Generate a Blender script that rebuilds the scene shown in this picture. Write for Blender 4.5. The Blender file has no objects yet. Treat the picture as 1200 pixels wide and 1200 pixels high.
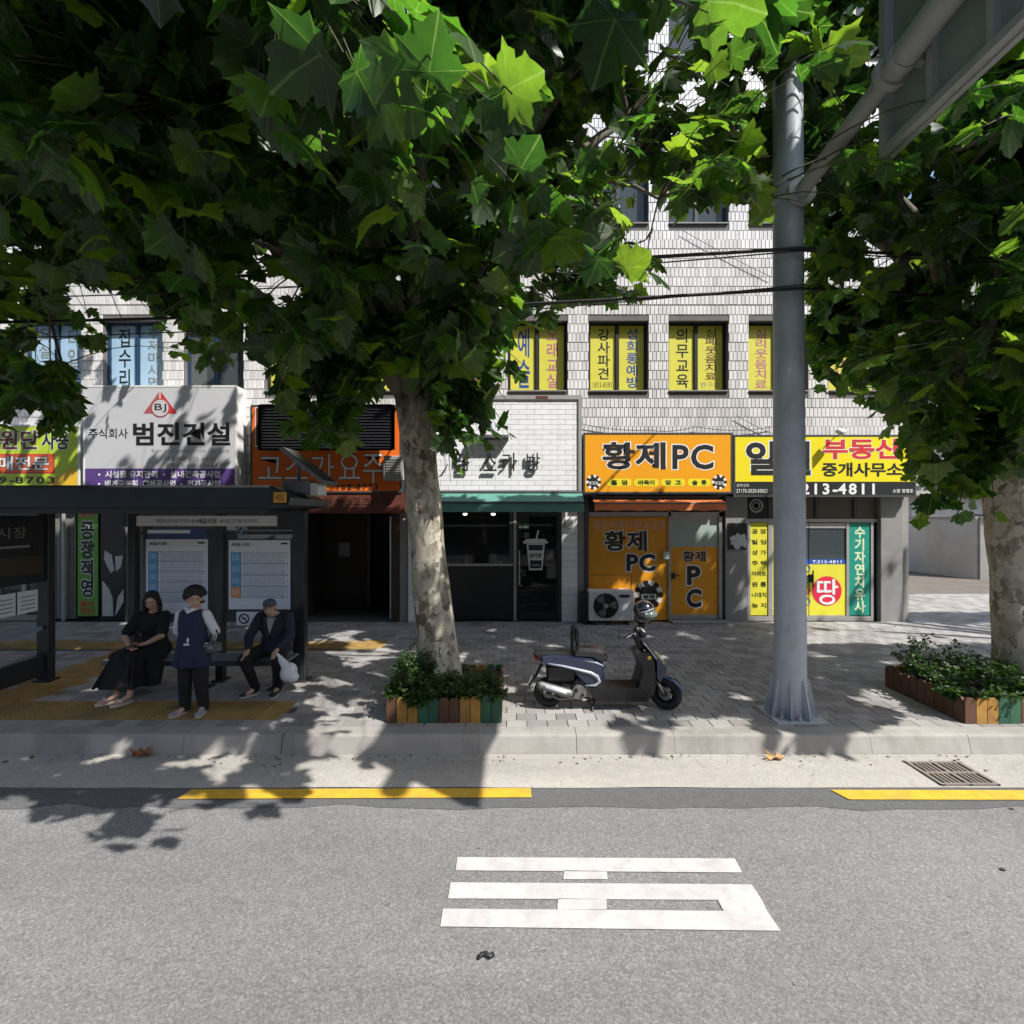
import bpy, math, random
import numpy as np
from mathutils import Vector, Matrix, Euler
random.seed(7); rng = np.random.default_rng(7)
S = bpy.context.scene
COL = S.collection
rad = math.radians

# ---------------------------------------------------------------- camera
HC = 2.6                      # camera height above the road
cam_d = bpy.data.cameras.new('camera'); cam_d.lens = 18; cam_d.sensor_width = 36
cam_d.clip_end = 2000; cam_d.clip_start = 0.05
cam = bpy.data.objects.new('camera', cam_d); COL.objects.link(cam)
cam.location = (0, 0, HC); cam.rotation_euler = (rad(90), 0, 0)
S.camera = cam
# ---------------------------------------------------------------- sky and sun
SUN = Vector((0.65, -0.50, 1.0)).normalized()
w = bpy.data.worlds.new('World'); S.world = w; w.use_nodes = True
wn = w.node_tree; bg = wn.nodes['Background']
sky = wn.nodes.new('ShaderNodeTexSky'); sky.sky_type = 'NISHITA'; sky.sun_disc = False
sky.sun_elevation = math.asin(SUN.z); sky.sun_rotation = math.atan2(SUN.x, SUN.y)
sky.air_density = 1.0; sky.dust_density = 1.5; sky.ozone_density = 1.0
wn.links.new(sky.outputs[0], bg.inputs[0]); bg.inputs[1].default_value = 0.15
sd = bpy.data.lights.new('sun', 'SUN'); sd.energy = 4.6; sd.angle = rad(0.53); sd.color = (1, 0.97, 0.92)
so = bpy.data.objects.new('sun', sd); COL.objects.link(so)
so.rotation_euler = (-SUN).to_track_quat('-Z', 'Y').to_euler(); so.location = (8, -6, 14)
S.view_settings.view_transform = 'Standard'; S.view_settings.look = 'None'
S.view_settings.gamma = 1; S.view_settings.exposure = 0.68; S.view_settings.use_curve_mapping = False
S.render.engine = 'CYCLES'; S.cycles.max_bounces = 7; S.cycles.transparent_max_bounces = 12
S.cycles.diffuse_bounces = 4; S.cycles.glossy_bounces = 3; S.cycles.transmission_bounces = 5
S.cycles.caustics_reflective = False; S.cycles.caustics_refractive = False
S.cycles.use_denoising = True

# ---------------------------------------------------------------- measures
ZP = 0.20                     # top of the pavement
YF = 11.25                    # plane of the facade
def PX(px, Y): return (px - 600) / 600 * Y
def PZ(py, Y): return HC - (py - 600) / 600 * Y
def GY(py, z=ZP): return (HC - z) * 600 / (py - 600)

# ---------------------------------------------------------------- materials
def new_mat(name):
    m = bpy.data.materials.new(name); m.use_nodes = True
    nt = m.node_tree; return m, nt, nt.nodes['Principled BSDF']
def N(nt, t, **kw):
    n = nt.nodes.new(t)
    for k, v in kw.items():
        if k.startswith('i_'): n.inputs[k[2:].replace('_', ' ')].default_value = v
        else: setattr(n, k, v)
    return n
def rgba(c): return (c[0], c[1], c[2], 1)
def noise(nt, scale, detail=4, rough=.6, vec=None, stretch=None):
    n = N(nt, 'ShaderNodeTexNoise'); n.inputs['Scale'].default_value = scale
    n.inputs['Detail'].default_value = detail; n.inputs['Roughness'].default_value = rough
    if vec is None:
        g = N(nt, 'ShaderNodeNewGeometry'); vec = g.outputs['Position']
    if stretch:
        mp = N(nt, 'ShaderNodeMapping'); mp.inputs['Scale'].default_value = stretch
        nt.links.new(vec, mp.inputs[0]); vec = mp.outputs[0]
    nt.links.new(vec, n.inputs['Vector'])
    return n
def ramp(nt, src, stops):
    r = N(nt, 'ShaderNodeValToRGB'); e = r.color_ramp.elements
    while len(e) < len(stops): e.new(.5)
    for i, (p, c) in enumerate(stops):
        e[i].position = p; e[i].color = rgba(c) if hasattr(c, '__len__') else (c, c, c, 1)
    nt.links.new(src, r.inputs[0]); return r
def mul(nt, a, b, fac=1.0, mode='MULTIPLY'):
    m = N(nt, 'ShaderNodeMixRGB', blend_type=mode); m.inputs[0].default_value = fac
    for i, x in ((1, a), (2, b)):
        if hasattr(x, 'links'): nt.links.new(x, m.inputs[i])
        else: m.inputs[i].default_value = rgba(x) if hasattr(x, '__len__') else (x, x, x, 1)
    return m.outputs[0]
def bump(nt, b, src, strength, dist=.01):
    n = N(nt, 'ShaderNodeBump'); n.inputs['Strength'].default_value = strength
    n.inputs['Distance'].default_value = dist
    nt.links.new(src, n.inputs['Height']); nt.links.new(n.outputs[0], b.inputs['Normal'])
MATS = {}
def mat(name, col, rough=.6, var=.12, scale=3.0, metal=0, dirt=0.0, bmp=0.0, bscale=60, piece=0.0,
        spec=.5, coat=0, dirtcol=(.10, .085, .065)):
    """general surface: base colour, broad and fine variation, dirt, relief, and a shade per piece"""
    if name in MATS: return MATS[name]
    m, nt, b = new_mat(name); MATS[name] = m
    b.inputs['Roughness'].default_value = rough; b.inputs['Metallic'].default_value = metal
    b.inputs['Specular IOR Level'].default_value = spec
    if coat: b.inputs['Coat Weight'].default_value = coat; b.inputs['Coat Roughness'].default_value = .08
    n1 = noise(nt, scale, 5, .65)
    r1 = ramp(nt, n1.outputs[0], [(.3, 1 - var), (.7, 1 + var * .4)])
    c = mul(nt, col, r1.outputs[0])
    if piece:
        g = N(nt, 'ShaderNodeNewGeometry'); oi = N(nt, 'ShaderNodeObjectInfo')
        ad = N(nt, 'ShaderNodeMath', operation='ADD'); fr = N(nt, 'ShaderNodeMath', operation='FRACT')
        nt.links.new(g.outputs['Random Per Island'], ad.inputs[0]); nt.links.new(oi.outputs['Random'], ad.inputs[1])
        nt.links.new(ad.outputs[0], fr.inputs[0])
        r3 = ramp(nt, fr.outputs[0], [(0, 1 - piece), (.5, 1), (1, 1 + piece * .5)])
        c = mul(nt, c, r3.outputs[0])
    if dirt:
        n2 = noise(nt, scale * .6, 8, .75, stretch=(1, 1, .3))
        r2 = ramp(nt, n2.outputs[0], [(.48, 0), (.72, dirt)])
        mx = N(nt, 'ShaderNodeMixRGB'); nt.links.new(r2.outputs[0], mx.inputs[0])
        nt.links.new(c, mx.inputs[1]); mx.inputs[2].default_value = rgba(dirtcol); c = mx.outputs[0]
    nt.links.new(c, b.inputs['Base Color'])
    if bmp:
        nb = noise(nt, bscale, 4, .6); bump(nt, b, nb.outputs[0], bmp)
    return m
def glass_mat(name, tint=(.75, .8, .8), alpha=.25, rough=.03, plain=False):
    """pane: a dark tinted sheet that reflects and partly lets through what is behind"""
    m, nt, b = new_mat(name); MATS[name] = m
    b.inputs['Base Color'].default_value = rgba(tint); b.inputs['Roughness'].default_value = rough
    b.inputs['Alpha'].default_value = 1
    m.use_transparent_shadow = True
    tr = N(nt, 'ShaderNodeBsdfTransparent'); tr.inputs[0].default_value = (.965, .975, .97, 1)
    lw = N(nt, 'ShaderNodeLayerWeight'); lw.inputs[0].default_value = .5; pw = N(nt, 'ShaderNodeMath', operation='POWER'); pw.inputs[1].default_value = 5; nt.links.new(lw.outputs['Facing'], pw.inputs[0])
    fr = N(nt, 'ShaderNodeMath', operation='MULTIPLY_ADD'); fr.inputs[1].default_value = .6; fr.inputs[2].default_value = .04; nt.links.new(pw.outputs[0], fr.inputs[0])
    mx = N(nt, 'ShaderNodeMixShader'); out = nt.nodes['Material Output']
    ad = N(nt, 'ShaderNodeMath', operation='ADD'); ad.inputs[1].default_value = alpha; ad.use_clamp = True
    nt.links.new(fr.outputs[0], ad.inputs[0])
    if plain: mx.inputs[0].default_value = .05
    else: nt.links.new(ad.outputs[0], mx.inputs[0])
    nt.links.new(tr.outputs[0], mx.inputs[1]); nt.links.new(b.outputs[0], mx.inputs[2])
    nt.links.new(mx.outputs[0], out.inputs[0]); return m

# ---------------------------------------------------------------- mesh builder
class MB:
    def __init__(s): s.v = []; s.f = []; s.m = []; s.cur = 0
    def add(s, vs, fs, mi=None):
        o = len(s.v); s.v.extend([tuple(map(float, p)) for p in vs])
        s.f.extend([tuple(i + o for i in f) for f in fs]); s.m.extend([s.cur if mi is None else mi] * len(fs)); return s
    def box(s, x0, x1, y0, y1, z0, z1, mi=None):
        if x0 > x1: x0, x1 = x1, x0
        if y0 > y1: y0, y1 = y1, y0
        if z0 > z1: z0, z1 = z1, z0
        return s.add([(x0, y0, z0), (x1, y0, z0), (x1, y1, z0), (x0, y1, z0), (x0, y0, z1), (x1, y0, z1), (x1, y1, z1), (x0, y1, z1)],
            [(0, 3, 2, 1), (4, 5, 6, 7), (0, 1, 5, 4), (1, 2, 6, 5), (2, 3, 7, 6), (3, 0, 4, 7)], mi)
    def cbox(s, x0, x1, y0, y1, z0, z1, c=.01, mi=None):
        """box whose edges are chamfered"""
        if x0 > x1: x0, x1 = x1, x0
        if y0 > y1: y0, y1 = y1, y0
        if z0 > z1: z0, z1 = z1, z0
        c = min(c, (x1 - x0) * .45, (y1 - y0) * .45, (z1 - z0) * .45)
        def ring(z, i):
            a, b_, d, e = x0 + i, x1 - i, y0 + i, y1 - i; k = c if i == 0 else 0.0
            k = c
            return [(a + k, d, z), (b_ - k, d, z), (b_, d + k, z), (b_, e - k, z), (b_ - k, e, z), (a + k, e, z), (a, e - k, z), (a, d + k, z)]
        vs = []
        for z, i in ((z0, c * .7), (z0 + c, 0), (z1 - c, 0), (z1, c * .7)): vs += ring(z, i)
        fs = [tuple(range(7, -1, -1)), tuple(range(24, 32))]
        for r in range(3):
            for k in range(8): fs.append((r * 8 + k, r * 8 + (k + 1) % 8, r * 8 + 8 + (k + 1) % 8, r * 8 + 8 + k))
        return s.add(vs, fs, mi)
    def obox(s, c, sz, R=None, mi=None):
        hx, hy, hz = sz[0] / 2, sz[1] / 2, sz[2] / 2; R = R or Matrix.Identity(3); c = Vector(c)
        vs = [c + R @ Vector((a * hx, b * hy, d * hz)) for d in (-1, 1) for a, b in ((-1, -1), (1, -1), (1, 1), (-1, 1))]
        return s.add(vs, [(0, 3, 2, 1), (4, 5, 6, 7), (0, 1, 5, 4), (1, 2, 6, 5), (2, 3, 7, 6), (3, 0, 4, 7)], mi)
    def quad(s, a, b, c, d, mi=None): return s.add([a, b, c, d], [(0, 1, 2, 3)], mi)
    def tube(s, pts, rs, n=10, mi=None, cap=True):
        pts = [Vector(p) for p in pts]
        if not hasattr(rs, '__len__'): rs = [rs] * len(pts)
        vs = []; fs = []; ref = None
        for i, p in enumerate(pts):
            d = (pts[min(i + 1, len(pts) - 1)] - pts[max(i - 1, 0)]).normalized()
            if ref is None:
                ref = Vector((0, 0, 1)) if abs(d.z) < .9 else Vector((1, 0, 0))
            u = d.cross(ref)
            if u.length < 1e-4: u = d.cross(Vector((0, 1, 0)))
            u.normalize(); v_ = d.cross(u).normalized(); ref = u.cross(d)
            for k in range(n):
                a = 2 * math.pi * k / n; vs.append(p + (u * math.cos(a) + v_ * math.sin(a)) * rs[i])
        for i in range(len(pts) - 1):
            for k in range(n):
                fs.append((i * n + k, i * n + (k + 1) % n, (i + 1) * n + (k + 1) % n, (i + 1) * n + k))
        if cap: fs.append(tuple(range(n - 1, -1, -1))); fs.append(tuple(range((len(pts) - 1) * n, len(pts) * n)))
        return s.add(vs, fs, mi)
    def prism(s, poly, axis, a0, a1, mi=None):
        """polygon (2-D points) pushed along an axis: 'x' takes (y,z), 'y' takes (x,z), 'z' takes (x,y)"""
        def P(p, a): return {'x': (a, p[0], p[1]), 'y': (p[0], a, p[1]), 'z': (p[0], p[1], a)}[axis]
        n = len(poly); vs = [P(p, a0) for p in poly] + [P(p, a1) for p in poly]
        ar = sum(poly[i][0] * poly[(i + 1) % n][1] - poly[(i + 1) % n][0] * poly[i][1] for i in range(n))
        fs = [tuple(range(n)), tuple(range(2 * n - 1, n - 1, -1))] + [((i + 1) % n, i, i + n, (i + 1) % n + n) for i in range(n)]
        flip = (ar > 0) == (a1 > a0)
        if axis == 'y': flip = not flip
        if flip: fs = [tuple(reversed(f)) for f in fs]
        return s.add(vs, fs, mi)
    def disc(s, c, r, axis='y', n=24, mi=None, r2=None):
        r2 = r2 or r; vs = []
        for k in range(n):
            a = 2 * math.pi * k / n; x, y = math.cos(a) * r, math.sin(a) * r2
            vs.append({'y': (c[0] + x, c[1], c[2] + y), 'x': (c[0], c[1] + x, c[2] + y), 'z': (c[0] + x, c[1] + y, c[2])}[axis])
        return s.add(vs, [tuple(range(n))], mi)
    def torus(s, c, R, r, axis='y', n=24, k=8, mi=None, sx=1.0):
        vs = []; fs = []
        for i in range(n):
            a = 2 * math.pi * i / n
            for j in range(k):
                b = 2 * math.pi * j / k; q = R + r * math.cos(b); h = r * sx * math.sin(b)
                x, y = q * math.cos(a), q * math.sin(a)
                vs.append({'y': (c[0] + x, c[1] + h, c[2] + y), 'x': (c[0] + h, c[1] + x, c[2] + y), 'z': (c[0] + x, c[1] + y, c[2] + h)}[axis])
        for i in range(n):
            for j in range(k):
                fs.append((i * k + j, ((i + 1) % n) * k + j, ((i + 1) % n) * k + (j + 1) % k, i * k + (j + 1) % k))
        return s.add(vs, fs, mi)
    def sphere(s, c, r, n=12, m=8, R=None, mi=None):
        if not hasattr(r, '__len__'): r = (r, r, r)
        c = Vector(c); R = R or Matrix.Identity(3); vs = [c + R @ Vector((0, 0, -r[2]))]; fs = []
        for i in range(1, m):
            ph = -math.pi / 2 + math.pi * i / m
            for k in range(n):
                a = 2 * math.pi * k / n
                vs.append(c + R @ Vector((r[0] * math.cos(ph) * math.cos(a), r[1] * math.cos(ph) * math.sin(a), r[2] * math.sin(ph))))
        vs.append(c + R @ Vector((0, 0, r[2])))
        for k in range(n): fs.append((0, 1 + (k + 1) % n, 1 + k))
        for i in range(m - 2):
            for k in range(n):
                a = 1 + i * n + k; b = 1 + i * n + (k + 1) % n; fs.append((a, b, b + n, a + n))
        for k in range(n): fs.append((len(vs) - 1, 1 + (m - 2) * n + k, 1 + (m - 2) * n + (k + 1) % n))
        return s.add(vs, fs, mi)
    def cap(s, p0, r0, p1, r1, n=14, mi=None, flat=(1, 1)):
        """tapered limb with round ends"""
        p0, p1 = Vector(p0), Vector(p1); d = p1 - p0; L = d.length; d.normalize()
        pts = []; rs = []
        for t in (-1, -.85, -.5, 0): pts.append(p0 + d * (t * r0)); rs.append(max(r0 * math.sqrt(max(1 - t * t, 0)), r0 * .05))
        for t in (0, .5, .85, 1): pts.append(p1 + d * (t * r1)); rs.append(max(r1 * math.sqrt(max(1 - t * t, 0)), r1 * .05))
        return s.tube(pts, rs, n, mi)
    def mesh(s, name, origin=(0, 0, 0)):
        me = bpy.data.meshes.new(name); o = origin
        me.from_pydata([(x - o[0], y - o[1], z - o[2]) for x, y, z in s.v], [], s.f); return me

ORG = {}
def org(o):
    return ORG.get(o.name, (0, 0, 0)) if o else (0, 0, 0)
def ob(name, mb, mats, parent=None, smooth=False, label=None, kind=None, local=False, bevel=0, angle=None, at=None):
    """link ONE mesh object; coordinates are world ones, moved to the parent's (or its own) origin"""
    o_ = at if at is not None else ((0, 0, 0) if local else org(parent))
    me = mb.mesh(name, o_)
    mats = mats if isinstance(mats, (list, tuple)) else [mats]
    for m in mats: me.materials.append(m)
    if len(mats) > 1: me.polygons.foreach_set('material_index', mb.m)
    if smooth: me.polygons.foreach_set('use_smooth', [True] * len(me.polygons))
    o = bpy.data.objects.new(name, me); COL.objects.link(o)
    if parent: o.parent = parent; ORG[o.name] = org(parent)
    if at is not None:
        o.location = at; ORG[o.name] = tuple(at)
    if smooth and angle:
        md = o.modifiers.new('es', 'EDGE_SPLIT'); md.split_angle = rad(angle)
    if bevel:
        md = o.modifiers.new('bevel', 'BEVEL'); md.width = bevel; md.segments = 2; md.limit_method = 'ANGLE'; md.angle_limit = rad(40)
    if label: o['label'] = label
    if kind: o['kind'] = kind
    return o
def tag(o, label, cat, group=None):
    o['label'] = label; o['category'] = cat
    if group: o['group'] = group
    return o
def thing(name, label, cat, loc, group=None, rz=0):
    o = bpy.data.objects.new(name, None); COL.objects.link(o); o.location = loc; o.rotation_euler = (0, 0, rz)
    o.empty_display_size = .2; ORG[o.name] = tuple(loc); return tag(o, label, cat, group)
def struct(name, mb, mats, **k): return ob(name, mb, mats, kind='structure', **k)
def clone(o, parent=None, loc=None):
    c = o.copy(); COL.objects.link(c)
    if parent: c.parent = parent
    if loc is not None: c.location = loc
    return c

# ---------------------------------------------------------------- lettering
_gc = {}
def glyph(c, off):
    """outline of one character at one stroke weight"""
    k = (c, off)
    if k in _gc: return _gc[k]
    cu = bpy.data.curves.new('t', 'FONT'); cu.body = c; cu.size = 1; cu.resolution_u = 3; cu.offset = off; cu.align_x = 'LEFT'
    o = bpy.data.objects.new('t', cu); me = o.to_mesh()
    vs = [(v.co.x, v.co.y) for v in me.vertices]
    fs = [tuple(p.vertices) if p.normal.z > 0 else tuple(reversed(p.vertices)) for p in me.polygons]
    o.to_mesh_clear(); bpy.data.objects.remove(o); bpy.data.curves.remove(cu)
    _gc[k] = (vs, fs); return _gc[k]
def glyphs(txt, off=0.0, sp=1.0):
    VS = []; FS = []; lines = txt.split('\n')
    for li, ln in enumerate(lines):
        x = 0.0; place = []
        for c in ln:
            if c == ' ': x += .28; continue
            vs = glyph(c, 0.0)[0]; w_ = .92 if ord(c) > 0x1100 else .64 if c.isdigit() else (max(p[0] for p in vs) + .07 if vs else .3)
            place.append((c, x)); x += w_
        for c, cx in place:
            vs, fs = glyph(c, off); o = len(VS)
            VS += [(p[0] + cx - x / 2, p[1] - li * sp) for p in vs]; FS += [tuple(i + o for i in f) for f in fs]
    return VS, FS
def text(mb, txt, x0, x1, z0, z1, y, mi, bold=0.0, outline=None, omi=None, face='y', up=(0, 0), sp=1.0):
    """lettering fitted to the rectangle x0..x1, z0..z1 on the plane y, facing the street (face 'y') or the road (face 'z')"""
    base, _ = glyphs(txt, bold, sp)
    if not base: return
    a0, a1 = min(p[0] for p in base), max(p[0] for p in base); b0, b1 = min(p[1] for p in base), max(p[1] for p in base)
    sx = (x1 - x0) / (a1 - a0); sz = (z1 - z0) / (b1 - b0)
    def put(off, yy, m_):
        vs, fs = glyphs(txt, off, sp)
        if face == 'y': mb.add([(x0 + (p[0] - a0) * sx, yy, z0 + (p[1] - b0) * sz) for p in vs], fs, m_)
        elif face == 'x': mb.add([(yy, x0 + (p[0] - a0) * sx, z0 + (p[1] - b0) * sz) for p in vs], fs, m_)
    if outline: put(bold + outline, y + .0025, omi)
    put(bold, y, mi)
# ================================================================ the ground
def asphalt_mat(name, base, speck=.5, patch=.1):
    m, nt, b = new_mat(name); MATS[name] = m
    g = N(nt, 'ShaderNodeNewGeometry')
    mp = N(nt, 'ShaderNodeMapping'); mp.inputs['Scale'].default_value = (.5, 1, 1); nt.links.new(g.outputs['Position'], mp.inputs[0])
    v = N(nt, 'ShaderNodeTexVoronoi'); v.inputs['Scale'].default_value = 92; nt.links.new(g.outputs['Position'], v.inputs['Vector'])
    bw = N(nt, 'ShaderNodeSeparateColor'); nt.links.new(v.outputs['Color'], bw.inputs[0])
    r = ramp(nt, bw.outputs[0], [(.0, 1 - speck * .62), (.45, 1 - speck * .15), (.8, 1 + speck * .15), (1, 1 + speck * .7)])
    n1 = noise(nt, 260, 3, .7, g.outputs['Position']); r1 = ramp(nt, n1.outputs[0], [(.32, 1 - speck * .45), (.68, 1 + speck * .35)])
    n2 = noise(nt, .8, 5, .6, mp.outputs[0]); r2 = ramp(nt, n2.outputs[0], [(.3, 1 - patch), (.7, 1 + patch)])
    n3 = noise(nt, 9, 4, .6, g.outputs['Position']); r3 = ramp(nt, n3.outputs[0], [(.25, .9), (.65, 1.04)])
    n4 = noise(nt, 30, 3, .7, g.outputs['Position']); r4 = ramp(nt, n4.outputs[0], [(.27, .62), (.36, 1)])
    c = mul(nt, base, r.outputs[0]); c = mul(nt, c, r1.outputs[0]); c = mul(nt, c, r2.outputs[0]); c = mul(nt, c, r3.outputs[0]); c = mul(nt, c, r4.outputs[0], .6)
    # darker wheel tracks, tar spots and faint cracks
    tk = noise(nt, .5, 3, .5, None, stretch=(.15, 1.6, 1)); rt = ramp(nt, tk.outputs[0], [(.35, .88), (.6, 1.05)]); c = mul(nt, c, rt.outputs[0])
    sp = noise(nt, 14, 2, .5, g.outputs['Position']); rs_ = ramp(nt, sp.outputs[0], [(.235, .45), (.27, 1)]); c = mul(nt, c, rs_.outputs[0])
    wp = noise(nt, 2.5, 4, .6, g.outputs['Position']); wa = N(nt, 'ShaderNodeMixRGB', blend_type='ADD'); wa.inputs[0].default_value = .35; nt.links.new(g.outputs['Position'], wa.inputs[1]); nt.links.new(wp.outputs['Color'], wa.inputs[2])
    ck = N(nt, 'ShaderNodeTexVoronoi', feature='DISTANCE_TO_EDGE'); ck.inputs['Scale'].default_value = .55; nt.links.new(wa.outputs[0], ck.inputs['Vector'])
    rc = ramp(nt, ck.outputs['Distance'], [(.0, .86), (.005, 1)]); c = mul(nt, c, rc.outputs[0])
    nt.links.new(c, b.inputs['Base Color']); b.inputs['Roughness'].default_value = .85
    hs = mul(nt, r.outputs[0], r1.outputs[0]); bump(nt, b, hs, .55, .004)
    return m
M_asph = asphalt_mat('asphalt', (.195, .192, .19), .54, .12)
M_asph2 = asphalt_mat('fresh_asphalt', (.105, .105, .106), .35, .06)
M_gut = asphalt_mat('gutter_concrete', (.37, .345, .31), .24, .12)
M_kerb = mat('kerb_granite', (.32, .30, .275), .8, .18, 2.2, dirt=.55, bmp=.25, bscale=90, piece=.12)
M_paver = mat('paver', (.30, .285, .27), .88, .22, 1.1, dirt=.30, bmp=.35, bscale=70, piece=.30, dirtcol=(.12, .11, .10))
M_tact = mat('tactile_ochre', (.33, .205, .055), .85, .35, 1.8, dirt=.55, bmp=.3, bscale=50, piece=.22, dirtcol=(.13, .10, .07))
M_joint = mat('joint_sand', (.085, .078, .07), .95, .3, 6, bmp=.3, bscale=80)
M_white = mat('white_road_paint', (.50, .482, .47), .75, .2, 7, dirt=.6, bmp=.35, bscale=160, dirtcol=(.3, .29, .28))
M_yel = mat('yellow_road_paint', (.64, .38, .025), .75, .22, 7, dirt=.5, bmp=.35, bscale=160, dirtcol=(.3, .22, .1))

g = MB(); g.quad((-300, -300, 0), (300, -300, 0), (300, 5.0, 0), (-300, 5.0, 0))
g.quad((-300, 5.0, -.0), (300, 5.0, -.0), (300, 300, -.0), (-300, 300, -.0))
struct('ground', g, M_asph)
g = MB(); pts = []; xs = np.arange(-40, 40.01, .35)
up = [(x, 4.82, .004) for x in xs]; lo = [(x, 4.50 + .022 * math.sin(x * 3.1) + .02 * math.sin(x * 7.7 + 1) + .02 * rng.normal(), .004) for x in xs]
for i in range(len(xs) - 1): g.quad(lo[i], lo[i + 1], up[i + 1], up[i])
struct('road_patch', g, M_asph2)
g = MB(); lo = [(x, 4.815 + .006 * rng.normal(), .009) for x in xs]
for i in range(len(xs) - 1): g.quad(lo[i], lo[i + 1], (xs[i + 1], 5.475, .012), (xs[i], 5.475, .012))
struct('gutter', g, M_gut)

# kerb: stones one metre long with a sloped, rounded front edge
kb = bpy.data.objects.new('kerb', None); COL.objects.link(kb); kb['kind'] = 'structure'; ORG['kerb'] = (0, 0, 0)
prof = [(5.47, -.05), (5.472, .02), (5.515, .178), (5.522, .19), (5.538, .199), (5.56, .202), (5.715, .205), (5.715, -.05)]
km = MB(); km.prism(prof, 'x', .001, 1.0525); kmesh = km.mesh('kerb_stone'); kmesh.materials.append(M_kerb)
x = -20 * 1.05 - .46
for i in range(40):
    o = bpy.data.objects.new('kerb_stone', kmesh); COL.objects.link(o); o.parent = kb
    o.location = (x + i * 1.055, random.uniform(-.002, .002), random.uniform(-.003, .001)); o.rotation_euler = (0, 0, random.uniform(-.0008, .0008))
# pavement bed and the blocks laid on it
g = MB(); g.box(-40, 40, 5.716, 40, -.02, ZP - .016)
pave = struct('pavement', g, M_joint)
def is_tact(x, y):
    if -9.9 < x < -2.62 and 5.90 < y < 6.50: return True
    if -6.9 < x < -6.0 and 6.45 < y < 9.0: return True
    if -40 < x < -2.35 and 8.95 < y < 9.45: return True
    return False
blocks = []; tiles_ = []
BW, BD = .232, .196
y = 5.72; row = 0
while y < 11.15:
    x = -17 - (row % 2) * BW * .5
    while x < 16:
        cx, cy = x + BW / 2, y + BD / 2
        if not is_tact(cx, cy): blocks.append((x + .0035, x + BW - .0035, y + .0035, y + BD - .0035))
        x += BW
    y += BD; row += 1
# alley paving beyond the building's corner
y = 11.15; row = 0
while y < 15:
    x = 8.75
    while x < 16:
        blocks.append((x + .0035, x + BW - .0035, y + .0035, y + BD - .0035)); x += BW
    y += BD
for gx0, gx1, gy0, gy1 in ((-9.9, -2.6, 5.91, 6.51), (-6.9, -6.0, 6.51, 9.01), (-17, -2.3, 9.01, 9.61)):
    y = gy0
    while y < gy1 - .1:
        x = gx0
        while x < gx1 - .1:
            tiles_.append((x + .003, x + .297, y + .003, y + .297)); x += .3
        y += .3
tiles_ = tiles_[:]
def blk(mb, b, dz=0.0, tx=0.0, top=ZP, c=.004):
    x0, x1, y0, y1 = b; z0 = ZP - .03; z = top + dz
    vs = [(x0, y0, z0), (x1, y0, z0), (x1, y1, z0), (x0, y1, z0)]
    vs += [(x0, y0, z - c), (x1, y0, z - c + tx), (x1, y1, z - c + tx), (x0, y1, z - c)]
    vs += [(x0 + c, y0 + c, z), (x1 - c, y0 + c, z + tx), (x1 - c, y1 - c, z + tx), (x0 + c, y1 - c, z)]
    f = []
    for r in (0, 4):
        for k in range(4): f.append((r + k, r + (k + 1) % 4, r + 4 + (k + 1) % 4, r + 4 + k))
    f.append((8, 9, 10, 11)); mb.add(vs, f)
def in_view(b): 
    return abs((b[0] + b[1]) / 2) < (b[2] + b[3]) / 2 * 1.02
vis = [b for b in blocks if in_view(b)]; vis.sort(key=lambda b: b[2]); near = set(vis[:290])
mb0 = MB(); blk(mb0, (0, BW - .007, 0, BD - .007)); pm = mb0.mesh('paving_block'); pm.materials.append(M_paver)
rest = MB()
for b in blocks:
    if b in near:
        o = bpy.data.objects.new('paving_block', pm); COL.objects.link(o); o.parent = pave
        o.location = (b[0], b[2], random.uniform(-.0025, .002)); o.rotation_euler = (random.uniform(-.006, .006), random.uniform(-.006, .006), random.uniform(-.01, .01))
    else: blk(rest, b, random.uniform(-.003, .002), random.uniform(-.002, .002))
ob('paving_blocks', rest, M_paver, pave, kind='stuff')
def tact(mb, b, bumps):
    blk(mb, b, random.uniform(-.002, .001))
    if bumps:
        n = 5
        for i in range(n):
            for j in range(n):
                cx = b[0] + .035 + i * .056; cy = b[2] + .035 + j * .056; r = .015
                vs = [(cx + r * math.cos(a), cy + r * math.sin(a), ZP - .001) for a in np.arange(6) * math.pi / 3] + [(cx + r * .6 * math.cos(a), cy + r * .6 * math.sin(a), ZP + .005) for a in np.arange(6) * math.pi / 3]
                mb.add(vs, [(6, 7, 8, 9, 10, 11)] + [(k, (k + 1) % 6, 6 + (k + 1) % 6, 6 + k) for k in range(6)])
t0 = MB(); tact(t0, (0, .294, 0, .294), True); tm = t0.mesh('tactile_tile'); tm.materials.append(M_tact)
for b in tiles_:
    if in_view(b):
        o = bpy.data.objects.new('tactile_tile', tm); COL.objects.link(o); o.parent = pave
        o.location = (b[0], b[2], random.uniform(-.002, .001)); o.rotation_euler = (0, 0, random.uniform(-.008, .008))

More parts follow.
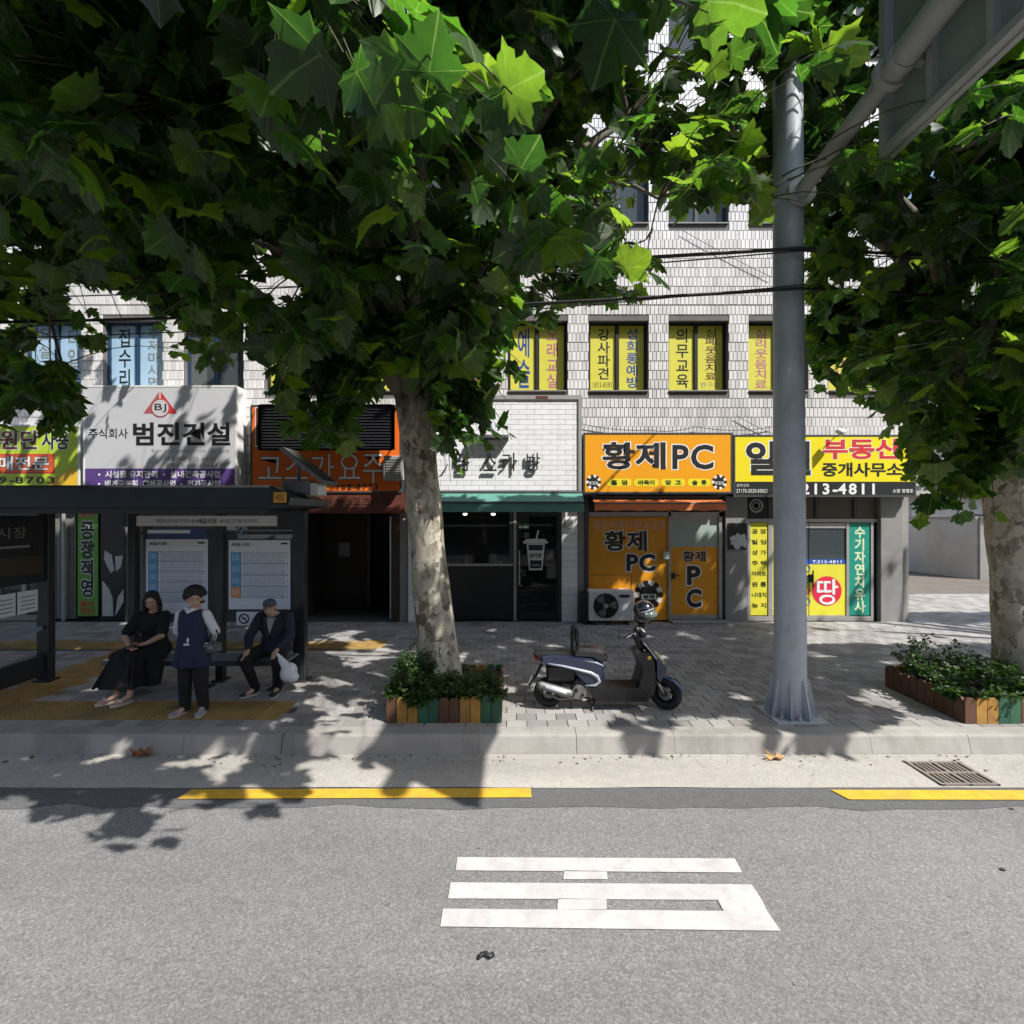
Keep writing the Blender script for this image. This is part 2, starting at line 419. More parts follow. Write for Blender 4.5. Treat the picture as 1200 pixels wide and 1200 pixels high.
# painted markings
g = MB()
g.add([(PX(216, 4.72), 4.62, .0125), (PX(222, 4.75), 4.78, .0125), (PX(622, 4.78), 4.80, .0125), (PX(623, 4.65), 4.645, .0125)], [(3, 2, 1, 0)])
g.box(-40, -8.5, 4.64, 4.79, .008, .0125)
g.add([(PX(992, 4.65), 4.61, .0125), (PX(975, 4.75), 4.77, .0125), (12, 4.74, .0125), (12, 4.58, .0125)], [(3, 2, 1, 0)])
struct('yellow_line', g, M_yel)
def gp(px, py): Y = HC * 600 / (py - 600); return (PX(px, Y), Y, .007)
g = MB()
for a, b_, c, d in (((536, 1005.5), (861, 1007), (870, 1023.5), (534, 1021)), ((661, 1021), (711, 1022), (712, 1031.5), (660, 1031.5)),
                    ((528, 1035), (881, 1037.5), (893, 1056), (525, 1054)), ((654, 1054), (711, 1055), (711, 1067), (653, 1067)),
                    ((841, 1055.6), (893, 1056), (899, 1069), (848, 1068.4)), ((519, 1066), (899, 1069), (915, 1092), (516, 1087))):
    g.quad(gp(*d), gp(*c), gp(*b_), gp(*a))
struct('white_lettering', g, M_white)

# drain grate: an iron grid of slotted bars over a flat black sheet, the painted shade of a pit in the gutter
M_iron = mat('cast_iron', (.20, .175, .15), .75, .25, 12, dirt=.5, bmp=.2, dirtcol=(.2, .12, .07))
M_void = mat('painted_hollow_shade', (.012, .012, .012), .95)  # black that stands in for the shade inside hollows
gr = thing('drain_grate', 'rusty slotted iron drain grate set in the concrete gutter by the kerb', 'drain grate', (4.55, 5.0, .012))
x0, x1, y0, y1 = 4.06, 4.62, 4.84, 5.29
g = MB(); g.box(x0 + .01, x1 - .01, y0 + .01, y1 - .01, .0125, .0155); ob('pit_shade', g, M_void, gr)
g = MB()
for a, b_ in ((x0, x0 + .035), (x1 - .035, x1), ((x0 + x1) / 2 - .02, (x0 + x1) / 2 + .02)): g.box(a, b_, y0, y1, .013, .026)
for a, b_ in ((y0, y0 + .03), (y1 - .03, y1), ((y0 + y1) / 2 - .018, (y0 + y1) / 2 + .018)): g.box(x0, x1, a, b_, .0132, .0258)
ob('frame', g, M_iron, gr)
for h0, h1 in ((x0 + .035, (x0 + x1) / 2 - .02), ((x0 + x1) / 2 + .02, x1 - .035)):
    n = 5; wv = (h1 - h0) / n
    for k in range(1, n):
        g = MB(); g.box(h0 + k * wv - .011, h0 + k * wv + .011, y0 + .028, y1 - .028, .0134, .024); ob('bar', g, M_iron, gr)
# dry leaves and a scrap on the road
M_dry = mat('dry_leaf_brown', (.25, .09, .035), .7, .3, 20, bmp=.2)
M_dry2 = mat('dry_leaf_tan', (.52, .30, .12), .7, .3, 20, bmp=.2)
def dryleaf(px, py, r, m, label, z=.013, rot=0, seed=1):
    rr = random.Random(seed); Y = (HC - z) * 600 / (py - 600); cx = PX(px, Y); mb = MB(); vs = [(cx, Y, z + r * .3)]
    n = 17
    for k in range(n):
        a = 2 * math.pi * k / n + rot; q = r * (1.0 if k % 3 == 0 else .62) * rr.uniform(.85, 1.1) * (1.1 if abs(math.cos(a)) > .5 else .8)
        vs.append((cx + q * math.cos(a), Y + q * math.sin(a) * .8, z + abs(rr.gauss(0, .3)) * r + (.35 * r if k % 3 == 0 else 0)))
    mb.add(vs, [(0, 1 + k, 1 + (k + 1) % n) for k in range(n)])
    mb.tube([(cx, Y, z + r * .3), (cx - r * 1.1, Y - r * .3, z + .01)], .003, 5)
    tag(ob('dry_leaf', mb, m, at=(cx, Y, z)), label, 'leaf')
dryleaf(166, 887, .13, M_dry, 'dark reddish brown curled leaf lying at the foot of the kerb in shade', seed=4)
dryleaf(908, 890, .10, M_dry2, 'small tan curled leaf lying in the gutter right of the scooter', seed=9)
M_blk = mat('black_rubbish', (.02, .02, .02), .5)
g = MB(); c = Vector(gp(570, 1124)) + Vector((0, 0, .008))
g.tube([c + Vector(p) for p in ((-.045, -.015, 0), (-.03, .01, .004), (0, .012, .012), (.02, -.005, .006), (.035, .012, 0), (.03, .03, 0))], [.006, .014, .01, .012, .016, .006], 7)
tag(ob('scrap', g, M_blk, smooth=True, at=tuple(c)), 'small black twisted scrap lying on the asphalt below the white lettering', 'litter')

# ================================================================ the big building
M_tile = mat('white_facade_tile', (.72, .70, .69), .35, .12, 1.0, dirt=.34, bmp=.05, piece=.18, dirtcol=(.3, .28, .25))
M_grout = mat('grout', (.15, .14, .135), .9, .2, 4)
M_frame = mat('dark_window_frame', (.022, .022, .024), .45, .1, 8)
M_blueframe = mat('blue_window_frame', (.02, .05, .11), .4, .1, 8)
M_conc = mat('concrete', (.30, .29, .275), .85, .2, 2.2, dirt=.35, bmp=.25, bscale=40)
M_dark = mat('dark_interior', (.02, .02, .021), .9, .2, 2)
M_pane = glass_mat('window_glass', (.10, .12, .13), .42)
M_clear = glass_mat('clear_glass', (.10, .12, .12), .02, plain=True)
M_shopg = glass_mat('shop_glass', (.02, .024, .026), .30)
M_ypost = mat('yellow_film', (.90, .80, .09), .55, .06, 3)
M_bpost = mat('blue_film', (.50, .70, .92), .5, .08, 3)
M_wpost = mat('white_film', (.75, .74, .72), .5, .06, 3)
M_ink = mat('black_ink', (.012, .012, .014), .5)
M_inkb = mat('blue_ink', (.03, .09, .42), .5)
M_inkr = mat('pink_ink', (.62, .20, .30), .5)
M_inkred = mat('red_ink', (.62, .03, .04), .5)
M_inkw = mat('white_ink', (.82, .82, .80), .5, .04)
M_inkg = mat('grey_ink', (.28, .27, .26), .5)
M_brown = mat('brown_ink', (.16, .06, .03), .5)

bld = thing('building', 'five storey corner building faced with white vertical tiles above a row of shops', 'building', (-3, YF, 0))
XL, XR = -17.0, PX(1058, YF)
TOP = 17.5
WW = 70 / 600 * YF
cols = [PX(690 - 95 * k, YF) for k in range(0, 10)] + [PX(690 + 93.7 * k, YF) for k in (1, 2, 3)]
rowsz = [(PZ(458.5, YF), PZ(375.5, YF))]
for k in range(1, 4):
    d = 3.68 * k; rowsz.append((rowsz[0][0] + d, rowsz[0][1] + d))
opens = [(c, c + WW, a, b) for a, b in rowsz for c in cols]
# wall: piers and spandrels 0.3 m thick around the openings
wl = MB(); ZB = 3.05; Y0, Y1 = YF + .012, YF + .3
zc = ZB
for a, b in rowsz:
    wl.box(XL, XR, Y0, Y1, zc, a); zc = b
    e = XL
    for c in sorted(cols):
        if c > e: wl.box(e, c, Y0, Y1, a, b)
        e = c + WW
    wl.box(e, XR, Y0, Y1, a, b)
wl.box(XL, XR, Y0, Y1, zc, TOP)
wl.box(XL, XR, Y1, Y1 + .02, ZB, ZB + .01)
ob('wall', wl, M_grout, bld)
s = MB(); s.box(XR - .012, XR + .14, YF + .02, YF + 12, 0, TOP); s.box(XL, XR, YF + 11.9, YF + 12, 0, TOP); s.box(XL, XL + .2, YF + .3, YF + 11.9, 0, TOP)
ob('side_wall', s, M_conc, bld)
s = MB(); s.box(XL, XR, YF + .1, YF + 12, TOP, TOP + .25); ob('roof', s, M_conc, bld)
s = MB(); s.box(XL + .2, XR - .02, YF + 2.2, YF + 2.3, ZP, TOP - .1)
for z in (3.4, 7.1, 10.8, 14.4): s.box(XL + .2, XR - .02, YF + .31, YF + 2.2, z - .55, z - .3)
ob('interior', s, M_dark, bld)
# tiles: upright, staggered row by row, only where the wall is
tl = MB(); TW, TH = .0885, .205; r = 0; z = 3.05
def openrow(z0, z1, x0, x1):
    for a, b, c, d in opens:
        if x1 > a and x0 < b and z1 > c + .01 and z0 < d - .01: return (a, b)
    return None
while z < TOP - .1:
    x = XL + (r % 2) * TW * .5
    off = rng.normal() * .004
    while x < XR - .02:
        x0, x1 = x + .005, x + TW - .004; z0, z1 = z + .005 + off, z + TH - .005 + off
        hit = openrow(z0, z1, x0, x1)
        if hit:
            if x0 < hit[0]: x1 = min(x1, hit[0] - .002)
            elif x1 > hit[1]: x0 = max(x0, hit[1] + .002)
            else: x0 = x1
            for a, b, c, d in opens:
                pass
        if x1 - x0 > .02:
            k = .003; f = YF + random.uniform(-.0015, .0015)
            tl.add([(x0, YF + .012, z0), (x1, YF + .012, z0), (x1, YF + .012, z1), (x0, YF + .012, z1), (x0 + k, f, z0 + k), (x1 - k, f, z0 + k), (x1 - k, f, z1 - k), (x0 + k, f, z1 - k)],
                   [(4, 5, 6, 7), (0, 1, 5, 4), (1, 2, 6, 5), (2, 3, 7, 6), (3, 0, 4, 7)])
        x += TW
    z += TH; r += 1
ob('facade_tiles', tl, M_tile, bld, kind='stuff')

# windows: dark frame, two sashes with a pane, lettered film behind the pane
YW = YF + .16
def window(c, a, b, films, fm, plain=False):
    g = MB(); x0, x1 = c + .004, c + WW - .004; t = .045; xm = (x0 + x1) / 2
    g.box(x0, x1, YW - .02, YW + .06, a, a + t); g.box(x0, x1, YW - .02, YW + .06, b - t, b)
    g.box(x0, x0 + t, YW - .019, YW + .059, a + t, b - t); g.box(x1 - t, x1, YW - .019, YW + .059, a + t, b - t)
    g.box(xm - .035, xm + .035, YW - .018, YW + .058, a + t, b - t)
    g.box(x0 - .0, x1 + .0, YF - .03, YW - .021, a - .004, a + .02, 1)
    wn_ = ob('window', g, [fm, M_conc], bld)
    for i, (p, q) in enumerate(((x0 + t, xm - .035), (xm + .035, x1 - t))):
        g = MB(); g.box(p, q, YW + .01, YW + .016, a + t, b - t); ob('pane', g, M_clear if films else M_pane, wn_)
        if films and films[i]:
            base, txt, ink, tb = films[i]; g = MB(); g.box(p + .012, q - .012, YW + .022, YW + .026, a + t + .01, b - t - .01, 0)
            lines = txt.split('|'); W = q - p
            if lines[0]:
                z1 = b - t - .07; z0 = a + t + (.26 if len(lines) > 1 else .07)
                text(g, '\n'.join(lines[0]), p + W * .30, q - W * .22, z0, z1, YW + .0205, 1, bold=.015)
            if len(lines) > 1: text(g, lines[1], p + W * .12, q - W * .12, a + t + .08, a + t + .2, YW + .0205, 2, bold=.0)
            ob('window_film', g, [base, ink, tb], wn_)
        elif films is None and False: pass
F2 = {}
Yp, Bp, Wp = M_ypost, M_bpost, M_wpost
k0 = list(range(13))
# columns are numbered from the one at x=690 leftwards 0..9, then 10,11,12 to the right
films2 = {0: [(Yp, '강사파견|1833-8585', M_ink, M_ink), (Yp, '성희롱예방', M_inkb, M_ink)], 10: [(Yp, '의무교육', M_ink, M_ink), (Yp, '심폐웃음치료|연구소', M_brown, M_inkg)],
          11: [(Yp, '심리웃음치료', M_inkr, M_ink), (Yp, '교육원', M_inkr, M_ink)], 12: [(Yp, '웃음치료사실', M_inkr, M_ink), (Yp, '마음교실', M_inkb, M_ink)],
          1: [(Yp, '예술', M_inkb, M_ink), (Yp, '노래교실', M_inkr, M_ink)], 2: [(Yp, '웃음연구', M_ink, M_ink), (Yp, '상담', M_inkr, M_ink)],
          3: [(Yp, '치료실', M_inkb, M_ink), (Yp, '연구소', M_ink, M_ink)], 4: [(Yp, '교육', M_inkr, M_ink), (Yp, '강의', M_ink, M_ink)],
          6: [(Bp, '집수리', M_ink, M_ink), (Bp, '주저마시면', M_inkg, M_ink)], 7: [(Bp, '욕실리모', M_inkg, M_ink), (Bp, '타일공', M_inkg, M_ink)]}
for ri, (a, b) in enumerate(rowsz):
    for ci, c in enumerate(cols):
        if ri == 0: window(c, a, b, films2.get(ci), M_blueframe if ci in (5, 6, 7, 8) else M_frame)
        else: window(c, a, b, None, M_frame)
# white blind and brown board in the window left of the orange sign
c = cols[5]; a, b = rowsz[0]
g = MB(); g.box(c + .06, c + .40, YW + .03, YW + .04, a + .05, b - .05); ob('blind', g, M_wpost, bld)
M_alley = mat('alley_concrete', (.14, .12, .10), .9, .25, 1.2, dirt=.4, bmp=.3, bscale=50)  # base colour darkened to stand in for missing tree shade
g = MB(); g.box(8.95, 40, 15.0, 40, ZP - .02, ZP + .004); g.box(16.05, 40, 11.2, 14.99, ZP - .02, ZP + .003); struct('alley', g, M_alley)
# bits of leaf and twig scattered on the pavement and in the gutter
M_lit = mat('leaf_litter_brown', (.10, .06, .03), .8, .5, 40, piece=.6)
lr = random.Random(12); g = MB()
for k in range(330):
    if lr.random() < .45: x, y, z = lr.uniform(-8, 9), 5.45 - abs(lr.gauss(0, .10)), .013
    elif lr.random() < .6: x, y, z = lr.uniform(-8, 9), lr.uniform(5.75, 10.8), ZP + .004
    elif lr.random() < .15: x, y, z = lr.uniform(-6, 7), lr.uniform(3.4, 4.8), .006
    else: x, y, z = lr.uniform(-8, 9), lr.uniform(5.2, 5.44), .013
    r = lr.uniform(.006, .022) * (1 if lr.random() < .9 else 1.6); a0 = lr.uniform(0, 6.28); n = lr.choice((4, 5, 6)); el = lr.uniform(.3, 1)
    vs = []
    for j in range(n):
        a = 6.283 * j / n; u, v = r * math.cos(a) * lr.uniform(.7, 1.2), r * el * math.sin(a); vs.append((x + u * math.cos(a0) - v * math.sin(a0), y + u * math.sin(a0) + v * math.cos(a0), z + lr.uniform(0, .006)))
    g.add(vs, [tuple(range(n))])
ob('leaf_litter', g, M_lit, kind='stuff')
# ================================================================ ground-floor shops (parts of the building)
M_or = mat('orange_panel', (.80, .33, .012), .5, .06, 2, dirt=.12)
M_alu = mat('aluminium', (.42, .41, .39), .45, .1, 6, metal=.4)
M_alud = mat('dark_aluminium', (.06, .062, .065), .45, .1, 6)
M_stone = mat('grey_stone_pillar', (.26, .255, .25), .6, .14, 3, dirt=.3, bmp=.1)
M_brick = mat('white_glazed_brick', (.84, .84, .85), .3, .05, 2, dirt=.06, piece=.05)
M_mortar = mat('brick_mortar', (.45, .45, .46), .85)
M_blackp = mat('black_shop_panel', (.014, .015, .017), .35, .15, 3)
M_cream = mat('cream_wall', (.42, .40, .34), .7, .12, 2, dirt=.25)
M_shut = mat('grey_shutter', (.20, .21, .18), .55, .12, 4, dirt=.25)
M_green = mat('green_film', (.01, .27, .20), .5, .06, 3)
M_yfilm = mat('yellow_door_film', (.74, .68, .05), .5, .06, 3)
M_bluef = mat('blue_band', (.02, .09, .42), .5)
M_redf = mat('red_roundel', (.72, .02, .07), .5)
M_frost = mat('frosted_film', (.36, .44, .40), .55, .06, 2)
M_redbrown = mat('redbrown_board', (.13, .035, .02), .6, .2, 3)
M_wood = mat('dark_wood', (.045, .03, .02), .6, .3, 6)
M_floor = mat('entrance_floor', (.09, .088, .085), .6, .2, 2)

def P(n, g, m, par=bld, **k): return ob(n, g, m, par, **k)
# plinth band between ground floor and the tiles, hidden mostly by the signs
g = MB(); g.box(XL, XR, YF + .02, YF + .32, 2.95, 3.049)
P('lintel', g, M_conc)
# pillars between the shops
def pillar(px0, px1, m=M_stone, y0=0.0, zt=2.949, **k):
    g = MB(); g.cbox(PX(px0, YF + y0), PX(px1, YF + y0), YF + y0, YF + .4, ZP - .01, zt, .012); return P('pillar', g, m, **k)
pillar(850, 876, M_stone, -.05); pillar(1032, 1058, M_stone, -.05)
pillar(468, 479, M_conc, 0); pillar(684, 690, M_alud, 0)
pillar(-290, -268); pillar(-60, -34); pillar(146, 166, M_stone)
def glazed_pillar(px0, px1):
    x0, x1 = PX(px0, YF), PX(px1, YF)
    g = MB(); g.box(x0 + .006, x1 - .006, YF - .042, YF + .4, ZP, 2.76); p = P('brick_pillar', g, M_mortar)
    g = MB(); g.cbox(0, x1 - x0, 0, .02, 0, .142, .004); me = g.mesh('brick'); me.materials.append(M_brick)
    z = ZP + .004
    while z < 2.7:
        o = bpy.data.objects.new('brick', me); COL.objects.link(o); o.parent = p; o.location = (x0 - org(bld)[0], YF - .05 - org(bld)[1] - .011, z - org(bld)[2]); z += .148
    # parent keeps the building's origin
    return p
glazed_pillar(658, 676); glazed_pillar(479, 489)
g = MB(); g.box(PX(676, YF), PX(684, YF), YF - .01, YF + .4, ZP, 2.76); P('pillar', g, M_stone)

# --- cafe front
Yc = YF + .06
x0, x1 = PX(489, Yc), PX(658, Yc)
g = MB(); g.box(PX(489, Yc), PX(601, Yc), Yc, Yc + .06, ZP + .02, PZ(663, Yc))
for k in range(6): g.box(PX(491, Yc), PX(597, Yc), Yc - .006, Yc - .001, ZP + .08 + k * .16, ZP + .215 + k * .16)
P('counter_panel', g, M_blackp)
g = MB(); g.box(PX(489, Yc), PX(601, Yc), Yc - .05, Yc + .1, PZ(663, Yc), PZ(661.5, Yc) + .02); P('sill', g, M_alu)
g = MB(); g.box(PX(597, Yc), PX(601, Yc), Yc - .02, Yc + .05, PZ(661, Yc) + .02, 2.60); g.box(PX(602, Yc), PX(605, Yc), Yc - .03, Yc + .05, ZP, 2.60, 1)
g.box(PX(655, Yc), PX(658, Yc), Yc - .03, Yc + .05, ZP, 2.60); g.box(PX(489, Yc), PX(658, Yc), Yc - .025, Yc + .05, 2.60, 2.74)
P('shopfront_frame', g, [M_alud, M_alu])
g = MB(); g.box(PX(489, Yc), PX(597, Yc), Yc + .01, Yc + .018, PZ(661, Yc) + .021, 2.60); P('shop_window', g, M_shopg)
dr = MB(); dr.box(PX(605, Yc), PX(608, Yc), Yc - .01, Yc + .03, ZP + .03, 2.595); dr.box(PX(652, Yc), PX(655, Yc), Yc - .01, Yc + .03, ZP + .03, 2.595)
dr.box(PX(608, Yc), PX(652, Yc), Yc - .01, Yc + .03, 2.5, 2.595); dr.box(PX(608, Yc), PX(652, Yc), Yc - .01, Yc + .03, ZP + .03, ZP + .18)
d_ = P('cafe_door', dr, M_blackp)
g = MB(); g.box(PX(608, Yc), PX(652, Yc), Yc + .005, Yc + .012, ZP + .18, 2.5); ob('door_glass', g, M_shopg, d_)
g = MB(); g.tube([(PX(608.5, Yc), Yc - .05, 1.0), (PX(608.5, Yc), Yc - .05, 1.75)], .014, 8); g.box(PX(608, Yc), PX(609, Yc), Yc - .05, Yc, 1.05, 1.08); g.box(PX(608, Yc), PX(609, Yc), Yc - .05, Yc, 1.68, 1.71)
ob('handle', g, M_alu, d_)
# takeaway cup decal on the door
g = MB(); yd = Yc - .013
def q4(pts, y, mi): g.add([(PX(a, Yc), y, PZ(b, Yc)) for a, b in pts], [tuple(range(len(pts)))], mi)
q4([(617, 637), (638.5, 637), (635.5, 668), (620, 668)][::-1], yd, 0)
q4([(619, 638.5), (636.5, 638.5), (635.8, 645), (619.8, 645)][::-1], yd - .002, 1)
q4([(620.8, 656.5), (634.8, 656.5), (634, 666), (621.4, 666)][::-1], yd - .002, 1)
q4([(613, 634), (615, 634), (616, 631.5), (639, 631.5), (640, 634), (642, 634), (642, 636.8), (613, 636.8)][::-1], yd, 0)
q4([(627.5, 631.5), (630, 621), (632, 621.6), (629.6, 631.5)][::-1], yd, 0)
text(g, '담카방', PX(620.5, Yc), PX(634.5, Yc), PZ(654, Yc), PZ(648, Yc), yd - .003, 1, bold=.03)
g.box(PX(623, Yc), PX(632, Yc), yd - .004, yd - .003, PZ(662.5, Yc), PZ(661.8, Yc), 0)
ob('cup_decal', g, [M_wpost, M_ink], d_)
# small notices behind the glass and things on the counter inside
M_gn = mat('green_notice', (.25, .42, .30), .5, .3, 9); M_bn = mat('blue_notice', (.03, .10, .35), .5)
g = MB()
g.box(PX(604.5 + 1, Yc), PX(620, Yc), Yc + .03, Yc + .035, PZ(621, Yc), PZ(604.5, Yc), 0)
g.box(PX(606, Yc), PX(611, Yc), Yc + .027, Yc + .029, PZ(620, Yc), PZ(613, Yc), 2); g.box(PX(613, Yc), PX(619, Yc), Yc + .027, Yc + .029, PZ(620, Yc), PZ(613, Yc), 2)
g.box(PX(606, Yc), PX(612, Yc), Yc + .03, Yc + .035, PZ(631, Yc), PZ(623, Yc), 1); g.box(PX(614, Yc), PX(620, Yc), Yc + .03, Yc + .035, PZ(630, Yc), PZ(624, Yc), 3)
g.box(PX(640, Yc), PX(649, Yc), Yc + .03, Yc + .035, PZ(656, Yc), PZ(644, Yc), 4); g.box(PX(641, Yc), PX(651, Yc), Yc + .03, Yc + .035, PZ(678, Yc), PZ(661, Yc), 4)
ob('notices', g, [M_gn, M_bn, M_wpost, M_wpost, M_inkg], d_)
M_lamp = bpy.data.materials.new('lamp_glow'); M_lamp.use_nodes = True
_e = M_lamp.node_tree.nodes['Principled BSDF']; _e.inputs['Emission Color'].default_value = (1, .93, .8, 1); _e.inputs['Emission Strength'].default_value = 9
for px, py in ((545, 602.5), (578, 602.5), (607, 598.5)):
    Yl = YF + 1.0; g = MB(); cz = PZ(py, Yl)
    g.tube([(PX(px, Yl), Yl, cz + .12), (PX(px, Yl), Yl, cz + .02)], [.05, .06], 10); g.sphere((PX(px, Yl), Yl, cz), (.05, .05, .03), 10, 6, mi=1)
    P('ceiling_lamp', g, [M_alud, M_lamp])
g = MB(); Yi = YF + .35; g.box(PX(500, Yi), PX(597, Yi), YF + .14, YF + .62, PZ(663, Yi) - .05, PZ(663, Yi))
P('inner_counter', g, M_blackp)
M_mug = mat('white_crockery', (.6, .6, .58), .3)
g = MB(); Yi = YF + .3; zc = PZ(663, YF + .35)
for px, h, r in ((521, .09, .035), (526, .08, .035), (531, .08, .035), (536, .09, .035)): g.tube([(PX(px, Yi), Yi, zc), (PX(px, Yi), Yi, zc + h)], [r * .8, r], 10)
g.tube([(PX(547, Yi), Yi, zc), (PX(547, Yi), Yi, zc + .16), (PX(547, Yi), Yi, zc + .19), (PX(547, Yi), Yi, zc + .27)], [.04, .04, .014, .014], 10)
P('cups_and_bottle', g, M_mug)
g = MB(); g.cbox(PX(573, Yi), PX(589, Yi), Yi - .1, Yi + .14, zc, zc + .12, .02); g.cbox(PX(574, Yi), PX(582, Yi), Yi - .08, Yi + .1, zc + .12, zc + .27, .03); g.tube([(PX(578, Yi), Yi - .1, zc + .2), (PX(578, Yi), Yi - .14, zc + .12)], .015, 8)
P('coffee_machine', g, M_mug)
# --- dark recessed entrance between the shelter and the cafe
x0, x1 = PX(352, YF), PX(468, YF)
g = MB(); g.box(x0 + .02, x1 - .02, YF + 1.6, YF + 1.62, ZP, 2.9, 0); g.box(x0 - .03, x0, YF + .02, YF + 1.6, ZP, 2.9, 0); g.box(x1, x1 + .02, YF + .42, YF + 1.6, ZP, 2.9, 0)
g.box(x0, x1, YF + .33, YF + 1.6, 2.7, 2.72, 0); g.box(x0, x1, YF - .0, YF + 1.6, ZP, ZP + .012, 1)
P('entrance_recess', g, [M_dark, M_floor])
Ye = YF + 1.35; g = MB(); g.box(PX(372, Ye), PX(430, Ye), Ye, Ye + .05, ZP + .02, 2.55, 0); g.box(PX(430, Ye), PX(434, Ye), Ye - .01, Ye + .06, ZP + .02, 2.6, 1); g.box(PX(370, Ye), PX(434, Ye), Ye - .01, Ye + .06, 2.551, 2.62, 1)
g.box(PX(397, Ye), PX(410, Ye), Ye - .008, Ye - .002, PZ(652, Ye), PZ(636, Ye), 2)
P('inner_door', g, [M_wood, M_alud, M_inkg])
g = MB()    # glazed door leaf standing open
R = Matrix.Rotation(rad(62), 3, 'Z'); hx, hy = PX(456, YF), YF + .12
def leaf(a, b, z0, z1, mi): g.obox(Vector((hx, hy, (z0 + z1) / 2)) + R @ Vector(((a + b) / 2, 0, 0)), (b - a, .04, z1 - z0), R, mi)
leaf(0, .06, ZP + .03, 2.5, 0); leaf(.78, .84, ZP + .03, 2.5, 0); leaf(.06, .78, 2.42, 2.5, 0); leaf(.06, .78, ZP + .03, ZP + .16, 0)
od = P('open_door', g, M_alu)
g = MB(); g.obox(Vector((hx, hy, 1.35)) + R @ Vector((.42, 0, 0)), (.71, .01, 1.98), R); ob('door_glass', g, M_clear, od)
g = MB(); g.box(PX(459, YF), PX(468, YF), YF - .01, YF + .3, ZP, 2.72); P('door_post', g, M_wood)
# --- PC room front
Yp_ = YF + .03
g = MB(); y = Yp_
g.box(PX(690, y), PX(783, y), y, y + .05, ZP + .02, PZ(606, y), 0)
g.box(PX(690, y), PX(740, y), y - .002, y - .0005, PZ(674.2, y), PZ(673.6, y), 4); g.box(PX(739.6, y), PX(740.2, y), y - .002, y - .0005, ZP + .02, PZ(674.2, y), 4)
text(g, '홀덤·바둑이·맞고·슬롯', PX(696, y), PX(780, y), PZ(620, y), PZ(609.5, y), y - .004, 3, bold=.02)
text(g, '황제', PX(708, y), PX(758, y), PZ(645.5, y), PZ(622, y), y - .004, 1, bold=.026, outline=.04, omi=2)
text(g, 'PC', PX(734, y), PX(768, y), PZ(669.5, y), PZ(649, y), y - .004, 1, bold=.04, outline=.045, omi=2)
P('orange_shop_panel', g, [M_or, M_ink, M_inkw, mat('salmon_ink', (.72, .42, .30), .5), M_brown])
# round crown emblem low on the panel
def emblem(g, cx, cz, r, y, a, b, c):
    g.disc((cx, y, cz), r * .62, mi=a)
    for k in range(14):
        t = 2 * math.pi * k / 14; g.disc((cx + r * .8 * math.cos(t), y + .0012 + .0001 * k, cz + r * .8 * math.sin(t)), r * .2, n=8, mi=b if k % 2 else a)
    g.add([(cx + r * u, y - .002, cz + r * v) for u, v in ((-.42, .1), (-.5, .62), (-.2, .36), (0, .78), (.2, .36), (.5, .62), (.42, .1))], [(6, 5, 4, 3, 2, 1, 0)], a)
    g.box(cx - r * .5, cx + r * .5, y - .004, y - .0035, cz - r * .3, cz + r * .05, b)
    text(g, '황제', cx - r * .38, cx + r * .38, cz - r * .25, cz, y - .006, a, bold=.04)
g = MB(); emblem(g, PX(760, y), PZ(697, y), .33, y - .006, 0, 1, 2); P('wreath_emblem', g, [M_ink, M_wpost, M_brown])
g = MB()
g.box(PX(783, y), PX(786, y), y - .03, y + .08, ZP, 2.62); g.box(PX(842, y), PX(846, y), y - .03, y + .08, ZP, 2.62); g.box(PX(690, y), PX(846, y), y - .03, y + .08, 2.5 + .001, 2.60)
g.box(PX(846, y), PX(850, y), y + .05, y + .08, ZP, 2.9, 1)
P('shopfront_frame', g, [M_alu, M_dark])
g = MB(); g.box(PX(690, y), PX(850, y), y + .1, y + .15, 2.6, 2.95); P('transom', g, M_blackp)
g = MB(); g.box(PX(786, y), PX(842, y), y, y + .04, PZ(720, y), PZ(641, y), 0); g.box(PX(786, y), PX(842, y), y + .001, y + .039, ZP + .03, PZ(720, y), 3); g.box(PX(786, y), PX(842, y), y + .001, y + .039, PZ(612, y), 2.5, 3)
g.box(PX(786, y), PX(842, y), y + .002, y + .03, PZ(641, y), PZ(612, y), 4)
text(g, '황제', PX(800, y), PX(827, y), PZ(658, y), PZ(645.5, y), y - .004, 1, bold=.026, outline=.04, omi=2)
text(g, 'P', PX(805, y), PX(821, y), PZ(685.5, y), PZ(663, y), y - .004, 1, bold=.04, outline=.045, omi=2)
text(g, 'C', PX(804.5, y), PX(822, y), PZ(712, y), PZ(690, y), y - .004, 1, bold=.04, outline=.045, omi=2)
pd = P('pc_room_door', g, [M_or, M_ink, M_inkw, M_alu, M_frost])
g = MB(); g.box(PX(786.5, y), PX(790.5, y), y - .05, y, PZ(678, y), PZ(671, y)); g.tube([(PX(789, y), y - .07, PZ(674, y)), (PX(795, y), y - .07, PZ(674, y))], .012, 8); ob('handle', g, M_blackp, pd)
g = MB(); g.cbox(PX(776.5, y), PX(783, y), y - .06, y - .0045, PZ(655, y), PZ(646, y), .006); P('keypad', g, M_mug)
g = MB(); g.box(PX(783, YF), PX(848, YF), YF - .35, YF - .06, ZP, ZP + .045); P('doorstep', g, M_conc)
